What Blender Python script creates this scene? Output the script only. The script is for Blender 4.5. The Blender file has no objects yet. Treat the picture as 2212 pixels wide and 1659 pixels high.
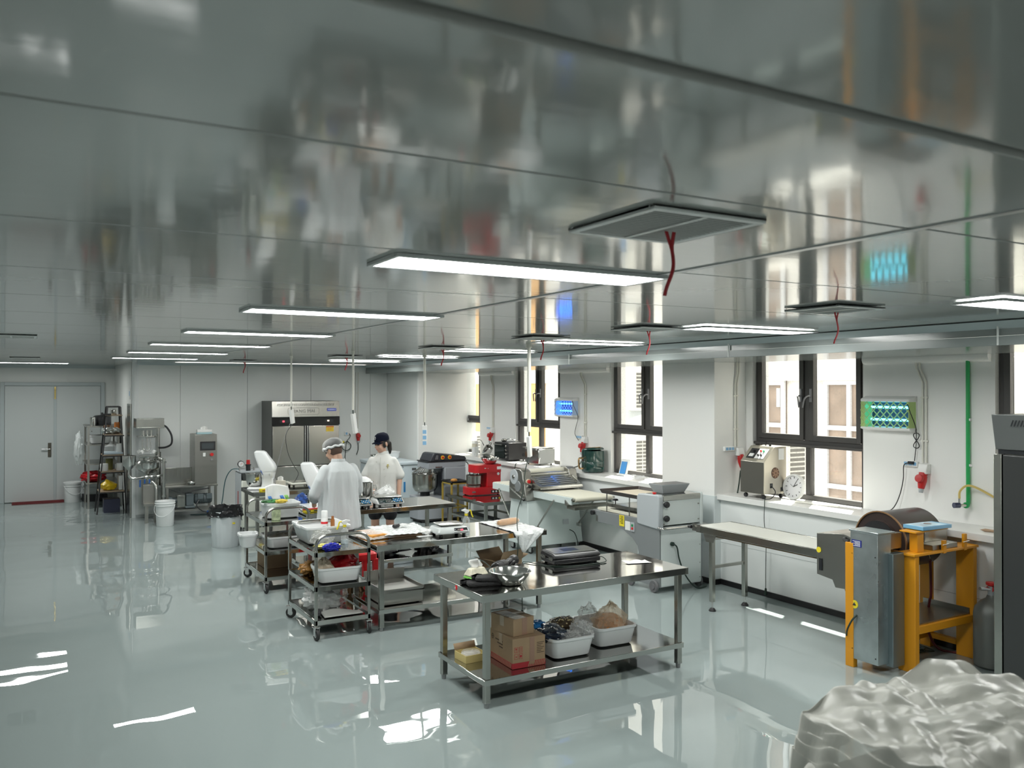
import bpy, bmesh, math, random
from mathutils import Vector, Matrix, Euler, noise
random.seed(7)
SC = bpy.context.scene
COL = SC.collection
PI = math.pi
RAD = math.radians

# ------------------------------------------------------------ camera, world, sun, exposure
cam_d = bpy.data.cameras.new('camera'); cam = bpy.data.objects.new('camera', cam_d); COL.objects.link(cam)
cam_d.sensor_width = 36.0; cam_d.lens = 36.0 * 1830.0 / 2212.0; cam_d.clip_start = 0.05; cam_d.clip_end = 300
cam.location = (0, 0, 2.2); cam.rotation_euler = (RAD(90.329), 0, RAD(-29.87))
cam_d.dof.use_dof = True; cam_d.dof.focus_distance = 8.0; cam_d.dof.aperture_fstop = 5.0
SC.camera = cam

world = bpy.data.worlds.new('sky_world'); SC.world = world; world.use_nodes = True
wn = world.node_tree; wn.nodes.clear()
w_out = wn.nodes.new('ShaderNodeOutputWorld'); w_bg = wn.nodes.new('ShaderNodeBackground'); w_sky = wn.nodes.new('ShaderNodeTexSky')
w_sky.sky_type = 'NISHITA'; w_sky.sun_disc = False; w_sky.sun_elevation = RAD(66); w_sky.sun_rotation = RAD(57)
w_sky.air_density = 1.6; w_sky.dust_density = 4.0
w_mix = wn.nodes.new('ShaderNodeMixRGB'); w_mix.inputs[0].default_value = 0.8; w_mix.inputs[2].default_value = (6.3, 6.0, 5.6, 1)
wn.links.new(w_sky.outputs[0], w_mix.inputs[1]); wn.links.new(w_mix.outputs[0], w_bg.inputs[0]); wn.links.new(w_bg.outputs[0], w_out.inputs[0])
w_bg.inputs[1].default_value = 0.62

sun_d = bpy.data.lights.new('sun', 'SUN'); sun = bpy.data.objects.new('sun', sun_d); COL.objects.link(sun)
sun_d.energy = 22.0; sun_d.angle = RAD(0.6); sun_d.color = (1.0, 0.95, 0.86)
sun.rotation_euler = Vector((-0.365, -0.24, -1.0)).to_track_quat('-Z', 'Y').to_euler(); sun.location = (12, 12, 20)

SC.view_settings.view_transform = 'Standard'; SC.view_settings.look = 'None'
SC.view_settings.exposure = 0.45; SC.view_settings.gamma = 1.0; SC.view_settings.use_curve_mapping = False
SC.cycles.max_bounces = 10; SC.cycles.diffuse_bounces = 4; SC.cycles.glossy_bounces = 5; SC.cycles.transparent_max_bounces = 16
SC.cycles.sample_clamp_indirect = 3.0; SC.cycles.caustics_refractive = False; SC.cycles.caustics_reflective = False
LIGHT_E = 28.0

# ------------------------------------------------------------ materials
MATS = {}
def mat(name, col=(.8, .8, .8), rough=.5, metal=0.0, spec=.5, emit=None, es=1.0, alpha=1.0, bump=None, vary=None, coat=0.0, trans=0.0, sss=0.0, brushed=None):
    """bump=(scale, strength[, stretch]); vary=(scale, amount) multiplies the colour by soft noise; brushed=(axis scale vec, amount) varies roughness."""
    if name in MATS: return MATS[name]
    m = bpy.data.materials.new(name); m.use_nodes = True; nt = m.node_tree; b = nt.nodes['Principled BSDF']
    c = (*col, 1) if len(col) == 3 else col
    b.inputs['Base Color'].default_value = c; b.inputs['Roughness'].default_value = rough; b.inputs['Metallic'].default_value = metal
    b.inputs['Specular IOR Level'].default_value = spec; b.inputs['Coat Weight'].default_value = coat; b.inputs['Alpha'].default_value = alpha
    b.inputs['Transmission Weight'].default_value = trans
    if emit: b.inputs['Emission Color'].default_value = (*emit, 1); b.inputs['Emission Strength'].default_value = es
    tc = None
    def coords(s):
        nonlocal tc
        if tc is None: tc = nt.nodes.new('ShaderNodeTexCoord')
        mp = nt.nodes.new('ShaderNodeMapping'); nt.links.new(tc.outputs['Object'], mp.inputs[0]); mp.inputs['Scale'].default_value = s; return mp
    if vary:
        mp = coords((1, 1, 1)); n = nt.nodes.new('ShaderNodeTexNoise'); n.inputs['Scale'].default_value = vary[0]; n.inputs['Detail'].default_value = 4
        nt.links.new(mp.outputs[0], n.inputs[0])
        r = nt.nodes.new('ShaderNodeValToRGB'); k = vary[1]
        r.color_ramp.elements[0].position = .3; r.color_ramp.elements[1].position = .7
        r.color_ramp.elements[0].color = (c[0]*(1-k), c[1]*(1-k), c[2]*(1-k), 1); r.color_ramp.elements[1].color = (min(1, c[0]*(1+k)), min(1, c[1]*(1+k)), min(1, c[2]*(1+k)), 1)
        nt.links.new(n.outputs[0], r.inputs[0]); nt.links.new(r.outputs[0], b.inputs['Base Color'])
    if brushed:
        mp = coords(brushed[0]); n = nt.nodes.new('ShaderNodeTexNoise'); n.inputs['Scale'].default_value = 1; n.inputs['Detail'].default_value = 3
        nt.links.new(mp.outputs[0], n.inputs[0]); mr = nt.nodes.new('ShaderNodeMapRange'); mr.inputs[3].default_value = max(.02, rough - brushed[1]); mr.inputs[4].default_value = rough + brushed[1]
        nt.links.new(n.outputs[0], mr.inputs[0]); nt.links.new(mr.outputs[0], b.inputs['Roughness'])
    if bump:
        st = bump[2] if len(bump) > 2 else (1, 1, 1)
        mp = coords(st); n = nt.nodes.new('ShaderNodeTexNoise'); n.inputs['Scale'].default_value = bump[0]; n.inputs['Detail'].default_value = bump[3] if len(bump) > 3 else 3
        nt.links.new(mp.outputs[0], n.inputs[0]); bp = nt.nodes.new('ShaderNodeBump'); bp.inputs['Strength'].default_value = bump[1]; bp.inputs['Distance'].default_value = .01
        nt.links.new(n.outputs[0], bp.inputs['Height']); nt.links.new(bp.outputs[0], b.inputs['Normal'])
    MATS[name] = m; return m

def film(name, col=(.95, .95, .95), clear=.6, rough=.15, bump=(25, .6)):
    """thin plastic film: see-through share + white scatter + gloss"""
    if name in MATS: return MATS[name]
    m = bpy.data.materials.new(name); m.use_nodes = True; nt = m.node_tree; nt.nodes.clear()
    o = nt.nodes.new('ShaderNodeOutputMaterial'); t = nt.nodes.new('ShaderNodeBsdfTransparent'); p = nt.nodes.new('ShaderNodeBsdfPrincipled'); mx = nt.nodes.new('ShaderNodeMixShader')
    p.inputs['Base Color'].default_value = (*col, 1); p.inputs['Roughness'].default_value = rough; p.inputs['Specular IOR Level'].default_value = .8
    t.inputs[0].default_value = (min(1, .6+.4*col[0]), min(1, .6+.4*col[1]), min(1, .6+.4*col[2]), 1)
    lw = nt.nodes.new('ShaderNodeLayerWeight'); lw.inputs[0].default_value = .35
    mr = nt.nodes.new('ShaderNodeMapRange'); mr.inputs[3].default_value = 1-clear; mr.inputs[4].default_value = min(1, 1-clear+.32)
    nt.links.new(lw.outputs['Facing'], mr.inputs[0]); nt.links.new(mr.outputs[0], mx.inputs[0])
    nt.links.new(t.outputs[0], mx.inputs[1]); nt.links.new(p.outputs[0], mx.inputs[2]); nt.links.new(mx.outputs[0], o.inputs[0])
    if bump:
        tc = nt.nodes.new('ShaderNodeTexCoord'); n = nt.nodes.new('ShaderNodeTexNoise'); n.inputs['Scale'].default_value = bump[0]; n.inputs['Detail'].default_value = 3; n.inputs['Distortion'].default_value = 1.2
        bp = nt.nodes.new('ShaderNodeBump'); bp.inputs['Strength'].default_value = bump[1]; bp.inputs['Distance'].default_value = .02
        nt.links.new(tc.outputs['Object'], n.inputs[0]); nt.links.new(n.outputs[0], bp.inputs['Height']); nt.links.new(bp.outputs[0], p.inputs['Normal'])
    MATS[name] = m; return m

# ------------------------------------------------------------ mesh builder
class MB:
    def __init__(s): s.v = []; s.f = []
    def add(s, vs, fs):
        k = len(s.v); s.v += [tuple(v) for v in vs]; s.f += [tuple(i+k for i in f) for f in fs]; return s
    def box(s, x0, y0, z0, x1, y1, z1):
        return s.add([(x0,y0,z0),(x1,y0,z0),(x1,y1,z0),(x0,y1,z0),(x0,y0,z1),(x1,y0,z1),(x1,y1,z1),(x0,y1,z1)],
                     [(0,3,2,1),(4,5,6,7),(0,1,5,4),(1,2,6,5),(2,3,7,6),(3,0,4,7)])
    def cbox(s, c, d, rot=(0,0,0)):
        m = Euler(rot).to_matrix(); b = MB().box(-d[0]/2,-d[1]/2,-d[2]/2,d[0]/2,d[1]/2,d[2]/2)
        return s.add([m @ Vector(v) + Vector(c) for v in b.v], b.f)
    def frustum(s, c, d0, d1, h, off=(0,0)):
        """rectangular taper: bottom size d0 at z=c.z, top size d1 at z+h"""
        x,y,z = c; a,b = d0[0]/2, d0[1]/2; e,g = d1[0]/2, d1[1]/2; ox,oy = off
        return s.add([(x-a,y-b,z),(x+a,y-b,z),(x+a,y+b,z),(x-a,y+b,z),(x+ox-e,y+oy-g,z+h),(x+ox+e,y+oy-g,z+h),(x+ox+e,y+oy+g,z+h),(x+ox-e,y+oy+g,z+h)],
                     [(0,3,2,1),(4,5,6,7),(0,1,5,4),(1,2,6,5),(2,3,7,6),(3,0,4,7)])
    def cyl(s, p, q, r, r2=None, n=14, cap=True):
        r2 = r if r2 is None else r2; p = Vector(p); q = Vector(q); d = (q-p).normalized()
        u = d.orthogonal().normalized(); w = d.cross(u); vs = []
        for c, rr in ((p, r), (q, r2)):
            for i in range(n):
                a = 2*PI*i/n; vs.append(c + u*math.cos(a)*rr + w*math.sin(a)*rr)
        fs = [(i, (i+1) % n, n+(i+1) % n, n+i) for i in range(n)]
        if cap: fs += [tuple(range(n-1,-1,-1)), tuple(range(n, 2*n))]
        return s.add(vs, fs)
    def tube(s, pts, r, n=8, closed=False, cap=True):
        P = [Vector(p) for p in pts]; N = len(P); vs = []; u = None
        for i in range(N):
            a = P[i-1] if (i > 0 or closed) else P[i]; b = P[(i+1) % N] if (i < N-1 or closed) else P[i]
            d = (b-a).normalized()
            if u is None: u = d.orthogonal().normalized()
            else: u = (u - d*u.dot(d)); u = u.normalized() if u.length > 1e-6 else d.orthogonal().normalized()
            w = d.cross(u); rr = r[i] if isinstance(r, (list, tuple)) else r
            for k in range(n):
                t = 2*PI*k/n; vs.append(P[i] + u*math.cos(t)*rr + w*math.sin(t)*rr)
        fs = []
        for i in range(N if closed else N-1):
            j = (i+1) % N
            for k in range(n): fs.append((i*n+k, i*n+(k+1) % n, j*n+(k+1) % n, j*n+k))
        if cap and not closed: fs += [tuple(range(n-1,-1,-1)), tuple(range((N-1)*n, N*n))]
        return s.add(vs, fs)
    def lathe(s, prof, c=(0,0,0), n=24, axis='z', cap=True):
        vs = []
        for r, h in prof:
            for i in range(n):
                a = 2*PI*i/n; x, y = r*math.cos(a), r*math.sin(a)
                p = (x, y, h) if axis == 'z' else ((h, x, y) if axis == 'x' else (y, h, x))
                vs.append((p[0]+c[0], p[1]+c[1], p[2]+c[2]))
        fs = []; m = len(prof)
        for j in range(m-1):
            for i in range(n): fs.append((j*n+i, j*n+(i+1) % n, (j+1)*n+(i+1) % n, (j+1)*n+i))
        if cap:
            if prof[0][0] > 1e-5: fs.append(tuple(range(n-1,-1,-1)))
            if prof[-1][0] > 1e-5: fs.append(tuple(range((m-1)*n, m*n)))
        return s.add(vs, fs)
    def prism(s, poly, a, b, axis='y'):
        """2-D outline extruded along an axis from a to b; (p,q) are (x,z) for y, (y,z) for x, (x,y) for z"""
        def P(p, t): return (p[0], t, p[1]) if axis == 'y' else ((t, p[0], p[1]) if axis == 'x' else (p[0], p[1], t))
        n = len(poly); vs = [P(p, a) for p in poly] + [P(p, b) for p in poly]
        return s.add(vs, [tuple(range(n)), tuple(range(2*n-1, n-1, -1))] + [(i, n+i, n+(i+1) % n, (i+1) % n) for i in range(n)])
    def ell(s, c, r, nu=16, nv=10, rot=None, fn=None):
        vs = []; m = Euler(rot).to_matrix() if rot else None
        for j in range(nv+1):
            t = PI*j/nv
            for i in range(nu):
                a = 2*PI*i/nu; d = Vector((math.sin(t)*math.cos(a), math.sin(t)*math.sin(a), -math.cos(t)))
                k = fn(d) if fn else 1.0
                p = Vector((d.x*r[0]*k, d.y*r[1]*k, d.z*r[2]*k))
                if m: p = m @ p
                vs.append(p + Vector(c))
        fs = []
        for j in range(nv):
            for i in range(nu): fs.append((j*nu+i, j*nu+(i+1) % nu, (j+1)*nu+(i+1) % nu, (j+1)*nu+i))
        return s.add(vs, fs)
    def grid(s, fn, nu, nv):
        vs = [fn(i/nu, j/nv) for j in range(nv+1) for i in range(nu+1)]; w = nu+1
        return s.add(vs, [(j*w+i, j*w+i+1, (j+1)*w+i+1, (j+1)*w+i) for j in range(nv) for i in range(nu)])
    def xf(s, m):
        s.v = [tuple(m @ Vector(v)) for v in s.v]; return s
    def build(s, name, m, parent=None, loc=None, rot=None, smooth=True, bevel=0, seg=2, solid=0, sub=0):
        me = bpy.data.meshes.new(name); me.from_pydata(s.v, [], s.f)
        bm = bmesh.new(); bm.from_mesh(me); bmesh.ops.remove_doubles(bm, verts=bm.verts, dist=1e-6); bmesh.ops.recalc_face_normals(bm, faces=bm.faces); bm.to_mesh(me); bm.free()
        if smooth:
            me.polygons.foreach_set('use_smooth', [True]*len(me.polygons)); me.set_sharp_from_angle(angle=RAD(38))
        me.materials.append(m)
        o = bpy.data.objects.new(name, me); COL.objects.link(o)
        if parent: o.parent = parent
        if loc: o.location = loc
        if rot: o.rotation_euler = rot
        if solid: k = o.modifiers.new('thickness', 'SOLIDIFY'); k.thickness = solid; k.offset = 0
        if sub: k = o.modifiers.new('smooth', 'SUBSURF'); k.levels = sub; k.render_levels = sub
        if bevel: k = o.modifiers.new('bevel', 'BEVEL'); k.width = bevel; k.segments = seg; k.limit_method = 'ANGLE'; k.angle_limit = RAD(40)
        return o

def tag(o, label=None, cat=None, group=None, kind=None):
    if label: o['label'] = label
    if cat: o['category'] = cat
    if group: o['group'] = group
    if kind: o['kind'] = kind
    return o
def thing(name, label, cat, loc=(0,0,0), rz=0, group=None):
    o = bpy.data.objects.new(name, None); o.empty_display_size = .1; COL.objects.link(o); o.location = loc; o.rotation_euler = (0,0,rz)
    return tag(o, label, cat, group)
def struct(o, label=None): return tag(o, label, None, None, 'structure')
def lab(o, t): o['label'] = t; return o
def copy_tree(o, parent=None):
    c = o.copy(); COL.objects.link(c); c.parent = parent
    for ch in o.children: copy_tree(ch, c)
    return c
def text(name, s, size, m, parent, loc, rot=(PI/2,0,0), ext=.0006, align='CENTER'):
    cu = bpy.data.curves.new(name, 'FONT'); cu.body = s; cu.size = size; cu.extrude = ext; cu.align_x = align; cu.align_y = 'CENTER'; cu.resolution_u = 2
    t = bpy.data.objects.new(name, cu); COL.objects.link(t); bpy.context.view_layer.update()
    me = bpy.data.meshes.new_from_object(t.evaluated_get(bpy.context.evaluated_depsgraph_get())); bpy.data.objects.remove(t); bpy.data.curves.remove(cu)
    me.materials.clear(); me.materials.append(m)
    o = bpy.data.objects.new(name, me); COL.objects.link(o); o.parent = parent; o.location = loc; o.rotation_euler = rot; return o
def catmull(pts, k=6):
    P = [Vector(p) for p in pts]; out = []
    for i in range(len(P)-1):
        a = P[max(0, i-1)]; b = P[i]; c = P[i+1]; d = P[min(len(P)-1, i+2)]
        for j in range(k):
            t = j/k; out.append(.5*((2*b)+(c-a)*t+(2*a-5*b+4*c-d)*t*t+(3*b-a-3*c+d)*t**3))
    out.append(P[-1]); return out
def rrect(w, d, r, n=4, cx=0, cy=0):
    out = []
    for sx, sy, a0 in ((1,1,0), (-1,1,90), (-1,-1,180), (1,-1,270)):
        for i in range(n+1):
            a = RAD(a0 + 90*i/n); out.append((cx+sx*(w/2-r)+r*math.cos(a), cy+sy*(d/2-r)+r*math.sin(a)))
    return out
def loft(mb, rings, cap=(True, True)):
    n = len(rings[0]); vs = [p for r in rings for p in r]; fs = []
    for j in range(len(rings)-1):
        for i in range(n): fs.append((j*n+i, j*n+(i+1) % n, (j+1)*n+(i+1) % n, (j+1)*n+i))
    if cap[0]: fs.append(tuple(range(n-1,-1,-1)))
    if cap[1]: fs.append(tuple(range((len(rings)-1)*n, len(rings)*n)))
    return mb.add(vs, fs)
def N3(p, s=1.0, o=0.0): return noise.noise(Vector((p[0]*s+o, p[1]*s+o*.7, p[2]*s-o)))
# ------------------------------------------------------------ the room
ZC = 2.66; XL = -3.2; YB = -2.6; YD = 19.0; YF = 15.75; XR = 6.81; XW = 7.2; XG = 7.25; ZS = 1.015; ZB = 2.5; ZH = 3.3
M_wall = mat('wall_panel_paint', (.80, .82, .80), .32, bump=(3.0, .03))
M_wallw = mat('wall_white_paint', (.84, .84, .82), .5, bump=(40, .05))
M_dado = mat('dado_paint', (.66, .71, .715), .35, bump=(30, .04))
M_wall_low = mat('lower_wall_panel', (.80, .82, .81), .3, bump=(2.0, .03))
M_black = mat('black_cove', (.012, .012, .013), .35)
M_door = mat('door_paint', (.60, .64, .64), .38)
M_doorfr = mat('door_frame_paint', (.50, .56, .57), .4)
M_alu = mat('aluminium_trim', (.55, .57, .57), .3, .8)
M_frame = mat('window_frame_coat', (.055, .052, .05), .42)
M_steelhw = mat('hardware_steel', (.7, .7, .7), .25, 1)

def floor_mat():
    m = bpy.data.materials.new('epoxy_floor'); m.use_nodes = True; nt = m.node_tree; b = nt.nodes['Principled BSDF']
    b.inputs['Roughness'].default_value = .008; b.inputs['IOR'].default_value = 2.0
    tc = nt.nodes.new('ShaderNodeTexCoord')
    n1 = nt.nodes.new('ShaderNodeTexNoise'); n1.inputs['Scale'].default_value = .45; n1.inputs['Detail'].default_value = 2; nt.links.new(tc.outputs['Object'], n1.inputs[0])
    r = nt.nodes.new('ShaderNodeValToRGB'); r.color_ramp.elements[0].color = (.285, .338, .335, 1); r.color_ramp.elements[1].color = (.322, .378, .374, 1)
    nt.links.new(n1.outputs[0], r.inputs[0]); nt.links.new(r.outputs[0], b.inputs['Base Color'])
    n2 = nt.nodes.new('ShaderNodeTexNoise'); n2.inputs['Scale'].default_value = 1.7; n2.inputs['Detail'].default_value = 1.0; nt.links.new(tc.outputs['Object'], n2.inputs[0])
    bp = nt.nodes.new('ShaderNodeBump'); bp.inputs['Strength'].default_value = .24; bp.inputs['Distance'].default_value = .012
    n3 = nt.nodes.new('ShaderNodeTexNoise'); n3.inputs['Scale'].default_value = .55; n3.inputs['Detail'].default_value = 1; nt.links.new(tc.outputs['Object'], n3.inputs[0])
    mk = nt.nodes.new('ShaderNodeMapRange'); mk.inputs[1].default_value = .42; mk.inputs[2].default_value = .68; mk.inputs[3].default_value = .6; mk.inputs[4].default_value = 4.0; nt.links.new(n3.outputs[0], mk.inputs[0])
    ml = nt.nodes.new('ShaderNodeMath'); ml.operation = 'MULTIPLY'; nt.links.new(n2.outputs[0], ml.inputs[0]); nt.links.new(mk.outputs[0], ml.inputs[1]); nt.links.new(ml.outputs[0], bp.inputs['Height']); nt.links.new(bp.outputs[0], b.inputs['Normal'])
    return m
def ceil_mat():
    m = bpy.data.materials.new('ceiling_panel_gloss'); m.use_nodes = True; nt = m.node_tree; b = nt.nodes['Principled BSDF']
    b.inputs['Base Color'].default_value = (.42, .43, .41, 1); b.inputs['Roughness'].default_value = .08; b.inputs['IOR'].default_value = 2.0
    tc = nt.nodes.new('ShaderNodeTexCoord'); mp = nt.nodes.new('ShaderNodeMapping'); mp.inputs['Scale'].default_value = (1.6, 5.0, 1); nt.links.new(tc.outputs['Object'], mp.inputs[0])
    n = nt.nodes.new('ShaderNodeTexNoise'); n.inputs['Scale'].default_value = 2.0; n.inputs['Detail'].default_value = 2; nt.links.new(mp.outputs[0], n.inputs[0])
    bp = nt.nodes.new('ShaderNodeBump'); bp.inputs['Strength'].default_value = .10; bp.inputs['Distance'].default_value = .004
    nt.links.new(n.outputs[0], bp.inputs['Height']); nt.links.new(bp.outputs[0], b.inputs['Normal'])
    return m
M_floor = floor_mat(); M_ceil = ceil_mat()

struct(MB().box(XL, YB, -.06, XW, YD+.2, 0).build('floor', M_floor), 'glossy pale grey-green epoxy floor')
# ceiling: metal-faced sandwich panels, each a part, over a dark deck
ceil = struct(MB().box(XL, YB, ZC+.02, 5.84, YD+.2, ZC+.10).build('ceiling', M_black), 'ceiling of glossy grey metal panels')
seams = [YB, -1.6, -.6, .40, .93, 1.03, 1.54]; y = 1.54
while y < YD-.6: y += 1.07; seams.append(min(y, YD) if y < YD-.3 else YD)
if seams[-1] < YD: seams.append(YD)
JX = 2.22; g = .005
for i in range(len(seams)-1):
    a, b = seams[i], seams[i+1]
    for x0, x1, dz in ((XL, JX, 0.0), (JX, 5.8, .006)):
        z0 = ZC - (.012 if abs(b-a) < .2 else 0) + dz
        p = MB().box(x0+g, a+g, z0, x1-g, b-g, ZC+.019).build('ceiling_panel', M_ceil, ceil, bevel=.003)
struct(MB().box(JX-.02, YB, ZC-.004, JX+.012, YD, ZC+.008).build('trim_1', M_alu), 'long aluminium ceiling joint strip')

# far walls
wb = struct(MB().box(1.58, YF+.02, 0, 7.5, YF+.12, ZC).build('wall_back', M_wall), 'far partition wall of pale grey panels')
xs = [1.66, 2.35, 3.5, 4.67, 5.85, 6.2]
for a, b in zip(xs, xs[1:]): MB().box(a+.003, YF, .01, b-.003, YF+.019, ZC).build('wall_panel', M_wall, wb, bevel=.002)
struct(MB().lathe([(.045, 0), (.045, ZC)], (1.62, YF+.03, 0), 16).box(1.60, YF-.005, 0, 1.68, YF+.02, ZC).build('trim_2', mat('white_corner', (.78, .80, .80), .3)), 'white rounded corner post')
struct(MB().box(1.58, YF+.05, 0, 1.66, YD+.1, ZC).build('wall_return', M_wall), 'short side wall of the door recess')
struct(MB().box(XL, YD, 0, 1.6, YD+.12, ZC).build('wall_door', M_wall), 'end wall with the grey double door')
struct(MB().box(XL-.1, YB, 0, XL, YD+.1, ZC).build('wall_left', M_wall), 'left side wall')
struct(MB().box(XL, YB-.1, 0, 7.5, YB, ZC).build('wall_front', M_wall), 'wall behind the camera')
# cove strips at the head of the walls
for k, (p, q) in enumerate((((1.66, YF-.0), (6.2, YF-.0)), ((XL, YD), (1.58, YD)))):
    struct(MB().prism([(q[1], ZC), (q[1]-.05, ZC), (q[1]-.03, ZC-.03), (q[1], ZC-.05)], p[0], q[0], 'x').build('trim_%d' % (3+k), M_doorfr), 'ceiling cove strip')

# double door
door = struct(MB().box(-.42, YD-.05, 0, -.35, YD, 2.33).box(1.32, YD-.05, 0, 1.39, YD, 2.33).box(-.35, YD-.049, 2.26, 1.32, YD-.001, 2.329).build('door_1', M_doorfr, bevel=.004), 'grey steel double door frame')
for a, b in ((-.345, .485), (.535, 1.315)):
    lf = MB().box(a, YD-.04, .01, b, YD-.005, 2.255).build('door_leaf', M_door, door, bevel=.004)
    if b < .6:
        h = MB().box(.385, YD-.052, .86, .445, YD-.04, 1.14).build('handle_plate', mat('dark_brass', (.12, .11, .09), .35, .8), lf, bevel=.003)
        MB().cyl((.415, YD-.052, 1.02), (.415, YD-.10, 1.02), .011).cyl((.42, YD-.095, 1.02), (.27, YD-.095, 1.02), .010).build('lever', M_steelhw, lf)
MB().box(.485, YD-.045, .01, .535, YD-.01, 2.255).build('meeting_stile', M_doorfr, door)
MB().box(.495, YD-.06, 2.0, .52, YD-.045, 2.24).cyl((.507, YD-.065, 2.03), (.507, YD-.065, 2.22), .007).cbox((.507, YD-.07, 2.2), (.03, .02, .02)).build('flush_bolt', mat('brass', (.55, .42, .15), .3, 1), door)
tag(MB().box(-.22, 18.62, .0, .66, 18.98, .014).build('door_mat', mat('red_mat', (.16, .012, .015), .9, bump=(300, .6))), 'dark red mat on the floor before the double door', 'mat')

# right wall: lower panelled part, ledge, upper piers
wr = struct(MB().box(XR, YB, 0, XW+.25, 14.25, .985).build('wall_right', M_wall_low), 'white lower wall under the window ledge')
struct(MB().box(6.755, YB, .985, XG+.06, 14.25, ZS).box(6.755, YB, .955, 6.775, 14.25, .985).build('trim_5', mat('ledge_stone', (.80, .80, .78), .28), bevel=.004), 'long white window ledge')
for yy in (1.0, 2.2, 3.4, 4.6, 5.8): pass
MB().box(XR-.002, YB, .47, XR+.001, 14.2, .474).build('joint_strip', mat('joint_grey', (.45, .47, .48), .5), wr)
WIN = [(2.75, 4.23), (5.55, 7.02), (8.25, 9.72), (11.04, 12.42), (13.71, 15.0)]
piers = [(YB, 2.75), (4.23, 5.55), (7.02, 8.25), (9.72, 11.04), (12.42, 13.71), (15.0, YF+.1)]
for k, (a, b) in enumerate(piers):
    struct(MB().box(XW, a, ZS-.03, XW+.26, b, ZH).build('wall_pier_%d' % (k+1), M_wallw), 'white pier between the windows, number %d from the near end' % (k+1))
    if k in (1, 3, 4):
        struct(MB().prism([(XW, ZB+.02), (XW-.055, ZB+.02), (XW-.06, ZB-.02), (XW-.045, ZB-.05), (XW, ZB-.065)], a+.03, b-.03, 'y').build('trim_%d' % (10+k), M_wallw), 'rounded white cove on the pier')
struct(MB().box(XW, YB, ZH, XW+.26, YF+.1, ZH+.2).build('wall_header', M_wallw), 'wall above the windows')
struct(MB().box(5.76, YB, ZH, XW+.3, YF+.1, ZH+.08).build('ceiling_added_pocket', M_wallw), 'white roof closing the added sun pocket above the windows')  # unseen pocket added so the sun clears the beam and reaches the floor
col1 = struct(MB().box(6.72, 7.13, 0, XW, 8.03, ZH).build('wall_column', M_wallw, bevel=.004), 'white boxed column between two windows')
MB().box(6.717, 7.127, .06, XW, 8.033, .985).build('dado_panel', M_dado, col1)
MB().box(6.716, 7.126, .985, XW, 8.034, .995).build('dado_line', M_dado, col1)
col2 = struct(MB().box(6.2, 14.25, 0, XW+.2, YF+.05, ZH).build('wall_corner_column', M_wall, bevel=.02), 'large boxed column in the far corner')
MB().box(6.215, 14.244, .0, XW, 14.252, ZB-.02).build('white_face', M_wallw, col2)
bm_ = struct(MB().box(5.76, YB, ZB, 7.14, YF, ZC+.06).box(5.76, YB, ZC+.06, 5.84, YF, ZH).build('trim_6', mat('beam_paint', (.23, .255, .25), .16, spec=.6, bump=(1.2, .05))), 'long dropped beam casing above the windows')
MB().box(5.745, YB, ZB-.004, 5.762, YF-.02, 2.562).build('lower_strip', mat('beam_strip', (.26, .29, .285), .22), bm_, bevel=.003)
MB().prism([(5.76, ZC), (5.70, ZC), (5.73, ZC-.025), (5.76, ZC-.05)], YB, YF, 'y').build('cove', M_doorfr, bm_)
for yy in (1.2, 3.35, 5.9, 8.6): MB().box(5.742, yy, ZB-.002, 5.75, yy+.012, ZC-.03).build('joint_cover', M_wall, bm_)
# black cove skirting
struct(MB().box(XR-.012, YB, 0, XR+.01, 7.13, .06).build('baseboard_right', M_black, bevel=.004), 'black skirting under the window wall')
struct(MB().box(XR-.012, 8.03, 0, XR+.01, 14.25, .06).build('baseboard_right_far', M_black, bevel=.004), 'black skirting beyond the column')
struct(MB().box(6.705, 7.115, 0, XW, 7.13, .06).box(6.705, 7.115, 0, 6.722, 8.045, .06).build('baseboard_column', M_black), 'black skirting round the column')
struct(MB().box(1.62, YF-.012, 0, 6.2, YF+.01, .05).build('baseboard_back', mat('skirting_grey', (.45, .48, .48), .4)), 'grey skirting of the far wall')

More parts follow.
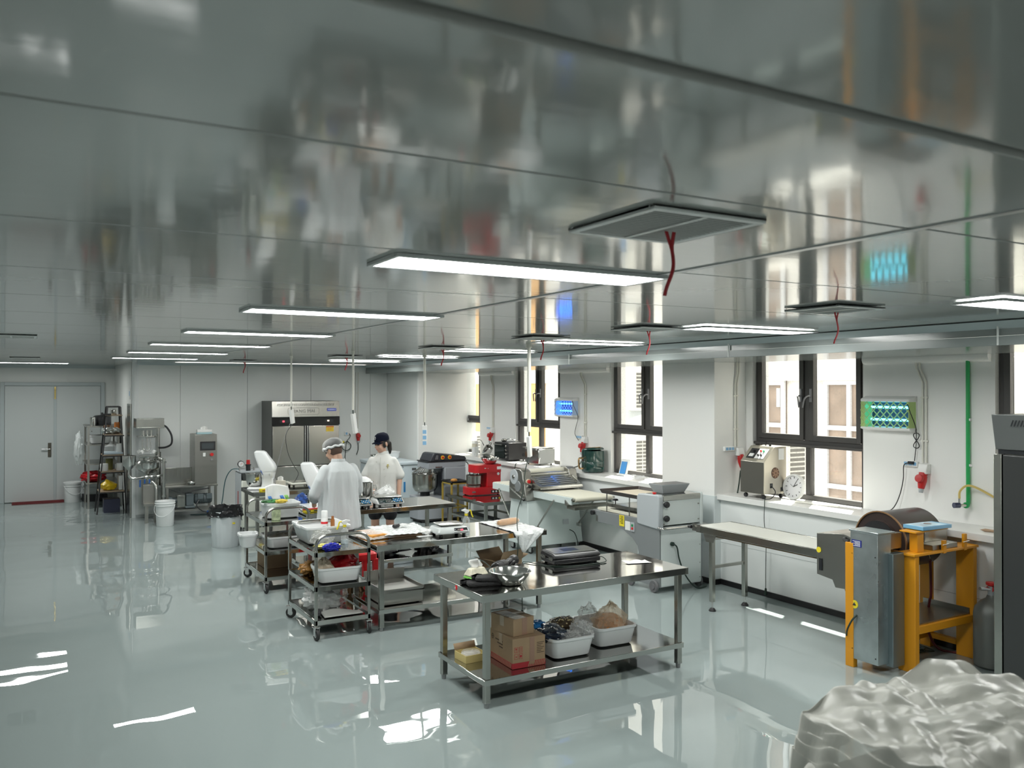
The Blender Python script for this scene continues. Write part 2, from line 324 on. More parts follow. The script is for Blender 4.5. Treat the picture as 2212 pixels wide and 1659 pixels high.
# ------------------------------------------------------------ windows
def glass_mat():
    m = bpy.data.materials.new('window_glass'); m.use_nodes = True; nt = m.node_tree; nt.nodes.clear()
    o = nt.nodes.new('ShaderNodeOutputMaterial'); t = nt.nodes.new('ShaderNodeBsdfTransparent'); t.inputs[0].default_value = (.94, .96, .95, 1)
    gl = nt.nodes.new('ShaderNodeBsdfGlossy'); gl.inputs['Roughness'].default_value = .02; lw = nt.nodes.new('ShaderNodeLayerWeight'); lw.inputs[0].default_value = .5; pw = nt.nodes.new('ShaderNodeMath'); pw.operation = 'POWER'; pw.inputs[1].default_value = 4.0; nt.links.new(lw.outputs['Facing'], pw.inputs[0]); fr = nt.nodes.new('ShaderNodeMath'); fr.operation = 'MULTIPLY_ADD'; fr.inputs[1].default_value = .45; fr.inputs[2].default_value = .03; nt.links.new(pw.outputs[0], fr.inputs[0])
    df = nt.nodes.new('ShaderNodeBsdfDiffuse'); df.inputs[0].default_value = (.8, .8, .78, 1)
    tc = nt.nodes.new('ShaderNodeTexCoord'); n = nt.nodes.new('ShaderNodeTexNoise'); n.inputs['Scale'].default_value = 60; n.inputs['Detail'].default_value = 6; nt.links.new(tc.outputs['Object'], n.inputs[0])
    mr = nt.nodes.new('ShaderNodeMapRange'); mr.inputs[1].default_value = .5; mr.inputs[2].default_value = .85; mr.inputs[3].default_value = .02; mr.inputs[4].default_value = .22; nt.links.new(n.outputs[0], mr.inputs[0])
    a = nt.nodes.new('ShaderNodeMixShader'); b = nt.nodes.new('ShaderNodeMixShader')
    nt.links.new(mr.outputs[0], a.inputs[0]); nt.links.new(t.outputs[0], a.inputs[1]); nt.links.new(df.outputs[0], a.inputs[2])
    nt.links.new(fr.outputs[0], b.inputs[0]); nt.links.new(a.outputs[0], b.inputs[1]); nt.links.new(gl.outputs[0], b.inputs[2]); nt.links.new(b.outputs[0], o.inputs[0])
    return m
M_glass = glass_mat()
def ring(mb, x0, x1, ya, yb, za, zb, w):
    return mb.box(x0, ya, za, x1, ya+w, zb).box(x0, yb-w, za, x1, yb, zb).box(x0, ya+w, za, x1, yb-w, za+w).box(x0, ya+w, zb-w, x1, yb-w, zb)
for k, (a, b) in enumerate(WIN):
    wn_ = struct(ring(MB(), XG, XG+.09, a+.005, b-.005, ZS+.002, ZH-.004, .05).build('window_%d' % (k+1), M_frame, bevel=.004), 'dark framed window, number %d from the near end' % (k+1))
    mid = (a+b)/2
    MB().box(XG, a+.05, 1.575, XG+.09, b-.05, 1.645).box(XG-.035, a-.0, 1.575, XG+.0, b+.02, 1.605).build('transom', M_frame, wn_, bevel=.003)
    MB().box(XG, mid-.035, 1.645, XG+.09, mid+.035, ZH-.05).build('mullion', M_frame, wn_, bevel=.003)
    MB().box(XG+.01, mid-.03, ZS+.05, XG+.08, mid+.03, 1.575).build('mullion', M_frame, wn_, bevel=.003)
    for i, (p, q) in enumerate(((a+.052, mid-.037), (mid+.037, b-.052))):
        s = ring(MB(), XG-.018, XG+.05, p, q, 1.65, ZH-.055, .055).build('casement', M_frame, wn_, bevel=.004)
        MB().box(XG+.012, p+.05, 1.70, XG+.018, q-.05, ZH-.105).build('pane', M_glass, s)
        hy = q-.03 if i == 0 else p+.03
        d = (-.07, -.05) if i == 1 else (-.05, .09)
        MB().box(XG-.03, hy-.014, 2.06, XG-.016, hy+.014, 2.20).tube(catmull([(XG-.03, hy, 2.12), (XG-.07, hy, 2.125), (XG-.085, hy+d[1]*.35, 2.09), (XG-.085, hy+d[1]*.6, 2.0)], 4), .009).build('casement_handle', mat('handle_grey', (.25, .25, .26), .35, .5), s)
        MB().box(XG+.04, p, ZS+.05, XG+.046, q, 1.577).build('pane', M_glass, wn_)

# ------------------------------------------------------------ outdoors: the building across the alley
M_fac = mat('facade_render', (.60, .58, .55), .8, vary=(.8, .03)); M_fac2 = mat('facade_band', (.66, .64, .62), .8)
M_orange = mat('facade_orange', (.58, .33, .13), .8); M_brown = mat('curtain_brown', (.22, .165, .13), .35, vary=(3, .25)); M_wfr = mat('white_window_frame', (.50, .50, .51), .5)
fac = thing('neighbour_building', 'pale building with brown windows across the alley', 'building', (10.5, 0, 0))
MB().box(0, -6, -6, .5, 34, 7.5).build('wall', M_fac, fac)
MB().box(-.10, -6, 2.33, 0.02, 34, 3.15).build('floor_band', M_fac2, fac)
for a, b in ((16.72, 17.9), (19.6, 20.9), (23, 24)):
    MB().box(-.06, a, -6, .02, b, 2.33).build('orange_strip', M_orange, fac)
def fwin(a, b, z0, z1, cols, rows):
    w = MB().box(-.03, a, z0, .02, b, z1).build('window', M_brown, fac)
    fr = ring(MB(), -.07, -.02, a, b, z0, z1, .07)
    for i in range(1, cols): yy = a+(b-a)*i/cols; fr.box(-.066, yy-.035, z0+.01, -.022, yy+.035, z1-.01)
    for zz in rows: fr.box(-.062, a+.01, zz-.035, -.024, b-.01, zz+.035)
    fr.build('window_bars', M_wfr, w)
    MB().box(-.036, a+.25*(b-a), z1-.42, -.031, a+.42*(b-a), z1-.12).build('pale_inset', mat('pale_pane', (.5, .54, .52), .3), w)  # small even pale grey-green inset near the top of the brown window
for a, b in ((7.4, 8.74), (9.5, 9.95), (4.4, 6.2), (14.9, 15.9)):
    fwin(a, b, .1, 2.33, 3 if b-a > .6 else 1, (.75, 1.62))
    fwin(a, b, 3.2, 5.4, 3 if b-a > .6 else 1, (4.0,))
tag(MB().box(7.7, -12, -6.1, 40, 60, -6).build('alley_ground', mat('alley_paving', (.45, .44, .42), .9)), 'grey paving of the alley below the windows', 'paving'); bpy.data.objects['alley_ground']['kind'] = 'structure'

def ac_unit(loc, label, w=.34, d=.8, h=.66, cols=2, rows=10, on_x=False):
    t = thing('outdoor_air_conditioner', label, 'air conditioner', loc, 0, 'outdoor air conditioners')
    M_ac = mat('ac_white', (.60, .59, .56), .45); M_slot = mat('ac_slot', (.13, .125, .115), .7)
    MB().box(0, 0, 0, w, d, h).build('case', M_ac, t, bevel=.015)
    for i in range(cols):
        for j in range(rows):
            if on_x: y0 = .06+(d-.12)*i/cols; MB().box(-.006, y0+.01, .05+(h-.1)*j/rows, .004, y0+(d-.12)/cols-.01, .05+(h-.1)*(j+.62)/rows).build('louver_slot', M_slot, t)
            else: x0 = .04+(w-.08)*i/cols; MB().box(x0+.01, -.006, .05+(h-.1)*j/rows, x0+(w-.08)/cols-.01, .004, .05+(h-.1)*(j+.62)/rows).build('louver_slot', M_slot, t)
    for yy in (.1, d-.14): MB().prism([(7.462-loc[0], -.002), (w+.02, -.002), (w+.02, -.03), (7.49-loc[0], -.30), (7.462-loc[0], -.30)], yy, yy+.04, 'y').build('bracket', mat('ac_bracket', (.45, .48, .50), .6), t)
ac_unit((8.18, 10.45, 1.86), 'upper white outdoor air conditioner seen through the window beside the column')
ac_unit((8.18, 10.45, 0.80), 'lower white outdoor air conditioner seen through the window beside the column')
ac_unit((8.15, 15.75, .62), 'white outdoor air conditioner seen through the farthest narrow window')
ac_unit((7.95, 4.38, 1.55), 'white outdoor air conditioner outside the window by the tall fridge', w=.9, rows=14, h=.95, cols=4)
ac_unit((7.85, 7.1, .95), 'white outdoor air conditioner half hidden by the control box on the ledge', cols=1)
# ------------------------------------------------------------ ceiling fittings
M_diff = mat('light_diffuser', (.95, .98, 1), .4, emit=(.985, 1.0, .965), es=LIGHT_E)
M_diff.cycles.emission_sampling = 'FRONT'
M_ltframe = mat('light_frame', (.62, .64, .64), .35, .3)
def light_panel(x0, y0, label, w=1.19, d=.29):
    t = thing('ceiling_light', label, 'ceiling light', (x0, y0, ZC), 0, 'ceiling light panels')
    ring_ = MB().box(0, 0, -.014, w, .018, 0).box(0, d-.018, -.014, w, d, 0).box(0, .018, -.014, .018, d-.018, 0).box(w-.018, .018, -.014, w, d-.018, 0)
    ring_.build('frame', M_ltframe, t, bevel=.002)
    MB().add([(.018, .018, -.010), (w-.018, .018, -.010), (w-.018, d-.018, -.010), (.018, d-.018, -.010)], [(0, 3, 2, 1)]).build('diffuser', M_diff, t, smooth=False)
ordn = ['nearest', 'second nearest', 'third', 'fourth', 'fifth', 'sixth and farthest']
for k, yy in enumerate((2.66, 4.80, 6.93, 9.05, 11.2, 13.4)): light_panel(1.08, yy, 'long lit ceiling panel, %s of the middle row' % ordn[k])
for k, yy in enumerate((2.46, 4.62, 6.76, 8.88, 11.0, 13.2)): light_panel(4.27, yy, 'long lit ceiling panel, %s of the row by the window beam' % ordn[k])
light_panel(-.52, 16.75, 'long lit ceiling panel above the double door')
light_panel(1.08, -1.6, 'long lit ceiling panel of the middle row behind the camera')


M_vent = mat('vent_grey', (.74, .75, .73), .4); M_ventd = mat('vent_dark', (.05, .05, .05), .7); M_ventw = mat('vent_white', (.80, .81, .80), .35)
M_ribbon = mat('red_ribbon', (.42, .012, .02), .55)
def vent(x0, y0, label, rl, s=.385, ribbon=True, slats=12):
    t = thing('ceiling_vent', label, 'vent', (x0, y0, ZC), 0, 'ceiling air vents')
    MB().box(.0, .0, -.006, s, s, 0).build('backing', M_ventd, t)
    f = MB().box(0, 0, -.013, s, .022, 0).box(0, s-.022, -.013, s, s, 0).box(0, .022, -.013, .022, s-.022, 0).box(s-.022, .022, -.013, s, s-.022, 0); f.build('frame', M_ventw, t, bevel=.003)
    n = slats
    for i in range(n): yy = .03+(s-.06)*(i+.5)/n; MB().cbox((s/2, yy, -.008), (s-.04, .011, .003), (RAD(22), 0, 0)).build('slat', M_vent, t)
    MB().box(s/2-.008, .02, -.013, s/2+.008, s-.02, -.011).build('centre_bar', M_vent, t)
    if ribbon:
        L = .18; r = MB()
        def rib(dx):
            pts = [(s/2+.02+dx*max(0, 1-4*u)+.015*math.sin(u*5), s/2+.01*math.sin(u*7), -.02-L*u) for u in [i/14 for i in range(15)]]
            for i in range(14):
                p, q = pts[i], pts[i+1]; w = .007
                r.add([(p[0]-w, p[1]-.001, p[2]), (p[0]+w, p[1]+.001, p[2]), (q[0]+w, q[1]+.001, q[2]), (q[0]-w, q[1]-.001, q[2])], [(0,1,2,3)])
        rib(-.014); rib(.014)
        o = r.build('ribbon', M_ribbon, solid=.0015); o.location = (x0, y0, ZC); tag(o, rl, 'ribbon', 'red ribbons on the vents')
vent(1.35, 1.64, 'large square ceiling vent nearest the camera with fine slats', 'red ribbon tied to the nearest ceiling vent', slats=18)
vent(3.83, 3.10, 'square ceiling vent between the two light rows, nearest of its row', 'red ribbon hanging from the vent nearest the window corner')
vent(3.90, 4.88, 'square ceiling vent, second of the row by the beam', 'red ribbon hanging from the second vent of the row')
vent(3.82, 6.28, 'square ceiling vent, third of the row by the beam', 'red ribbon hanging from the third vent of the row')
vent(3.82, 8.38, 'square ceiling vent, fourth of the row by the beam', 'red ribbon hanging from the fourth vent of the row')
vent(3.7, 11.3, 'square ceiling vent, fifth of the row by the beam', 'red ribbon hanging from the fifth vent of the row')
vent(2.9, 14.0, 'small square ceiling vent near the far partition wall', 'short red ribbon near the far partition wall', s=.36)
vent(-.3, 8.3, 'square white ceiling vent at the left picture edge', '', ribbon=False)
vent(-.2, 14.2, 'small white ceiling vent before the light over the door', '', ribbon=False)
# ------------------------------------------------------------ stainless furniture
M_top = mat('steel_worktop', (.55, .55, .525), .07, 1, bump=(2.6, .16, (1, 1, 1), 1), brushed=((2, 60, 1), .025))
M_ss = mat('stainless', (.44, .44, .41), .22, 1, brushed=((60, 3, 3), .07))
M_ssd = mat('stainless_dull', (.36, .355, .33), .32, 1, brushed=((4, 4, 40), .08))
M_ssp = mat('stainless_polished', (.62, .62, .60), .16, 1)
M_foot = mat('foot_grey', (.25, .26, .26), .5, .3)
M_rubber = mat('rubber_black', (.018, .018, .018), .6)
M_plblk = mat('plastic_black', (.016, .016, .018), .38)
M_plwht = mat('plastic_white', (.80, .81, .80), .35)
M_pltub = mat('tub_white', (.78, .80, .80), .42)
M_card = mat('cardboard', (.36, .25, .15), .8, vary=(6, .08)); M_cardd = mat('cardboard_dark', (.20, .13, .075), .85)
M_red = mat('red_plastic', (.62, .012, .018), .32); M_blue = mat('blue_plastic', (.02, .09, .32), .4)
M_film = film('clear_film', (.92, .93, .92), .80, .18, (14, .7)); M_bagw = film('milky_bag', (.90, .91, .90), .45, .28, (10, .7)); M_bagblk = mat('black_bag', (.012, .012, .014), .22, bump=(18, .8))
M_yel = mat('yellow_plastic', (.80, .66, .03), .4); M_clear = film('clear_plastic', (.93, .95, .95), .86, .08, None)
M_paper = mat('white_paper', (.85, .85, .83), .7); M_dark = mat('dark_panel', (.02, .022, .025), .25); M_cord = mat('cord_green_black', (.010, .028, .020), .5)
M_led = mat('red_led', (.3, 0, 0), .4, emit=(1, .05, .08), es=2.5); M_led.cycles.emission_sampling = 'NONE'

def worktable(name, label, x0, x1, y0, y1, h=.79, shelf=.20, apron=.052, cat='table'):
    t = thing(name, label, cat, (x0, y0, 0), 0, 'stainless work tables'); w = x1-x0; d = y1-y0
    MB().box(0, 0, h-.004, w, d, h).box(0, 0, h-apron, w, .004, h-.004).box(0, d-.004, h-apron, w, d, h-.004).box(0, .004, h-apron, .004, d-.004, h-.004).box(w-.004, .004, h-apron, w, d-.004, h-.004).build('table_top', M_top, t, bevel=.003)
    MB().box(.06, d/2-.06, h-.04, w-.06, d/2+.06, h-.005).build('stiffener', M_ssd, t)
    s = .044
    for i, (lx, ly) in enumerate(((.04, .03), (w-.04-s, .03), (.04, d-.03-s), (w-.04-s, d-.03-s))):
        lg = MB().box(lx, ly, .035, lx+s, ly+s, h-.006).build('leg', M_ss, t, bevel=.004)
        MB().cyl((lx+s/2, ly+s/2, 0), (lx+s/2, ly+s/2, .036), .016, .019, 12).cyl((lx+s/2, ly+s/2, .034), (lx+s/2, ly+s/2, .05), .030, .030, 4).build('foot', M_foot, lg)
    if shelf:
        MB().box(.03, .02, shelf-.004, w-.03, d-.02, shelf).box(.03, .02, shelf-.04, w-.03, .024, shelf-.004).box(.03, d-.024, shelf-.04, w-.03, d-.02, shelf-.004).box(.03, .024, shelf-.04, .034, d-.024, shelf-.004).box(w-.034, .024, shelf-.04, w-.03, d-.024, shelf-.004).build('shelf', M_top, t, bevel=.002)
    return t
tA = worktable('work_table', 'nearest stainless work table with cartons and tubs on its shelf', 2.70, 4.54, 5.11, 5.90)
worktable('work_table', 'middle stainless work table holding bagged bread and a white scale', 2.745, 4.55, 7.22, 8.00, .785)
worktable('work_table', 'stainless work table with two price scales behind the man in white', 2.75, 4.63, 9.46, 10.24, .785, .17)
worktable('work_table', 'far stainless work table carrying a white mixer before the steel fridge', 2.68, 4.30, 11.68, 12.45, .79, .2)
tE = worktable('low_steel_table', 'low stainless table under the red dough mixer', 5.76, 6.70, 10.85, 12.15, .55, 0, .05)
for a in ((.06, .05, .22, .88, .075, .25), (.06, 1.225, .22, .88, 1.25, .25), (.06, .05, .22, .085, 1.25, .25), (.855, .05, .22, .88, 1.25, .25)): MB().box(*a).build('stretcher', M_ss, tE)
MB().lathe([(.016, 0), (.019, .002), (.019, .006), (.016, .008)], (0, 0, 0), 16).build('round_sticker', M_red, tA, loc=(-.0025, .40, .765), rot=(0, PI/2, 0))
text('sticker_mark', '0', .022, M_paper, tA, (-.0085, .40, .765), (PI/2, 0, -PI/2))

def caster(mb_parent, x, y, r, z_top, yaw=0.0):
    c = MB().cyl((0, 0, 2*r+.012), (0, 0, z_top), .012).box(-.028, -.028, 2*r+.010, .028, .028, 2*r+.018).box(-.020, -.012-.02, r-.01, -.017, .012+.0, 2*r+.012).box(.017, -.012-.02, r-.01, .020, .012, 2*r+.012).build('caster', M_steelhw, mb_parent, loc=(x, y, 0), rot=(0, 0, yaw))
    MB().lathe([(r-.016, -.013), (r-.003, -.013), (r, -.007), (r, .007), (r-.003, .013), (r-.016, .013)], (0, -.012, r), 20, 'x').build('tyre', M_rubber, c)
    MB().lathe([(.006, -.015), (r-.016, -.012), (r-.016, .012), (.006, .015)], (0, -.012, r), 16, 'x').build('hub', mat('hub_grey', (.55, .58, .57), .4), c)
    return c
def cart(label, x0, x1, y0, y1, zs):
    t = thing('trolley', label, 'trolley', (x0, y0, 0), 0, 'three-shelf steel trolleys'); w = x1-x0; d = y1-y0; r = .014; zt = zs[0]
    for yy in (.0, d):
        for xx in (0, w): MB().box(xx-.013, yy-.013, .105, xx+.013, yy+.013, zt+.02).build('post', M_ss, t, bevel=.003)
        pts = [(0, yy, zt+.01), (0, yy, zt+.06)] + [(.11-.11*math.cos(a), yy, zt+.06+.09*math.sin(a)) for a in [PI/2*i/6 for i in range(1, 7)]] + [(w-.11+.11*math.sin(a), yy, zt+.06+.09*math.cos(a)) for a in [PI/2*i/6 for i in range(0, 7)]] + [(w, yy, zt+.01)]
        MB().tube(pts, .0145, 10).build('push_handle', M_ss, t)
    for z in zs:
        MB().box(.012, -.012, z-.003, w-.012, d+.012, z).box(-.01, -.013, z-.035, w+.01, -.009, z+.004).box(-.01, d+.009, z-.035, w+.01, d+.013, z+.004).box(-.013, -.01, z-.035, -.009, d+.01, z+.004).box(w+.009, -.01, z-.035, w+.013, d+.01, z+.004).build('shelf', M_top, t)
    for xx, yy, a in ((0, 0, .1), (w, 0, -.15), (0, d, .9), (w, d, .5)): caster(t, xx, yy, .05, .12, a)
    return t
c1 = cart('near steel trolley with a white tub, gloves and spray bottle on top', 2.21, 2.695, 7.29, 8.14, (.76, .46, .165))
c2 = cart('far steel trolley with white bins and a carton beside the waste bin', 2.25, 2.72, 9.24, 10.14, (.755, .44, .165))

# ------------------------------------------------------------ generic containers
def tub_mesh(w, d, h, taper=.88, r=.05, wall=.006, rim=.014):
    def R(k, dz, add=0): return [(p[0], p[1], dz) for p in rrect(w*k+add, d*k+add, r)]
    mb = MB(); t = taper
    return loft(mb, [R(t, 0, -.03), R(t, .012), R(1, h-.02), R(1, h-.018, rim), R(1, h, rim), R(1, h, -2*wall), R(t, .016, -2*wall), R(t, .014, -.04)], (True, True))
def tub(name, label, w, d, h, loc, rz=0, m=None, cat='tub', group='white plastic tubs', taper=.88, lip=True):
    t = thing(name, label, cat, loc, rz, group)
    tub_mesh(w, d, h, taper).build('tub_body', m or M_pltub, t)
    if lip:
        for sx in (-1, 1): MB().box(sx*(w/2+.004)-.010, -.07, h-.028, sx*(w/2+.004)+.010, .07, h-.004).build('grip', m or M_pltub, t, bevel=.004)
    return t
def carton(name, label, w, d, h, loc, rz=0, m=None, group='cardboard cartons', tape=True):
    t = thing(name, label, 'carton', loc, rz, group); m = m or M_card
    MB().box(-w/2, -d/2, 0, w/2, d/2, h).build('carton_body', m, t, bevel=.003)
    MB().box(-w/2+.002, -.0025, h, w/2-.002, .0025, h+.0008).build('flap_gap', M_cardd, t)
    if tape: MB().box(-w/2-.001, -.024, h+.0006, w/2+.001, .024, h+.0016).box(-w/2-.0016, -.024, h-.07, -w/2-.0004, .024, h+.001).box(w/2+.0004, -.024, h-.07, w/2+.0016, .024, h+.001).build('tape', mat('tape_tan', (.46, .36, .26), .2, alpha=1), t)
    return t
def bag(name, label, loc, r, seed, m, cat='bag', group=None, neck=None, rot=0, amp=.22, fill=None, fillm=None, squash=.0, nu=34, nv=22, freq=3.0):
    """crumpled plastic bag: lumpy closed skin resting on z=0; fill=(rx,ry,rz,z) makes a lump of contents inside"""
    t = thing(name, label, cat, loc, rot, group); rnd = random.Random(seed)
    def fn(d):
        k = 1 + amp*N3(d, freq, seed) + amp*.7*abs(N3(d, freq*2.6, seed+9)) - amp*.22*abs(N3(d, freq*4.6, seed+3))
        return k
    mb = MB().ell((0, 0, r[2]*.92), r, nu, nv, fn=fn)
    out = []
    for v in mb.v:
        x, y, z = v
        if z < .0: z = .0
        if neck and z > r[2]*1.25: f = 1 - .75*min(1, (z-r[2]*1.25)/(r[2]*.8)); x, y = x*f+neck[0]*(1-f), y*f+neck[1]*(1-f); z += neck[2]*(1-f)
        out.append((x, y, z))
    zmin = min(v[2] for v in out); mb.v = [(v[0], v[1], v[2]-zmin+.001) for v in out]
    mb.build('bag_skin', m, t)
    if fill: MB().ell((0, 0, fill[3]), fill[:3], 20, 12, fn=lambda d: 1+.12*N3(d, 3, seed+5)).build('contents', fillm, t)
    return t
def sheet(name, label, x0, x1, y0, y1, z, m, cat, amp=.012, seed=1, freq=9, over=None, n=26, rot=0, group=None):
    """loose film lying on a surface; over(x,y)->z drop for hanging parts"""
    def fn(u, v):
        x = x0+(x1-x0)*u; y = y0+(y1-y0)*v; e = .004+amp*(N3((x, y, 0), freq, seed)*.6+abs(N3((x, y, 1), freq*2.2, seed+4))*.7+.15)
        x += .015*N3((x, y, 2), 6, seed); y += .015*N3((x, y, 3), 6, seed)
        return (x, y, z+max(.002, e))
    o = MB().grid(fn, n, n).build(name, m, solid=.0012); return tag(o, label, cat, group)

# ------------------------------------------------------------ things on and under the near table
TZ = .791; SZ = .201
ts = thing('tissue_pack', 'green and cream tissue pack with a tissue pulled out on the near table', 'tissues', (2.93, 5.64, TZ), .15)
MB().frustum((0, 0, 0), (.175, .10), (.16, .085), .018).build('green_base', mat('tissue_green', (.20, .55, .10), .3), ts, bevel=.004)
MB().frustum((0, 0, .0185), (.172, .098), (.12, .05), .055).build('pack', mat('tissue_cream', (.78, .74, .58), .35, vary=(18, .25)), ts, bevel=.008)
MB().grid(lambda u, v: ((u-.5)*.11+.01*math.sin(v*5), (.012+.02*v)*math.sin(u*9), .07+.075*v*(1-.8*abs(u-.5))), 12, 6).build('tissue', mat('tissue_paper', (.88, .88, .86), .8), ts, solid=.001)

mt = thing('oven_mitts', 'folded pair of black quilted oven mitts on the near table', 'oven mitts', (2.87, 5.40, TZ), -.35)
M_mitt = mat('mitt_cloth', (.012, .012, .013), .75, bump=(55, .7))
def pad(w, d, h, x=0, y=0, z=0, rz=0, seed=0):
    mb = loft(MB(), [[(p[0], p[1], zz) for p in rrect(w*k, d*k, .035)] for zz, k in ((0, .94), (h*.3, 1), (h*.7, 1), (h, .93))])
    return mb.xf(Matrix.Translation((x, y, z)) @ Matrix.Rotation(rz, 4, 'Z'))
pad(.26, .13, .028, 0, 0, 0, .1).build('lower_mitt', M_mitt, mt, bevel=.006)
pad(.09, .055, .026, -.13, .04, .004, .5).build('thumb', M_mitt, mt, bevel=.006)
pad(.20, .13, .03, .035, .005, .0285, -.12).build('upper_mitt', M_mitt, mt, bevel=.006)
pad(.10, .05, .028, -.05, .055, .030, .9).build('thumb', M_mitt, mt, bevel=.006)
MB().tube([(.13, -.05, .05), (.15, -.055, .045), (.155, -.06, .03), (.14, -.06, .028)], .003).build('hanging_loop', mat('loop_grey', (.4, .4, .4), .7), mt)

def bowl(label, loc, R, h, rb=None):
    rb = rb or R*.55
    prof = [(.001, .002), (rb, .0), (rb+.2*(R-rb), h*.10), (R*.93, h*.72), (R*.965, h*.97), (R, h), (R+.006, h-.002), (R+.005, h+.002), (R-.002, h+.003), (R*.955, h*.95), (R*.915, h*.72), (rb+.18*(R-rb), h*.12+.002), (rb, .003), (.001, .0035)]
    o = MB().lathe(prof, n=40).build('mixing_bowl', M_ssp, loc=loc); return tag(o, label, 'bowl', 'steel mixing bowls')
bowl('large shiny steel bowl on the near table beside the mitts', (3.045, 5.33, TZ), .148, .095)
bowl('small steel bowl behind the large one on the near table', (3.13, 5.545, TZ), .09, .06)

bl = thing('immersion_blender', 'black hand blender motor lying on the near table', 'blender', (3.10, 5.655, TZ+.045), RAD(36))
MB().lathe([(.001, -.005), (.032, -.004), (.041, .006), (.043, .04), (.042, .12), (.038, .165), (.030, .185), (.024, .19)], n=22, axis='x').build('motor_body', M_plblk, bl)
MB().lathe([(.024, .185), (.022, .21), (.024, .24), (.03, .25), (.028, .30), (.022, .31)], n=18, axis='x').build('handle', M_plblk, bl)
MB().lathe([(.020, .305), (.036, .315), (.041, .335), (.041, .36), (.036, .362), (.034, .34), (.001, .335)], n=20, axis='x').build('collar', M_plblk, bl)
MB().tube([(.043*math.cos(a), 0, 0) for a in ()] or [(.19, -.03, -.02), (.22, -.05, .01), (.25, -.05, .012), (.27, -.02, .005)], .006).build('trigger', M_plblk, bl)
for k in range(5): MB().lathe([(.0432, .02+.016*k), (.0445, .022+.016*k), (.0445, .026+.016*k), (.0432, .028+.016*k)], n=22, axis='x').build('grip_rib', M_plblk, bl)
tag(MB().tube(catmull([(3.07, 5.66, TZ+.05), (3.02, 5.72, TZ+.10), (2.99, 5.78, TZ+.07), (3.03, 5.80, TZ+.012), (3.15, 5.78, TZ+.006), (3.30, 5.70, TZ+.006), (3.36, 5.62, TZ+.006), (3.33, 5.56, TZ+.006), (3.26, 5.60, TZ+.006)], 6), .0035, 6).build('blender_cord', M_cord), 'thin dark cord curling round the hand blender', 'cord')

vs = thing('vacuum_sealer', 'black vacuum sealer with silver lid on the near table', 'sealer', (3.87, 5.775, TZ), -.06)
MB().prism([(-.115, .008), (.105, .008), (.125, .03), (.125, .045), (-.115, .045)], -.215, .215, 'x').build('base', M_plblk, vs, bevel=.008)
lid = MB().prism([(-.115, .049), (.125, .049), (.125, .07), (.10, .098), (-.08, .088), (-.115, .07)], -.217, .217, 'x').build('lid', M_plblk, vs, bevel=.010)
MB().prism([(-.082, .0885), (.098, .0985), (.098, .1005), (-.082, .0905)], -.19, .19, 'x').build('silver_plate', M_ss, vs)
MB().prism([(-.03, .0925), (.055, .0972), (.055, .0985), (-.03, .0938)], -.08, .06, 'x').build('control_panel', mat('panel_navy', (.02, .03, .07), .15), vs)
MB().box(-.222, -.09, .035, -.215, -.03, .06).box(-.222, .03, .035, -.215, .09, .06).build('latch', M_ss, vs)
for k, (px, py) in enumerate(((-.18, -.09), (.18, -.09), (-.18, .09), (.18, .09))): MB().cyl((px, py, 0), (px, py, .012), .012).build('rubber_foot', M_rubber, vs)
tag(MB().tube(catmull([(4.086, 5.70, TZ+.03), (4.11, 5.66, TZ+.03), (4.095, 5.60, TZ+.006), (3.95, 5.585, TZ+.004), (3.75, 5.60, TZ+.004), (3.62, 5.68, TZ+.004), (3.58, 5.76, TZ+.004), (3.52, 5.90, TZ+.006), (3.50, 5.925, TZ-.02), (3.50, 5.93, .55), (3.505, 5.935, .40)], 6), .0035, 6).cyl((3.505, 5.935, .33), (3.505, 5.935, .405), .016, .009, 10).cyl((3.50, 5.935, .315), (3.50, 5.935, .33), .003).build('sealer_cord', M_cord), 'dark cord of the sealer ending in a hanging plug', 'cord')
tag(MB().grid(lambda u, v: (4.20+.2*u, 5.44+.09*v-.05*u, TZ+.004+.012*abs(math.sin(u*6+v))*v), 14, 8).build('paper_sheet', M_paper, solid=.001), 'creased white paper on the bare end of the near table', 'paper')

# shelf of the near table
gb = thing('opened_yellow_box', 'small opened yellow box with a clear wrapped ring on the table shelf', 'box', (2.865, 5.60, SZ), .05)
M_ylb = mat('pale_yellow_card', (.62, .50, .20), .6)
MB().box(-.09, -.085, 0, .09, .085, .004).box(-.09, -.085, .004, .09, -.081, .055).box(-.09, .081, .004, .09, .085, .055).box(-.09, -.081, .004, -.086, .081, .055).box(.086, -.081, .004, .09, .081, .055).build('tray', M_ylb, gb)
MB().add([(-.09, .085, .055), (.09, .085, .055), (.09, .105, .10), (-.09, .105, .10)], [(0, 1, 2, 3)]).build('lid_flap', M_card, gb, solid=.003)
MB().lathe([(.05, .04), (.055, .05), (.065, .055), (.072, .048), (.07, .035), (.055, .03)], (0, 0, .005), 24, cap=False).build('wrapped_ring', M_clear, gb)
MB().ell((0, 0, .035), (.075, .07, .022), 20, 10, fn=lambda d: 1+.15*N3(d, 5, 3)).build('film_wrap', M_film, gb)

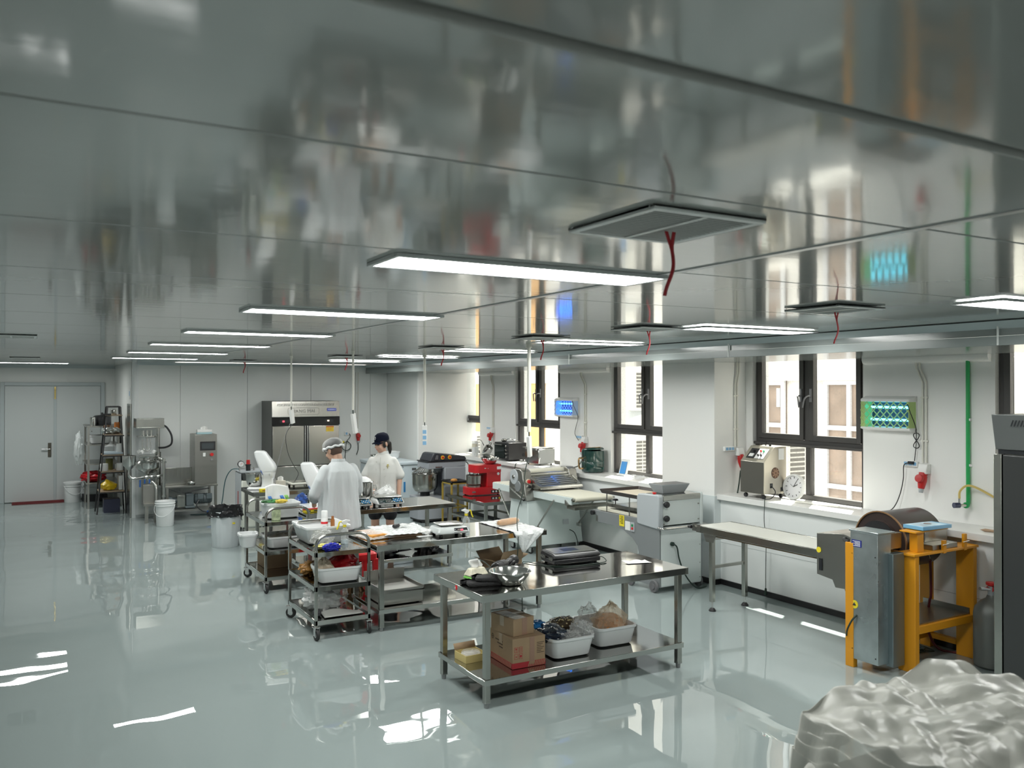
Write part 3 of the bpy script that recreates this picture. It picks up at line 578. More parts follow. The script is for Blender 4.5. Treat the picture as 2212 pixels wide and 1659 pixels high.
cb = carton('shipping_carton', 'large brown shipping carton with red stripes on the near table shelf', .27, .36, .215, (3.15, 5.41, SZ), -.03)
M_print = mat('carton_red_print', (.42, .03, .04), .7); M_ink = mat('carton_ink', (.09, .06, .04), .8)
MB().box(-.136, -.1815, .002, .136, -.180, .042).build('red_band', M_print, cb); MB().box(-.1365, -.18, .002, -.135, .18, .042).build('red_band', M_print, cb)
for i in range(10): MB().add([(-.01+.014*i, -.1822, .004), (-.003+.014*i, -.1822, .004), (.009+.014*i, -.1822, .04), (.002+.014*i, -.1822, .04)], [(0, 1, 2, 3)]).build('stripe', M_card, cb, smooth=False)
for i in range(16): MB().add([(-.1372, .17-.021*i, .004), (-.1372, .16-.021*i, .004), (-.1372, .15-.021*i, .04), (-.1372, .16-.021*i, .04)], [(0, 1, 2, 3)]).build('stripe', M_card, cb, smooth=False)
for i, (ix, iz) in enumerate(((-.105, .135), (-.068, .135), (-.105, .088), (-.068, .088))):
    f = MB().box(ix-.013, -.1812, iz-.017, ix+.013, -.1802, iz+.017).box(ix-.011, -.182, iz-.015, ix+.011, -.1808, iz+.015).build('handling_mark', M_print if False else M_card, cb)
    fr = MB().box(ix-.014, -.1815, iz-.019, ix-.012, -.1803, iz+.019).box(ix+.012, -.1815, iz-.019, ix+.014, -.1803, iz+.019).box(ix-.012, -.1815, iz+.017, ix+.012, -.1803, iz+.019).box(ix-.012, -.1815, iz-.019, ix+.012, -.1803, iz-.017)
    if i == 0: fr.add([(ix-.007, -.1825, iz+.012), (ix+.007, -.1825, iz+.012), (ix+.004, -.1825, iz), (ix-.004, -.1825, iz)], [(0, 1, 2, 3)]).box(ix-.001, -.1827, iz-.011, ix+.001, -.1822, iz).box(ix-.006, -.1827, iz-.013, ix+.006, -.1822, iz-.011)
    if i == 1: fr.add([(ix-.008, -.1825, iz+.006), (ix-.002, -.1825, iz+.006), (ix-.005, -.1825, iz+.013)], [(0, 1, 2)]).add([(ix+.002, -.1825, iz+.006), (ix+.008, -.1825, iz+.006), (ix+.005, -.1825, iz+.013)], [(0, 1, 2)]).box(ix-.006, -.1827, iz-.012, ix-.004, -.1822, iz+.006).box(ix+.004, -.1827, iz-.012, ix+.006, -.1822, iz+.006)
    if i == 2: fr.box(ix-.006, -.1827, iz-.004, ix+.006, -.1822, iz+.002)
    if i == 3: fr.lathe([(.001, 0), (.009, 0), (.009, .001), (.001, .001)], (ix, -.183, iz), 14, 'y').box(ix-.001, -.1827, iz-.012, ix+.001, -.1822, iz)
    fr.build('red_symbol', M_print, cb, smooth=False)
for i in range(7): MB().box(.065, -.1815, .165-.012*i, .125-.012*(i % 3), -.1803, .169-.012*i).build('printed_line', M_ink, cb)
for i in range(3): MB().box(-.1363, -.03+.0*i, .155-.022*i, -.1352, .085-.03*i, .163-.022*i).build('printed_line', M_ink, cb)
MB().lathe([(.020, 0), (.020, .001), (.017, .001), (.017, 0)], (0, 0, 0), 20, cap=False).build('round_logo', M_ink, cb, loc=(-.1355, .13, .165), rot=(0, -PI/2, 0))
MB().box(-.1363, .128, .145, -.1352, .132, .185).box(-.1363, .113, .163, -.1352, .147, .167).build('logo_bars', M_ink, cb)
MB().box(.005, -.1817, .02, .045, -.1806, .215).build('tape_strip', mat('tape_pinkish', (.33, .20, .14), .3), cb)
cs = carton('small_carton', 'small taped brown carton lying on the large carton', .19, .27, .125, (3.115, 5.42, SZ+.2165), .14)
MB().box(-.08, -.136, .1262, .02, .1, .1272).build('shipping_label', mat('label_film', (.60, .56, .50), .25, vary=(30, .2)), cs)
for i in range(5): MB().box(-.072, -.09+.03*i, .1273, .012-.02*(i % 2), -.082+.03*i, .1278).build('label_line', M_paper, cs)
MB().box(-.015, -.1362, .0, .03, -.1352, .125).build('tape_strip', mat('tape_pinkish', (.33, .20, .14), .3), cs)

t1 = tub('storage_tub', 'white tub heaped with snack packets on the near table shelf', .36, .40, .155, (3.545, 5.42, SZ), -.04)
bag('snack_packet', 'dark blue and gold snack packet in the left white tub', (3.44, 5.40, SZ+.10), (.11, .14, .06), 3, mat('packet_blue_gold', (.02, .03, .05), .18, vary=(9, .9), bump=(14, .8)), 'packet', 'snack packets in the tub', amp=.3)
def dots_mat():
    m = mat('packet_dots', (.05, .035, .02), .2, bump=(14, .7)); nt = m.node_tree; b = nt.nodes['Principled BSDF']
    tc = nt.nodes.new('ShaderNodeTexCoord'); v = nt.nodes.new('ShaderNodeTexVoronoi'); v.inputs['Scale'].default_value = 42; r = nt.nodes.new('ShaderNodeValToRGB')
    r.color_ramp.elements[0].position = .25; r.color_ramp.elements[0].color = (.60, .50, .26, 1); r.color_ramp.elements[1].position = .33; r.color_ramp.elements[1].color = (.05, .035, .02, 1)
    nt.links.new(tc.outputs['Object'], v.inputs[0]); nt.links.new(v.outputs['Distance'], r.inputs[0]); nt.links.new(r.outputs[0], b.inputs['Base Color']); return m
bag('snack_packet', 'brown polka-dotted packet at the back of the left white tub', (3.62, 5.53, SZ+.11), (.13, .09, .06), 8, dots_mat(), 'packet', 'snack packets in the tub', amp=.2)
bag('snack_packet', 'sky blue packet end poking up in the left white tub', (3.40, 5.53, SZ+.15), (.06, .05, .04), 31, mat('packet_sky', (.03, .20, .50), .2, bump=(14, .8)), 'packet', 'snack packets in the tub', amp=.3)
bag('clear_bag', 'crumpled clear plastic bag at the right corner of the left tub', (3.66, 5.32, SZ+.10), (.08, .09, .07), 21, M_film, amp=.45, freq=4, group='crumpled plastic bags')
bag('clear_bag', 'low crumpled clear bag at the front of the left tub', (3.53, 5.29, SZ+.10), (.09, .06, .045), 22, M_film, amp=.45, freq=4, group='crumpled plastic bags')
t2 = tub('storage_tub', 'white tub with a tall bag of orange crumbs on the near table shelf', .36, .42, .155, (4.0, 5.50, SZ), -.04)
M_crumb = mat('orange_crumbs', (.55, .24, .06), .8, vary=(30, .35), bump=(80, .8))
bag('crumb_bag', 'tall clear bag of orange crumbs standing in the right white tub', (4.04, 5.47, SZ+.025), (.125, .14, .13), 41, film('tan_film', (.86, .76, .60), .72, .1, (20, .9)), 'bag', neck=(.02, 0, .03), amp=.35, fill=(.115, .13, .085, .10), fillm=M_crumb, freq=3.4)
bag('clear_bag', 'crumpled clear bag behind the bag of orange crumbs', (3.93, 5.62, SZ+.06), (.09, .07, .10), 45, M_film, amp=.4, group='crumpled plastic bags')
# ------------------------------------------------------------ middle table
BZ = .786
M_orng = mat('orange_bread', (.70, .30, .05), .7, vary=(12, .25), bump=(30, .6)); M_brd = mat('bread_brown', (.55, .26, .06), .7, vary=(14, .25), bump=(30, .5))
ob = thing('bread_bag', 'flat clear bag of orange bread at the left end of the middle table', 'bag', (2.90, 7.72, BZ), .2, 'bagged bread')
MB().prism([(-.13, .0), (.15, .0), (.15, .012), (.02, .045), (-.13, .04)], -.18, .16, 'y').build('bread', M_orng, ob, bevel=.015)
MB().grid(lambda u, v: (-.17+.36*u, -.21+.42*v, .052*(1-abs(2*u-1)**3)*(1-abs(2*v-1)**3)+.006+.012*abs(N3((u, v, 0), 7, 4))), 22, 22).build('film_wrap', M_film, ob, solid=.001)
tray = thing('film_covered_board', 'brown wooden board covered by crinkled film on the middle table', 'board', (3.22, 7.80, BZ), -.06)
MB().box(-.22, -.27, .0, .22, .27, .022).build('board', M_cardd, tray, bevel=.003)
MB().grid(lambda u, v: (-.26+.50*u, -.30+.60*v, .026+.022*abs(N3((u*3, v*3, 0), 2.2, 6))+.01*abs(N3((u, v, 0), 14, 6))), 36, 36).build('film_cover', film('crinkled_film', (.80, .83, .82), .30, .12), tray, solid=.001)
br = thing('scraper', 'white scraper with a fat black handle lying on the film', 'scraper', (3.20, 7.86, BZ+.058), RAD(28))
MB().lathe([(.001, -.06), (.016, -.056), (.021, -.03), (.019, .02), (.012, .03)], n=14, axis='x').build('handle', M_plblk, br)
MB().add([(.03, -.03, 0), (.03, .03, 0), (.14, .05, 0), (.14, -.05, 0)], [(0, 1, 2, 3)]).build('blade', M_plwht, br, solid=.003)
def kitchen_scale(label, loc, rz):
    t = thing('digital_scale', label, 'scale', loc, rz, 'digital scales')
    loft(MB(), [[(p[0], p[1], z) for p in rrect(w, d, .03)] for w, d, z in ((.33, .27, .022), (.335, .275, .04), (.30, .24, .078), (.24, .18, .085))]).build('body', mat('scale_white', (.74, .78, .77), .35), t, bevel=.004)
    loft(MB(), [[(p[0], p[1]+.01, z) for p in rrect(w, d, .02)] for w, d, z in ((.10, .10, .084), (.10, .10, .096), (.245, .20, .100), (.25, .205, .104), (.25, .205, .108), (.243, .198, .110))]).build('platform', M_ss, t)
    MB().add([(.0, -.1365, .032), (.145, -.1365, .032), (.138, -.124, .075), (.005, -.124, .075)], [(0, 1, 2, 3)]).build('display_panel', M_dark, t, solid=.003)
    MB().add([(.035, -.1375, .048), (.095, -.1375, .048), (.094, -.131, .066), (.036, -.131, .066)], [(0, 1, 2, 3)]).build('display_window', mat('lcd_grey', (.28, .22, .20), .2), t, solid=.002)
    MB().add([(.068, -.1392, .050), (.092, -.1392, .050), (.091, -.134, .064), (.069, -.134, .064)], [(0, 1, 2, 3)]).build('red_digits', M_led, t, solid=.002)
    for px, py in ((-.12, -.09), (.12, -.09), (-.12, .09), (.12, .09)): MB().cyl((px, py, 0), (px, py, .026), .017).build('foot', M_plblk, t)
    return t
kitchen_scale('white digital scale with red digits on the middle table', (3.58, 7.47, BZ), -.05)
def spray(label, loc, rz, m_trig):
    t = thing('spray_bottle', label, 'bottle', loc, rz, 'spray bottles')
    MB().lathe([(.001, 0), (.034, 0), (.037, .006), (.037, .10), (.034, .12), (.018, .145), (.013, .150), (.013, .16)], n=20).build('bottle', M_clear, t)
    MB().lathe([(.001, .004), (.033, .004), (.033, .035), (.001, .035)], n=18).build('liquid', film('water', (.8, .9, .95), .8, .05, None), t)
    MB().lathe([(.016, .155), (.016, .175), (.001, .175)], n=16).build('collar', m_trig, t)
    MB().prism([(-.05, .215), (-.01, .222), (.03, .21), (.03, .195), (.012, .175), (-.012, .175), (-.02, .195), (-.05, .203)], -.010, .010, 'y').build('spray_head', M_plwht, t, bevel=.003)
    MB().tube(catmull([(.028, 0, .205), (.05, 0, .20), (.06, 0, .165), (.075, 0, .135)], 4), .007).build('trigger', m_trig, t)
    return t
spray('spray bottle with yellow trigger on the middle table beside the scale', (3.80, 7.53, BZ), 0, M_yel)
spray('spray bottle with yellow trigger on the near trolley', (2.58, 7.62, .761), PI, M_yel)
def flap(u, v):
    x = 4.16+.36*u; y = 7.10+.85*v
    if v < .14:
        k = (.14-v)/.14; w = 1-k*.92; xc = 4.26; x = xc+(x-xc)*w; y = 7.205-.004-.012*abs(math.sin(u*9)); z = BZ+.004-.20*k
    else: z = BZ+.004+.012*abs(N3((x, y, 0), 12, 3))+.006*abs(N3((x, y, 1), 30, 5))
    return (x, y, z)
tag(MB().grid(flap, 30, 50).build('plastic_sheet', film('wrinkled_sheet', (.86, .88, .88), .30, .15), solid=.001), 'wrinkled plastic sheet hanging over the right end of the middle table', 'plastic sheet')
rl = thing('bread_roll', 'long tan bread roll in film on the plastic sheet', 'bread', (4.33, 7.62, BZ+.042), .25, 'bagged bread')
MB().lathe([(.004, -.15), (.022, -.14), (.032, -.09), (.034, .05), (.028, .12), (.006, .155)], n=16, axis='x').build('bread', M_brd, rl)
MB().lathe([(.001, -.19), (.006, -.165), (.030, -.145), (.037, -.09), (.039, .05), (.034, .13), (.008, .16), (.001, .18)], n=16, axis='x').build('film_wrap', M_clear, rl)
tag(MB().box(3.25, 7.44, BZ, 3.40, 7.50, BZ+.004).build('plastic_strip', M_plwht, bevel=.002), 'white plastic strip lying in front of the digital scale', 'strip')
bag('crumpled_tissue', 'crumpled white tissue beside the digital scale', (3.37, 7.53, BZ), (.05, .04, .028), 61, mat('tissue_paper', (.88, .88, .86), .8), 'tissue', amp=.4)
# middle table shelf
gr = thing('steel_griddle', 'stainless box griddle on the shelf of the middle table', 'griddle', (3.05, 7.58, .196), 0)
MB().box(-.20, -.24, .012, .20, .24, .12).build('body', M_ssd, gr, bevel=.004)
MB().prism([(-.21, .12), (.21, .12), (.21, .16), (.20, .16), (.20, .135), (-.20, .135), (-.20, .16), (-.21, .16)], -.25, .25, 'y').box(-.21, .24, .12, .21, .25, .24).box(-.21, -.25, .12, .21, -.24, .155).build('pan', M_ssd, gr, bevel=.003)
for px, py in ((-.16, -.2), (.16, -.2), (-.16, .2), (.16, .2)): MB().cyl((px, py, 0), (px, py, .014), .014).build('foot', M_rubber, gr)
MB().cyl((.20, -.05, .06), (.225, -.05, .06), .010).cyl((.225, -.05, .06), (.245, -.05, .06), .022).build('knob', M_plblk, gr)
oc = thing('open_carton', 'open brown carton with raised flaps behind the near table', 'carton', (4.24, 7.60, .196), .3, 'cardboard cartons')
MB().box(-.17, -.13, 0, .17, .13, .004).box(-.17, -.13, .004, .17, -.126, .26).box(-.17, .126, .004, .17, .13, .26).box(-.17, -.126, .004, -.166, .126, .26).box(.166, -.126, .004, .17, .126, .26).build('carton_body', M_card, oc)
for vsx in ([(-.17, -.13, .26), (.17, -.13, .26), (.15, -.17, .37), (-.15, -.17, .37)], [(-.17, .13, .26), (.17, .13, .26), (.17, .20, .34), (-.17, .20, .34)], [(-.17, -.13, .26), (-.17, .13, .26), (-.27, .12, .30), (-.27, -.12, .30)], [(.17, -.13, .26), (.17, .13, .26), (.28, .12, .29), (.28, -.12, .29)]):
    MB().add(vsx, [(0, 1, 2, 3)]).build('flap', M_card, oc, solid=.004)

# ------------------------------------------------------------ table with price scales
CZ = .786
def price_scale(label, loc, rz):
    t = thing('price_scale', label, 'scale', loc, rz, 'price scales')
    MB().prism([(-.13, .03), (.15, .03), (.15, .085), (-.06, .10), (-.145, .05)], -.165, .165, 'x').build('body', M_plwht, t, bevel=.010)
    MB().add([(-.15, -.1475, .055), (.15, -.1475, .055), (.15, -.068, .1015), (-.15, -.068, .1015)], [(0, 1, 2, 3)]).build('display_panel', mat('panel_teal_black', (.012, .03, .032), .2), t, solid=.003)
    for k, (a, b, c, d) in enumerate(((-.13, -.075, .55, .85), (-.06, .01, .55, .85), (-.06, .01, .12, .42))):
        P = lambda x, s: (x, -.1475+.0795*s-.002, .055+.0465*s+.003)
        MB().add([P(a, c), P(b, c), P(b, d), P(a, d)], [(0, 1, 2, 3)]).build('lcd_window', mat('lcd_pale', (.42, .44, .40), .2), t, solid=.002)
        MB().add([P(a+.004, c+.05), P(b-.004, c+.05), P(b-.004, d-.05), P(a+.004, d-.05)], [(0, 1, 2, 3)]).build('lcd_screen', M_dark, t, solid=.005)
    for i in range(5):
        for j in range(4):
            x = .035+.022*i; s = .12+.2*j; P = lambda x, s: (x, -.1475+.0795*s-.003, .055+.0465*s+.004)
            MB().add([P(x, s), P(x+.015, s), P(x+.015, s+.13), P(x, s+.13)], [(0, 1, 2, 3)]).build('key', mat('key_blue', (.06, .30, .62), .4) if (i+j) % 3 else mat('key_white', (.75, .78, .78), .4), t, solid=.002)
    loft(MB(), [[(p[0], p[1]+.035, z) for p in rrect(w, d, .02)] for w, d, z in ((.10, .10, .085), (.10, .10, .108), (.33, .235, .112), (.335, .24, .118), (.33, .235, .121))]).build('platform', M_ss, t)
    for px, py in ((-.13, -.10), (.13, -.10), (-.13, .11), (.13, .11)): MB().cyl((px, py, 0), (px, py, .032), .016).build('foot', M_plblk, t)
    return t
price_scale('price scale with red sticker half hidden by the man', (3.40, 9.66, CZ), 0); 
price_scale('price scale with blue keys nearest the woman', (3.80, 9.64, CZ), -.05)
tag(MB().box(3.30, 9.508, CZ+.072, 3.36, 9.512, CZ+.078).build('red_sticker', M_red), 'small red sticker on the hidden price scale', 'sticker')
pot = thing('steel_mixer_bowl', 'tall steel mixer bowl beside the man on the table', 'bowl', (3.64, 9.98, CZ), 0)
MB().lathe([(.001, .0), (.06, 0), (.06, .03), (.03, .04), (.07, .06), (.098, .10), (.102, .26), (.108, .268), (.102, .272), (.097, .262), (.094, .10), (.066, .066), (.001, .055)], n=36).build('bowl_body', M_ssp, pot)
MB().tube([(.10, .0, .22), (.14, 0, .22), (.15, 0, .19), (.14, 0, .15), (.098, 0, .14)], .006).build('bowl_handle', M_ssp, pot)
tag(MB().lathe([(.10, .274), (.085, .30), (.035, .33), (.001, .333)], (3.62, 9.98, CZ), 24).build('bowl_cover', M_plwht), 'white cone cover on the tall steel mixer bowl', 'cover')
bag('milky_bag', 'crumpled milky plastic bag before the woman', (3.93, 10.06, CZ), (.13, .09, .09), 71, M_bagw, amp=.4, group='crumpled plastic bags', neck=(.06, 0, .03))

def stand_mixer(label, loc, rz, bowl_=True):
    t = thing('stand_mixer', label, 'mixer', loc, rz, 'white stand mixers')
    M_mx = mat('mixer_white', (.82, .84, .84), .22, spec=.6)
    loft(MB(), [[(p[0]-.04, p[1], z) for p in rrect(w, d, .04)] for w, d, z in ((.32, .22, 0), (.32, .22, .018), (.29, .19, .032))]).build('base', M_mx, t, bevel=.004)
    loft(MB(), [[(p[0]+dx, p[1], z) for p in rrect(w, d, .03)] for w, d, dx, z in ((.15, .16, .03, .03), (.135, .15, .03, .06), (.13, .145, .03, .16), (.14, .15, .03, .165), (.15, .155, .03, .25))]).build('column', M_mx, t)
    loft(MB(), [[(p[0]+dx, p[1], z+p[0]*tl) for p in rrect(w, d, .035)] for w, d, dx, z, tl in ((.16, .16, .03, .245, 0), (.175, .165, .035, .27, .15), (.18, .165, .01, .34, .15), (.15, .15, -.045, .46, .05), (.13, .14, -.065, .515, 0), (.09, .10, -.07, .535, 0))]).build('tilt_head', M_mx, t)
    MB().box(.09, -.045, .08, .1055, .025, .14).build('rating_plate', mat('plate_grey', (.35, .35, .36), .4, vary=(120, .5)), t)
    for s in (-1, 1): MB().box(.05, s*.0785-.003, .19, .065, s*.0785+.003, .22).build('button', mat('plate_grey2', (.45, .47, .48), .4), t)
    MB().add([(-.045, -.0835, .26), (-.02, -.0835, .20), (-.015, -.0835, .205), (-.04, -.0835, .27)], [(0, 1, 2, 3)]).build('blue_stripe', M_blue, t, solid=.002)
    if bowl_: MB().lathe([(.001, .02), (.05, .02), (.085, .06), (.10, .12), (.105, .21), (.109, .212), (.101, .213), (.096, .12), (.08, .065), (.001, .03)], (-.13, .02, 0), 30).build('mixing_bowl', M_ssp, t)
    MB().tube(catmull([(.10, .0, .05), (.15, -.03, .02), (.20, -.06, .01), (.26, -.05, .012)], 5), .004).build('power_cord', mat('cord_grey', (.25, .25, .25), .5), t)
    return t
stand_mixer('white stand mixer with tilted head on the far table before the fridge', (2.95, 12.12, .791), RAD(-25)).scale = (1.2, 1.25, 1.0)
stand_mixer('white stand mixer with tilted head beside the man', (3.00, 9.98, CZ), RAD(-25), False).scale = (1.2, 1.25, 1.0)
yb = thing('wrap_box', 'yellow and red cling-film box at the front of the table by the man', 'box', (2.90, 9.60, CZ), .2, 'yellow cling-film boxes')
MB().box(-.15, -.022, 0, .15, .022, .042).build('box_body', M_yel, yb, bevel=.003); MB().box(-.151, -.0225, .03, .10, .0225, .0425).build('red_edge', M_red, yb)
for i in range(3): MB().box(-.12+.09*i, -.0228, .010, -.07+.09*i, -.022, .024).build('print_block', M_dark, yb)
ps = thing('folded_film_stack', 'stack of folded clear film sheets on the table behind the trolley', 'film', (2.99, 9.77, CZ), .1)
for i in range(5): MB().grid(lambda u, v, i=i: (-.2+.38*u+.01*i, -.13+.24*v, .002+.008*i+.006*abs(N3((u, v, i), 5, i))), 10, 10).build('film_sheet', film('grey_film', (.75, .79, .80), .3), ps, solid=.001)
bag('blue_bag', 'blue patterned plastic bag behind the second stand mixer', (2.90, 10.16, CZ), (.07, .05, .075), 81, mat('blue_pattern', (.02, .07, .28), .35, vary=(22, .9)), amp=.3)
bag('black_bag', 'long black plastic bag on the shelf under the price scales', (3.72, 9.74, .171), (.40, .20, .12), 85, M_bagblk, amp=.35, freq=2.6, group='black plastic bags')
bag('black_bag', 'black plastic bag drooping off the right end of that shelf', (4.36, 9.74, .171), (.15, .18, .11), 88, M_bagblk, amp=.4, group='black plastic bags')
wb_ = thing('flour_bag', 'clear bag of white flour lying on the shelf under the price scales', 'bag', (3.12, 9.56, .171), .1)
loft(MB(), [[(p[0], p[1], z) for p in rrect(w, d, .05)] for w, d, z in ((.26, .15, 0), (.29, .18, .03), (.27, .16, .055), (.2, .1, .062))]).build('flour', mat('flour', (.85, .85, .83), .9), wb_)
MB().ell((.02, 0, .045), (.18, .11, .06), 24, 14, fn=lambda d: 1+.3*N3(d, 4, 12)).build('bag_skin', M_film, wb_)

# far table
fs = thing('platform_scale', 'low white platform scale on the far table before the fridge', 'scale', (3.52, 12.22, .791), .02)
loft(MB(), [[(p[0], p[1], z) for p in rrect(w, d, .03)] for w, d, z in ((.44, .30, .03), (.46, .32, .045), (.45, .31, .062))]).build('body', mat('scale_cream', (.74, .74, .66), .4), fs); MB().box(-.20, -.13, .062, .20, .14, .070).build('platform', M_ss, fs, bevel=.004)
for px, py in ((-.18, -.11), (.18, -.11), (-.18, .11), (.18, .11)): MB().cyl((px, py, 0), (px, py, .032), .015).build('foot', M_plblk, fs)
tb = thing('tissue_box', 'square white tissue box with a pulled tissue on the far table', 'tissues', (3.17, 12.16, .791), .1)
MB().box(-.055, -.055, 0, .055, .055, .10).build('box_body', mat('tissue_box_cream', (.72, .68, .58), .6), tb, bevel=.004); MB().grid(lambda u, v: ((u-.5)*.09, .02*math.sin(u*8), .095+.07*v*(1-.7*abs(u-.5))), 10, 5).build('tissue', mat('tissue_paper', (.88, .88, .86), .8), tb, solid=.001)
y2 = thing('wrap_box', 'yellow cling-film box along the front edge of the far table', 'box', (2.98, 11.80, .791), .12, 'yellow cling-film boxes')
MB().box(-.2, -.025, 0, .2, .025, .04).build('box_body', M_yel, y2, bevel=.003)
for i in range(4): MB().box(-.17+.09*i, -.0258, .010, -.13+.09*i, -.025, .026).build('print_block', mat('print_brown', (.35, .16, .02), .5), y2)

# ------------------------------------------------------------ near trolley load
Q = .761
tc_ = tub('clear_tub', 'large translucent white tub on top of the near trolley', .42, .52, .165, (2.44, 7.90, Q), 0, mat('tub_translucent', (.74, .76, .76), .4), taper=.84)
bag('flour_pouch', 'clear bag of pale flour at the front of the trolley top', (2.37, 7.62, Q), (.10, .055, .075), 91, M_film, 'bag', amp=.35, group='crumpled plastic bags')
bag('yellow_cloth', 'pale yellow crumpled cloth at the front of the trolley top', (2.37, 7.47, Q), (.11, .05, .022), 93, mat('yellow_cloth_mat', (.75, .68, .22), .8), 'cloth', amp=.35)
bag('blue_gloves', 'bunched royal blue rubber gloves on the trolley edge', (2.36, 7.34, Q), (.075, .045, .034), 95, mat('glove_blue', (.012, .02, .42), .45), 'gloves', amp=.4, freq=4)
cn = thing('spray_can', 'white aerosol can with red print standing in the trolley tub', 'can', (2.50, 7.98, Q+.017), 0)
MB().lathe([(.001, 0), (.031, 0), (.033, .004), (.033, .17), (.031, .178)], n=20).build('can_body', M_plwht, cn); MB().lathe([(.030, .178), (.031, .185), (.030, .245), (.026, .25), (.001, .25)], n=20).build('cap', M_plwht, cn)
MB().lathe([(.0334, .125), (.0336, .126), (.0336, .145), (.0334, .146)], n=20, cap=False).build('red_print', M_red, cn)
for i in range(4): MB().cbox((-.012, -.0335, .105-.012*i), (.03, .001, .004)).build('print_line', mat('print_grey', (.3, .3, .32), .6), cn)
bt = tag(MB().lathe([(.001, 0), (.018, 0), (.02, .01), (.02, .16), (.012, .18), (.012, .20), (.001, .20)], n=16).build('amber_bottle', mat('amber', (.30, .11, .03), .2), loc=(2.565, 7.93, Q+.017)), 'small brown bottle standing in the trolley tub', 'bottle')
tm = tub('storage_tub', 'white tub with a red bag on the middle shelf of the near trolley', .40, .30, .14, (2.46, 7.50, .4615), -.04)
bag('red_bag', 'bright red plastic bag bulging from the trolley tub', (2.53, 7.56, .50), (.14, .10, .10), 101, mat('red_bag_mat', (.50, .012, .02), .3, bump=(16, .8)), amp=.35, neck=(.05, 0, .02))
bag('tan_bag', 'clear bag of tan crumbs in the trolley tub', (2.34, 7.46, .49), (.08, .08, .09), 103, film('tan_film2', (.80, .68, .52), .35), amp=.4, fill=(.07, .07, .05, .07), fillm=M_crumb, neck=(-.02, 0, .05))
bag('ochre_bag', 'ochre crumpled bag behind the tub on the trolley', (2.33, 7.85, .4615), (.10, .09, .06), 105, mat('ochre_bag_mat', (.45, .22, .05), .35, vary=(14, .4), bump=(18, .8)), amp=.4)
bag('milky_bag', 'large milky plastic bag on the lowest trolley shelf', (2.38, 7.68, .1665), (.15, .18, .11), 107, M_bagw, amp=.42, group='crumpled plastic bags', freq=3.2)
bag('clear_bag', 'clear shiny bag at the right of the lowest trolley shelf', (2.58, 7.80, .1665), (.08, .12, .10), 109, M_film, amp=.42, group='crumpled plastic bags')
tag(MB().grid(lambda u, v: (2.30+.36*u+.02*v, 7.33+.20*v, .172+.018*math.sin(u*5)*v+.004), 16, 10).build('folded_sheet', mat('sheet_offwhite', (.70, .70, .66), .6), solid=.006), 'folded off-white sheet at the front of the lowest trolley shelf', 'sheet')
bag('dark_pouch', 'dark grey pouch on the lowest trolley shelf', (2.27, 7.46, .1665), (.035, .05, .03), 111, mat('grey_pouch', (.06, .06, .065), .6), amp=.25)
bag('brown_paper_bag', 'crumpled brown paper bag between trolley and table', (2.86, 8.16, .0), (.10, .09, .17), 113, mat('kraft', (.30, .18, .09), .85, bump=(18, .7)), amp=.25, freq=3.4)
st = thing('plastic_stool', 'red plastic stool behind the near trolley', 'stool', (3.02, 8.47, 0), .08)
loft(MB(), [[(p[0], p[1], z) for p in rrect(w, w, .04)] for w, z in ((.30, .43), (.30, .49), (.27, .505))]).build('seat', M_red, st)
for sx in (-1, 1):
    for sy in (-1, 1): MB().frustum((sx*.155, sy*.155, 0), (.06, .06), (.055, .055), .44, (-sx*.03, -sy*.03)).build('leg', M_red, st, bevel=.006)
for s in (-1, 1): MB().box(-.13, s*.14-.006, .18, .13, s*.14+.006, .21).build('rung', M_red, st); MB().box(s*.14-.006, -.13, .18, s*.14+.006, .13, .21).build('rung', M_red, st)

# ------------------------------------------------------------ far trolley load
q = .756
tub('storage_tub', 'tall white bin behind the handle of the far trolley', .38, .34, .17, (2.50, 9.62, q), 0, taper=.92)
pb = thing('paper_bag', 'white paper bag with blue and green stripes on the far trolley', 'bag', (2.47, 9.66, q+.172), .15)
MB().grid(lambda u, v: (-.12+.24*u+.01*math.sin(v*4), .03*math.sin(u*5)-.03, .02+.16*v*(1+.1*math.sin(u*4))), 14, 10).build('bag_front', M_paper, pb, solid=.002)
MB().grid(lambda u, v: (-.11+.22*u, .05+.02*math.sin(u*5), .02+.15*v), 12, 8).build('bag_back', M_paper, pb, solid=.002)
for k, (a, mm) in enumerate(((.03, mat('stripe_blue', (.06, .20, .55), .5)), (.085, mat('stripe_green', (.25, .55, .12), .5)), (-.11, mat('stripe_blue', (.06, .20, .55), .5)))):
    MB().add([(a, -.062, .02), (a+.045, -.062, .02), (a+.02, -.062, .07), (a-.02, -.062, .07)], [(0, 1, 2, 3)]).build('stripe', mm, pb, solid=.003)
bag('snack_packet', 'green snack packet on the left of the far trolley top', (2.38, 9.50, q+.172), (.11, .05, .022), 121, mat('packet_green', (.05, .20, .06), .3, vary=(14, .8)), 'packet', amp=.3, group='packets on the far trolley')
bag('snack_packet', 'yellow snack packet on the far trolley bin', (2.47, 9.46, q+.172), (.07, .03, .022), 123, mat('packet_yellow', (.75, .55, .08), .4, vary=(18, .4)), 'packet', amp=.3, group='packets on the far trolley')
hb = tub('hanging_bin', 'small white bin hooked on the left side of the far trolley', .17, .26, .15, (2.155, 9.68, .44), 0, taper=.85)
MB().box(.078, -.05, .12, .105, .05, .16).build('hook', M_pltub, hb)
tub('storage_tub', 'translucent tub of brown packets on the middle shelf of the far trolley', .36, .40, .13, (2.49, 9.56, .4415), 0, mat('tub_translucent', (.74, .76, .76), .4))
bag('brown_packet', 'grey-brown packet lying in the tub on the far trolley', (2.49, 9.57, .47), (.14, .15, .06), 125, mat('packet_taupe', (.22, .19, .15), .3, vary=(8, .5), bump=(14, .6)), 'packet', amp=.3, group='packets on the far trolley')
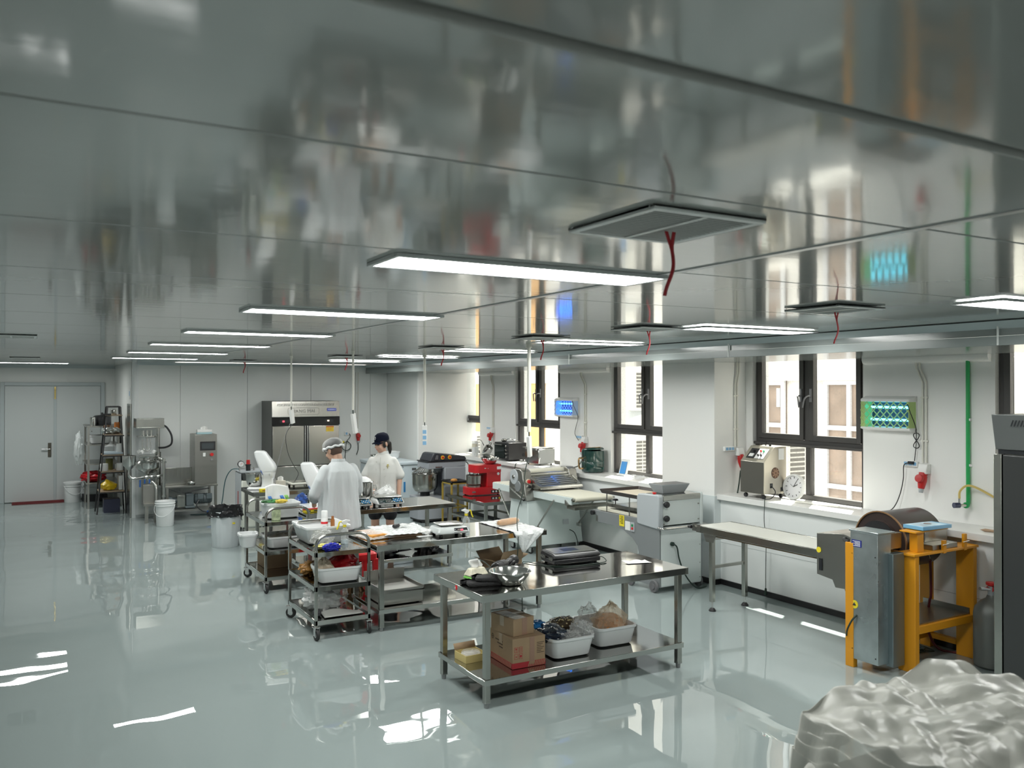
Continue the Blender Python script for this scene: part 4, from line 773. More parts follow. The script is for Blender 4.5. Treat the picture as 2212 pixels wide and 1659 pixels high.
carton('brown_carton', 'plain brown carton on the lowest shelf of the far trolley', .30, .36, .22, (2.50, 9.86, .1665), .02, M_card)
tag(MB().box(2.36, 9.36, q, 2.44, 9.44, q+.12).build('juice_carton', mat('pack_lime', (.62, .75, .45), .5, vary=(20, .4)), bevel=.003), 'small lime and white pack on the far trolley top', 'pack')
# ------------------------------------------------------------ dough sheeter
M_pale = mat('pale_enamel', (.60, .67, .66), .32); M_belt = mat('belt_cream', (.74, .72, .60), .55); M_greyp = mat('grey_paint', (.20, .215, .22), .42); M_lgrey = mat('light_grey_paint', (.42, .45, .47), .35)
M_estop = mat('stop_red', (.60, .02, .02), .35); M_btny = mat('switch_yellow', (.80, .48, .02), .4)
sh = thing('dough_sheeter', 'pale green-grey dough sheeter with cream conveyor belts', 'dough sheeter', (5.80, 9.66, 0))
MB().add([(0, -.02, .10), (.86, -.02, .10), (.86, .57, .10), (0, .57, .10), (.02, .06, .70), (.84, .06, .70), (.84, .50, .70), (.02, .50, .70)], [(0,3,2,1),(4,5,6,7),(0,1,5,4),(1,2,6,5),(2,3,7,6),(3,0,4,7)]).build('pedestal', M_pale, sh, bevel=.006)
for x, y in ((.05, .04), (.81, .04), (.05, .51), (.81, .51)): caster(sh, x, y, .036, .11, .4)
def housing(x0, x1):
    o = MB().prism([(.04, .70), (.50, .70), (.50, .92), (.42, 1.08), (.34, 1.115), (.22, 1.115), (.16, 1.09), (.06, .78)], x0, x1, 'x').build('side_housing', M_ssd, sh, bevel=.008); return o
hl = housing(-.01, .13); hr = housing(.74, .87)
MB().lathe([(.001, -.022), (.10, -.02), (.105, -.012), (.105, -.008), (.001, -.008)], (0, .36, 1.0), 28, 'x').build('adjuster_disc', M_lgrey, hl)
MB().lathe([(.001, -.03), (.025, -.03), (.03, -.022), (.001, -.02)], (0, .36, 1.0), 16, 'x').build('disc_hub', M_ss, hl)
MB().lathe([(.001, -.02), (.07, -.018), (.075, -.01), (.001, -.01)], (0, .26, .88), 22, 'x').build('index_plate', M_greyp, hl)
MB().cyl((-.012, .30, .80), (-.05, .30, .80), .02).tube([(-.04, .42, .845), (-.045, .28, .80), (-.05, .06, .73)], .011).build('shift_lever', M_ss, hl); MB().cyl((-.05, .06, .73), (-.05, .03, .72), .016).build('lever_knob', M_plblk, hl)
for z, mm, r in ((.955, M_estop, .024), (.885, M_plblk, .017)): MB().cyl((.06, .115-(.97-z)*.0+.0, z), (.06, .075+(z-.885)*.3, z), r+.010, n=18).build('switch_ring', mat('ring_cream', (.7, .66, .5), .4) if r > .02 else M_ss, hl); MB().cyl((.06, .09+(z-.885)*.3, z), (.06, .055+(z-.885)*.3, z), r, n=18).build('push_button', mm, hl)
for y, z, r in ((.30, 1.06, .045), (.20, 1.03, .030), (.36, .99, .045)): MB().cyl((.13, y, z), (.74, y, z), r, n=22).build('roller', M_belt if r > .04 else M_ss, sh)
g_ = MB().prism([(.16, 1.015), (.165, 1.02), (-.12, .905), (-.14, .865), (-.145, .866), (-.125, .9)], .10, .78, 'x').build('guard', M_ss, sh)
for i in range(5):
    for j in range(2):
        y0 = .12-.047*i; z0 = 1.0-.0193*(i*1.0)*1.0-.0
        z0 = 1.015+(y0-.16)*.40
        MB().add([(.16+.30*j, y0, z0+.006), (.42+.30*j, y0, z0+.006), (.42+.30*j, y0-.014, z0), (.16+.30*j, y0-.014, z0)], [(0,1,2,3)]).build('guard_slot', M_greyp, g_, solid=.003)
for x in (.098, .782): MB().prism([(.18, 1.04), (.16, .86), (-.08, .87), (-.12, .90)], x-.003, x+.003, 'x').build('guard_cheek', M_ssd, sh)
def belt(y0, y1, nm):
    rim = [(y0+.03, .785), (y1-.03, .785)]
    out = [(y0+.03-.03*math.sin(a), .81-.03*math.cos(a)+.0) for a in [PI*i/8 for i in range(9)]] + [(y1-.03+.03*math.sin(a), .81+.03*math.cos(a)) for a in [PI*i/8 for i in range(9)]]
    MB().prism(out, .15, .72, 'x').build('conveyor_belt', M_belt, sh)
    for x in (.128, .742): MB().box(x-.012, y0+.05, .745, x+.012, y1-.05, .835).build('side_rail', M_pale, sh, bevel=.003)
    MB().cyl((.11, y0+.03, .81), (.76, y0+.03, .81), .018).build('end_roller', M_ss, sh)
belt(-.90, .20, 'near'); belt(.34, 1.26, 'far')
for x in (.105, .765): MB().cyl((x, -.46, .765), (x, -.05, .36), .011).build('support_strut', M_ssd, sh); MB().cyl((x, 1.0, .765), (x, .60, .30), .011).build('support_strut', M_ss, sh)
for x in (.105, .765): MB().box(x-.018, -.10, .33, x+.018, -.03, .37).build('strut_bracket', M_ss, sh)
MB().prism([(-.98, .70), (-.80, .70), (-.80, .745), (-.81, .745), (-.81, .71), (-.97, .71), (-.97, .735), (-.98, .735)], .08, .80, 'x').build('catch_tray', M_ss, sh)
MB().prism([(-.80, .71), (-.72, .74), (-.72, .80), (-.80, .75)], .10, .13, 'x').build('tray_bracket', M_ssd, sh)
MB().add([(-.0012, .27, .30), (-.0012, .21, .30), (-.0012, .24, .36)], [(0,1,2)]).build('warning_label', M_yel, sh, solid=.002); MB().box(-.003, .20, .64, .004, .24, .67).build('data_plate', M_greyp, sh)
MB().cbox((.60, .005, .39), (.09, .003, .07), (RAD(-7.6), 0, 0)).build('data_plate', M_lgrey, sh)
MB().tube(catmull([(.65, -.005, .28), (.70, -.05, .24), (.74, -.06, .14), (.76, -.06, .03), (.85, -.03, .012)], 5), .006).build('power_cord', M_cord, sh)

# ------------------------------------------------------------ low table machines
rm = thing('red_dough_mixer', 'red spiral dough mixer with steel bowl on the low table', 'mixer', (5.93, 11.60, .551))
def stad(x0, x1, w, r=.09): return rrect(x1-x0, w, r, 5, (x0+x1)/2, .17)
M_rmx = mat('mixer_red', (.50, .014, .020), .28)
for px in (.06, .50):
    for py in (.04, .30): MB().cyl((px, py, 0), (px, py, .02), .015).build('foot', M_rubber, rm)
loft(MB(), [[(p[0], p[1], z) for p in stad(0, .56, .33)] for z in (.012, .02, .115, .12)]).build('base', M_rmx, rm)
MB().lathe([(.11, .12), (.11, .148), (.09, .15)], (.15, .17, 0), 28).build('bowl_ring', M_ssd, rm)
MB().lathe([(.001, .148), (.10, .15), (.125, .17), (.128, .30), (.133, .305), (.124, .306), (.12, .18), (.001, .165)], (.15, .17, 0), 32).build('bowl', M_ss, rm)
MB().box(.30, .03, .118, .55, .31, .36).build('column', M_rmx, rm, bevel=.012)
loft(MB(), [[(p[0], p[1], z) for p in stad(.10, .57, .31, .06)] for z in (.345, .355, .455, .465)]).build('head', M_rmx, rm)
MB().cyl((.15, .17, .31), (.15, .17, .36), .022).tube([(.15+.05*math.cos(a), .17+.05*math.sin(a), .20+.02*a) for a in [i*.5 for i in range(13)]], .010).build('spiral_hook', M_ssp, rm)
MB().box(.36, -.0045, .03, .53, .006, .075).build('control_panel', M_dark, rm)
for i, mm in enumerate((M_plwht, M_plwht, M_btny)): MB().cyl((.39+.055*i, -.012, .052), (.39+.055*i, -.004, .052), .014).build('push_button', mm, rm)
MB().box(.47, .012, .39, .545, .0165, .435).build('rating_label', M_plwht, rm); MB().lathe([(.001, -.003), (.022, -.003), (.022, .0), (.001, 0)], (.50, .029, .32), 18, 'y').build('gauge', M_plwht, rm)
MB().cbox((.26, .012, .415), (.03, .003, .012)).cbox((.31, .012, .41), (.012, .003, .010)).build('badge', M_ssp, rm); MB().cbox((.06, .003, .06), (.06, .003, .02)).build('badge_front', M_ssp, rm)
bowl('steel bowl standing on top of the red dough mixer', (6.35, 11.76, 1.017), .145, .10, .07)
tag(MB().lathe([(.13, .0), (.135, .004), (.10, .035), (.06, .05), (.001, .055)], n=28, cap=False).build('sieve', M_ssp, loc=(6.345, 11.76, 1.12), rot=(RAD(10), RAD(18), 0)), 'round steel sieve tilted in the bowl on the red mixer', 'sieve')

ys = thing('tray_stand', 'slim yellow metal stand with a dark baking tray', 'stand', (5.93, 12.28, 0))
M_yf = mat('ochre_steel', (.38, .27, .05), .45)
for x in (0, .28):
    for y in (0, .34): MB().box(x, y, 0, x+.025, y+.025, .68).build('leg', M_yf, ys)
for z in (.28, .66): MB().box(.0, 0, z, .305, .02, z+.02).build('crossbar', M_yf, ys); MB().box(0, .345, z, .305, .365, z+.02).build('crossbar', M_yf, ys); MB().box(0, .02, z, .02, .345, z+.02).build('side_bar', M_yf, ys); MB().box(.285, .02, z, .305, .345, z+.02).build('side_bar', M_yf, ys)
bt_ = thing('baking_tray', 'black baking tray with a bun on the yellow stand', 'tray', (6.085, 12.46, .681))
loft(MB(), [[(p[0], p[1], z) for p in rrect(w, d, .02)] for w, d, z in ((.30, .36, 0), (.34, .40, .03), (.33, .39, .03), (.29, .35, .006))]).build('tray', M_plblk, bt_); MB().ell((-.03, -.02, .03), (.06, .045, .03)).build('bun', M_brd, bt_)

# spiral mixer
sm = thing('spiral_mixer', 'large grey spiral dough mixer with wire bowl guard', 'mixer', (5.58, 12.75, 0))
M_smx = mat('mixer_grey', (.33, .35, .38), .35); M_smd = mat('mixer_charcoal', (.030, .033, .042), .4)
loft(MB(), [[(p[0], p[1], z) for p in rrect(.86, .52, .12, 5, .43, .25)] for z in (.06, .09, .40, .42)]).build('base', M_smx, sm)
loft(MB(), [[(p[0], p[1], z) for p in rrect(.84, .50, .12, 5, .43, .25)] for z in (.03, .06)]).build('plinth', M_rubber, sm)
for px in (.1, .76):
    for py in (.07, .43): MB().cyl((px, py, 0), (px, py, .035), .03).build('foot', M_rubber, sm)
MB().lathe([(.08, .42), (.08, .47), (.10, .475)], (.21, .25, 0), 22).build('bowl_pivot', M_plblk, sm)
MB().lathe([(.001, .472), (.10, .475), (.17, .50), (.208, .56), (.215, .62), (.217, .77), (.224, .775), (.224, .785), (.21, .785), (.205, .60), (.16, .52), (.001, .49)], (.21, .25, 0), 40).build('bowl', M_ss, sm)
MB().box(.46, .02, .40, .86, .48, .90).build('column', M_smx, sm, bevel=.02); MB().box(.44, .10, .40, .465, .40, .88).build('column_front', M_smd, sm)
MB().prism([(.17, .87), (.86, .90), (.86, .99), (.17, .985)], .03, .47, 'y').build('head_underside', M_smx, sm, bevel=.012)
MB().box(.16, .02, .985, .875, .48, 1.0).build('head_seam', M_plblk, sm)
MB().prism([(.20, 1.0), (.87, 1.0), (.87, 1.04), (.84, 1.07), (.36, 1.13), (.30, 1.135), (.26, 1.12)], .03, .47, 'y').build('head_cover', M_smd, sm, bevel=.015)
for x, mm in ((.43, M_btny), (.56, M_btny)): MB().cyl((x, .032, 1.06), (x, .022, 1.06), .034, n=20).build('switch_plate', mm, sm); MB().cyl((x, .024, 1.06), (x, .004, 1.06), .018, n=16).build('switch_knob', M_estop, sm)
MB().prism([(.272, 1.02), (.355, 1.02), (.365, 1.11), (.305, 1.115)], .024, .031, 'y').build('timer_panel', M_dark, sm)
MB().prism([(.285, 1.03), (.345, 1.03), (.353, 1.10), (.31, 1.104)], .021, .026, 'y').build('timer_keys', mat('timer_grey', (.12, .12, .13), .4), sm)
MB().cyl((.30, .25, .60), (.30, .25, .88), .03).build('breaker_bar', M_ss, sm)
gd = MB().tube([(.21+.215*math.cos(a), .25+.215*math.sin(a), .80) for a in [2*PI*i/32 for i in range(32)]], .005, 6, True).build('guard_ring', M_ssp, sm)
for i in range(22):
    a = RAD(100+i*160/21*1.0+0); a = RAD(60+i*240/21)
    MB().tube([(.21+.212*math.cos(a), .25+.212*math.sin(a), .80), (.25+.11*math.cos(a), .25+.11*math.sin(a), .90)], .0035, 6).build('guard_wire', M_ssp, sm)
MB().cyl((.30, .03, .905), (.42, .03, .905), .014).build('guard_arm', M_ssp, sm); MB().box(.40, .0, .66, .56, .02, .70).cyl((.43, .0, .68), (.43, -.03, .68), .025).build('bowl_latch', M_ss, sm)
MB().tube(catmull([(.86, .10, .98), (.93, .08, .93), (.95, .06, .78), (.96, .05, .5), (.97, .1, .05)], 6), .008).build('power_cord', M_cord, sm)

# chest freezer
fz = thing('chest_freezer', 'white chest freezer behind the woman', 'freezer', (5.34, 13.90, 0))
M_frz = mat('freezer_white', (.66, .74, .78), .35)
MB().box(0, 0, .06, .72, 1.0, .84).build('cabinet', M_frz, fz, bevel=.012); MB().box(-.01, -.015, .855, .73, 1.01, .915).build('lid', M_frz, fz, bevel=.015)
MB().box(.01, .01, .838, .71, .99, .858).build('gasket', mat('gasket_grey', (.4, .42, .43), .6), fz)
MB().box(.60, -.004, .76, .68, .002, .80).build('badge', M_ss, fz); MB().box(.44, -.004, .38, .475, .002, .56).build('blue_sticker', mat('sticker_blue', (.05, .25, .55), .4), fz)
for x in (.05, .63):
    for yy in (.05, .91): MB().box(x, yy, 0, x+.05, yy+.05, .07).build('foot', M_plblk, fz)
bowl('small dark steel bowl on the chest freezer lid', (5.33+.20, 14.55, .916), .12, .09)
tub('white_tray', 'white plastic tray standing on the far end of the freezer lid', .34, .22, .13, (5.84, 14.70, .916), 0, cat='tray')

# ------------------------------------------------------------ moulder
mo = thing('dough_moulder', 'grey and white bread moulder with tray rack on wheels', 'moulder', (5.92, 7.12, 0))
M_mow = mat('moulder_white', (.62, .67, .66), .35)
prof = [(0.0, .06), (.50, .06), (.44, .20)] + [(.40+.0, .30), (.36, .38), (.38, .45), (.48, .53), (.64, .59), (.80, .615), (1.13, .615), (1.14, .69), (1.23, .695), (1.23, .75), (.37, .76), (.37, .72), (0, .70)]
for x0, x1 in ((0, .02), (.58, .60)): MB().prism(prof, x0, x1, 'x').build('side_plate', M_greyp, mo, bevel=.003)
MB().box(.02, .0, .06, .58, .40, .70).build('base_cabinet', M_mow, mo, bevel=.004)
MB().box(.02, -.006, .07, .585, .0, .70).build('front_panel', M_mow, mo, bevel=.003)
MB().prism([(.40, .60), (1.20, .62), (1.20, .74), (.40, .74)], .02, .58, 'x').build('arm_bed', M_ssd, mo)
hb_ = [(0, .68), (.36, .70), (.38, .72), (.38, 1.01), (.35, 1.04), (.02, 1.055), (0, 1.04)]
for x0, x1 in ((-.012, .055), (.585, .625)): MB().prism(hb_, x0, x1, 'x').build('head_cheek', M_lgrey if x0 < 0 else M_mow, mo, bevel=.012)
MB().box(.055, .012, .72, .585, .36, 1.03).build('head_box', M_mow, mo, bevel=.004); MB().box(.055, .004, .985, .585, .30, 1.045).build('steel_top', M_ss, mo, bevel=.004)
for z in (.95, .80): MB().cyl((.075, .012, z), (.075, -.012, z), .012).lathe([(.001, -.05), (.030, -.048), (.036, -.035), (.030, -.012), (.012, -.012)], (.075, 0, z), 10, 'y').build('adjust_knob', M_plblk, mo)
for x, z in ((.56, .93), (.56, .76), (.07, .735)): MB().cyl((x, .014, z), (x, .002, z), .008).build('screw', M_ssd, mo)
MB().tube(catmull([(.0, .02, .70), (-.015, -.05, .70), (.03, -.075, .70), (.3, -.075, .70), (.58, -.075, .70), (.635, -.05, .70), (.62, .02, .70)], 6), .015, 12).build('rail_handle', M_ssp, mo)
MB().frustum((.32, .22, 1.045), (.30, .16), (.40, .24), .10).build('hopper', M_lgrey, mo, bevel=.003); MB().frustum((.32, .22, 1.085), (.33, .17), (.385, .225), .062).build('hopper_mouth', mat('hopper_dark', (.10, .10, .10), .4), mo)
MB().cyl((.028, .12, 1.03), (.028, .12, 1.06), .014).cyl((.028, .12, 1.058), (.028, .12, 1.072), .022).build('stop_button', M_estop, mo)
MB().prism([(.40, .755), (1.18, .755), (1.20, .77), (1.18, .785), (.40, .785)], .04, .56, 'x').build('conveyor_belt', M_belt, mo)
MB().box(.06, .45, .81, .54, 1.02, .835).box(.06, .45, .835, .08, 1.02, .85).box(.52, .45, .835, .54, 1.02, .85).build('pressure_board', M_ss, mo); MB().cyl((.10, .92, .835), (.10, .92, .89), .006).lathe([(.001, .885), (.035, .888), (.03, .905), (.001, .91)], (.10, .92, 0), 10).build('board_knob', M_plblk, mo)
for x in (.02, .57):
    for yy in (.55, .98): MB().cyl((x, yy, .75), (x, yy, .965), .007).build('rack_rod', M_ss, mo)
MB().cyl((-.01, 1.2, .72), (-.045, 1.2, .72), .028, n=12).build('end_knob', M_plblk, mo)
tr = thing('baking_tray', 'dark rimmed baking tray with pale liner resting on the moulder rack', 'tray', (6.215, 7.86, .966))
loft(MB(), [[(p[0], p[1], z) for p in rrect(w, d, .02)] for w, d, z in ((.56, .70, 0), (.60, .74, .045), (.585, .725, .045), (.55, .69, .008))]).build('tray', mat('tray_brown', (.04, .028, .022), .4), tr); MB().box(-.25, -.32, .009, .25, .32, .014).build('liner', mat('liner_cream', (.72, .64, .50), .7), tr)
MB().box(-.003, .62, .63, .0, .71, .755).build('yellow_notice', M_yel, mo); MB().box(-.003, .51, .60, .0, .60, .70).build('white_notice', M_plwht, mo)
for i in range(6): MB().box(-.004, .635, .74-.016*i, -.0025, .695-.01*(i % 2), .746-.016*i).build('print_line', M_dark, mo)
MB().box(-.010, .43, .60, .0, .49, .70).build('switch_box', M_lgrey, mo); MB().box(-.014, .445, .655, -.009, .475, .68).build('switch_green', mat('sw_green', (.02, .22, .08), .4), mo); MB().box(-.014, .445, .62, -.009, .475, .645).build('switch_red', M_estop, mo)
for x in (-.03, .60):
    for yy in (.06, .46): MB().lathe([(.001, -.02), (.03, -.022), (.032, -.012), (.062, -.014), (.066, -.006), (.066, .012), (.03, .016), (.001, .016)], (x, yy, .066), 24, 'x').build('wheel', mat('wheel_grey', (.13, .13, .135), .6), mo)
MB().cyl((.16, -.008, .52), (.16, -.035, .52), .022).tube(catmull([(.16, -.03, .52), (.19, -.06, .49), (.23, -.05, .36), (.30, -.05, .20), (.40, -.06, .07), (.50, -.06, .012), (.64, -.03, .012)], 6), .008).build('power_cord', M_cord, mo)
for z in (.12, .28, .48): MB().cyl((.565, -.007, z), (.565, -.010, z), .006).build('screw', M_ssd, mo)
# ------------------------------------------------------------ forming machine with yellow frame and conveyor
fm = thing('forming_machine', 'galvanised forming machine on an orange-yellow frame with a long conveyor', 'machine', (5.68, 4.10, 0))
M_yfr = mat('frame_yellow', (.70, .30, .012), .42); M_galv = mat('galvanised', (.46, .51, .52), .30, .85, vary=(5, .18), brushed=((3, 3, 3), .12)); M_galvd = mat('galvanised_dark', (.24, .29, .305), .38, .8)
X = 5.68; Y = 4.10
def lx(x): return x-X
def ly(y): return y-Y
MB().box(0, ly(4.25), .07, .16, ly(4.50), 1.075).build('cabinet', M_galv, fm, bevel=.004); MB().box(-.006, ly(4.243), 1.075, .20, ly(4.51), 1.09).build('cabinet_lid', M_galv, fm, bevel=.003)
MB().box(.12, ly(4.205), .05, .26, ly(4.27), .925).build('side_duct', M_galvd, fm, bevel=.004); MB().box(.16, ly(4.26), .95, .30, ly(4.5), 1.07).build('back_plate', M_ssd, fm)
MB().box(-.004, ly(4.47), 0.0, .045, ly(4.545), .98).build('cabinet_leg', M_yfr, fm, bevel=.003)
MB().box(-.0025, ly(4.395), .955, .0, ly(4.485), 1.01).build('notice_plate', mat('notice_blue', (.02, .03, .22), .4), fm)
for i in range(5): MB().box(-.0036, ly(4.405), .998-.009*i, -.0022, ly(4.475)-.02*(i % 2), 1.002-.009*i).build('print_line', M_plwht, fm)
wl = MB().lathe([(.001, -.003), (.032, -.003), (.032, 0), (.001, 0)], (0, ly(4.46), .50), 24, 'x').build('warning_sign', M_yel, fm)
MB().add([(-.0045, ly(4.46)-.016, .492), (-.0045, ly(4.46)+.016, .492), (-.0045, ly(4.46), .52)], [(0,1,2)]).build('sign_triangle', M_dark, wl, solid=.001)
MB().tube(catmull([(.0, ly(4.44), .42), (-.03, ly(4.46), .38), (-.035, ly(4.50), .30), (-.01, ly(4.53), .24)], 5), .007).build('cable_loop', M_cord, fm)
for yy, zz in ((4.27, .9), (4.27, .12), (4.48, .15), (4.48, .9)): MB().cyl((.001, ly(yy), zz), (-.004, ly(yy), zz), .005).build('screw', M_plblk, fm)
# frame
def post(x, y, z1=.92, w=.05, d=.15): return MB().box(lx(x), ly(y), 0, lx(x)+w, ly(y)+d, z1).build('post', M_yfr, fm, bevel=.004)
post(5.95, 4.12); post(6.70, 4.12); post(5.95, 4.50, d=.10); post(6.70, 4.50, d=.10)
MB().box(lx(5.93), ly(4.11), .905, lx(6.76), ly(4.27), .925).build('top_plate', M_yfr, fm, bevel=.003)
MB().box(lx(6.0), ly(4.52), .08, lx(6.70), ly(4.56), .12).build('rear_beam', M_yfr, fm)
for x in (5.95, 6.70): MB().box(lx(x), ly(4.27), .86, lx(x)+.05, ly(4.50), .92).build('side_beam', M_yfr, fm); MB().box(lx(x), ly(4.27), .08, lx(x)+.05, ly(4.50), .12).build('side_beam', M_yfr, fm)
MB().box(lx(6.0), ly(4.12), .30, lx(6.70), ly(4.15), .36).build('front_beam', M_yfr, fm, bevel=.003)
MB().prism([(lx(6.0), .36), (lx(6.70), .36), (lx(6.70), .41), (lx(6.69), .41), (lx(6.69), .37), (lx(6.01), .37), (lx(6.01), .41), (lx(6.0), .41)], ly(4.15), ly(4.56), 'y').build('drip_tray', M_ssd, fm)
# drum and its box
dr = MB().lathe([(.001, 0), (.17, 0), (.17, .03), (.235, .03), (.24, .035), (.24, .52), (.235, .53), (.001, .53)], (lx(6.10), ly(4.56), .945), 48, 'x').build('drum', mat('drum_brown', (.060, .042, .038), .33, .4), fm)
MB().lathe([(.236, 0), (.246, 0), (.246, .012), (.236, .012)], (lx(6.12), ly(4.56), .945), 48, 'x', cap=False).build('drum_rim', mat('copper_rim', (.35, .20, .10), .4, .6), fm)
MB().lathe([(.001, .0), (.168, .0), (.168, .008), (.001, .008)], (lx(6.09), ly(4.56), .945), 40, 'x').build('drum_face', M_plblk, fm)
MB().prism([(lx(5.97), 1.08), (lx(6.38), 1.085), (lx(6.38), 1.095), (lx(5.97), 1.09)], ly(4.13), ly(4.27), 'y').build('bracket_plate', M_yfr, fm); MB().box(lx(6.02), ly(4.15), .925, lx(6.10), ly(4.22), 1.085).build('bracket_post', M_yfr, fm, bevel=.003)
MB().box(lx(6.20), ly(4.14), .925, lx(6.52), ly(4.30), .965).build('chute_base', M_ssd, fm, bevel=.003); MB().prism([(lx(6.27), .965), (lx(6.55), .965), (lx(6.57), 1.09), (lx(6.30), 1.075)], ly(4.26), ly(4.275), 'y').build('chute_plate', M_ss, fm, bevel=.003)
MB().box(lx(6.53), ly(4.27), .93, lx(6.60), ly(4.36), 1.09).build('chute_cheek', M_ssd, fm, bevel=.02)
for x in (6.29, 6.56): MB().box(lx(x), ly(4.108), .90, lx(x)+.035, ly(4.13), 1.0 if x < 6.4 else 1.03).build('stop_tab', M_yfr, fm); MB().cyl((lx(x)-.03, ly(4.10), .97), (lx(x)+.05, ly(4.10), .975), .003).build('wing_pin', M_steelhw, fm)
for x0, y0, x1, y1, z1 in ((6.16, 4.32, 6.20, 4.28, .80), (6.42, 4.36, 6.40, 4.3, .82)): MB().cyl((lx(x0), ly(y0), .91), (lx(x1), ly(y1), z1), .004).build('scraper_rod', M_steelhw, fm)
# hopper box and conveyor
MB().prism([(ly(4.99), .62), (ly(4.99), .97), (ly(4.72), 1.0), (ly(4.62), .98), (ly(4.62), .55), (ly(4.80), .54), (ly(4.83), .60)], lx(5.87), lx(6.42), 'x').build('drive_box', M_ssd, fm, bevel=.004)
MB().lathe([(.001, -.004), (.024, -.004), (.024, 0), (.001, 0)], (lx(5.868), ly(4.965), .83), 20, 'x').build('warning_sign', M_yel, fm); MB().box(lx(5.862), ly(4.93), .66, lx(5.871), ly(4.96), .76).build('switch_strip', M_dark, fm)
MB().lathe([(.03, .0), (.05, .0), (.05, .03), (.03, .03)], (lx(5.90), ly(4.68), .545), 22, 'x').build('pulley', M_plblk, fm)
MB().tube(catmull([(lx(5.80), ly(4.60), .97), (lx(5.78), ly(4.63), .985), (lx(5.73), ly(4.60), .985), (lx(5.70), ly(4.53), .98)], 4), .012).build('cable_hose', M_plblk, fm)
MB().box(lx(5.90), ly(4.95), .805, lx(6.34), ly(6.50), .822).build('conveyor_belt', mat('belt_white', (.72, .72, .66), .25, bump=(6, .1)), fm, bevel=.004)
for x in (5.875, 6.34): MB().box(lx(x), ly(4.95), .755, lx(x)+.025, ly(6.50), .825).build('side_rail', M_ss, fm, bevel=.003)
MB().box(lx(5.90), ly(4.95), .74, lx(6.34), ly(6.35), .76).build('belt_pan', mat('pan_bronze', (.16, .10, .05), .35, .7), fm)
MB().cyl((lx(5.86), ly(6.51), .80), (lx(6.38), ly(6.51), .80), .022).build('end_roller', M_ss, fm); MB().box(lx(5.87), ly(6.44), .765, lx(5.882), ly(6.55), .835).build('tension_block', M_ssd, fm); MB().cyl((lx(5.87), ly(6.56), .80), (lx(5.87), ly(6.60), .80), .018, n=10).build('tension_knob', M_plblk, fm)
for x in (5.885, 6.325):
    lg = MB().box(lx(x), ly(6.28), .09, lx(x)+.045, ly(6.28)+.045, .75).build('conveyor_leg', M_ss, fm, bevel=.004)
    MB().cyl((lx(x)+.022, ly(6.30), .03), (lx(x)+.022, ly(6.30), .10), .009).build('levelling_screw', M_steelhw, lg); MB().lathe([(.036, 0), (.036, .008), (.02, .03), (.001, .033)], (lx(x)+.022, ly(6.30), 0), 18).build('levelling_foot', M_plblk, lg)
    MB().prism([(ly(6.22), .76), (ly(6.40), .76), (ly(6.36), .68), (ly(6.26), .68)], lx(x)-.006, lx(x), 'x').build('gusset', M_ssd, fm)
for z in (.42, .70): MB().box(lx(5.93), ly(6.29), z, lx(6.325), ly(6.315), z+.03).build('cross_bar', M_ss, fm)
bb = thing('blue_box', 'flat light blue carton lying on the yellow bracket of the machine', 'box', (6.22, 4.20, 1.097), -.05)
MB().box(-.17, -.09, 0, .17, .09, .028).build('box_body', mat('carton_skyblue', (.16, .40, .62), .35), bb, bevel=.002); MB().box(-.16, -.08, .028, .12, .08, .0295).build('picture_panel', mat('carton_pale', (.50, .68, .78), .3, vary=(12, .3)), bb); MB().lathe([(.001, .0), (.03, .0), (.03, .004), (.001, .004)], (.0, .0, .0295), 20).build('steel_disc', M_ssp, bb)
tag(MB().tube(catmull([(6.55, 4.40, .86), (6.56, 4.40, .5), (6.57, 4.42, .42), (6.60, 4.46, .2), (6.66, 4.40, .02), (6.74, 4.2, .02), (6.74, 4.0, .10)], 6), .011).build('gas_hose', mat('hose_maroon', (.10, .010, .012), .45)), 'dark red gas hose running down beside the yellow frame', 'hose')
for k in range(3): tag(MB().tube(catmull([(6.05+.05*k, 4.55+.1*k, .006), (6.25, 4.45+.05*k, .006), (6.45+.03*k, 4.55-.06*k, .006), (6.60, 4.40+.08*k, .006), (6.66, 4.60, .006+.004*k)], 6), .005, 6).build('floor_cable', M_cord), ('thin black cable on the floor under the yellow frame, nearest the front', 'thin black cable on the floor under the yellow frame, middle one', 'thin black cable on the floor under the yellow frame, rearmost')[k], 'cable', 'cables under the yellow frame')

# tall fridge at the right edge
rf = thing('tall_steel_fridge', 'tall steel fridge at the right picture edge', 'fridge', (6.0, 2.3, 0))
MB().box(.02, 0, .10, .72, 1.22, 1.74).build('cabinet', M_ssd, rf, bevel=.004)
MB().prism([(-.0, 1.77), (.72, 1.77), (.72, 2.02), (-.05, 2.02)], -.005, 1.225, 'y').build('top_panel', mat('steel_grey_panel', (.20, .21, .21), .35, .6), rf, bevel=.004)
MB().box(.01, .01, 1.74, .72, 1.21, 1.77).build('black_band', M_dark, rf)
for a, b in ((.03, .60), (.62, 1.16)): MB().box(-.025, a, .14, .02, b, 1.735).build('door', mat('fridge_door_grey', (.055, .058, .058), .25, .4), rf, bevel=.006)
MB().box(-.03, 1.165, .10, .03, 1.222, 1.74).build('door_edge', M_ss, rf, bevel=.003)
for i in range(9): MB().cbox((-.047, 1.08-.022*i, 1.96), (.004, .006, .045), (RAD(20), 0, 0)).build('vent_slot', M_dark, rf)
for x in (.08, .64):
    for yy in (.08, 1.14): MB().cyl((x, yy, 0), (x, yy, .10), .025).build('foot', M_foot, rf)
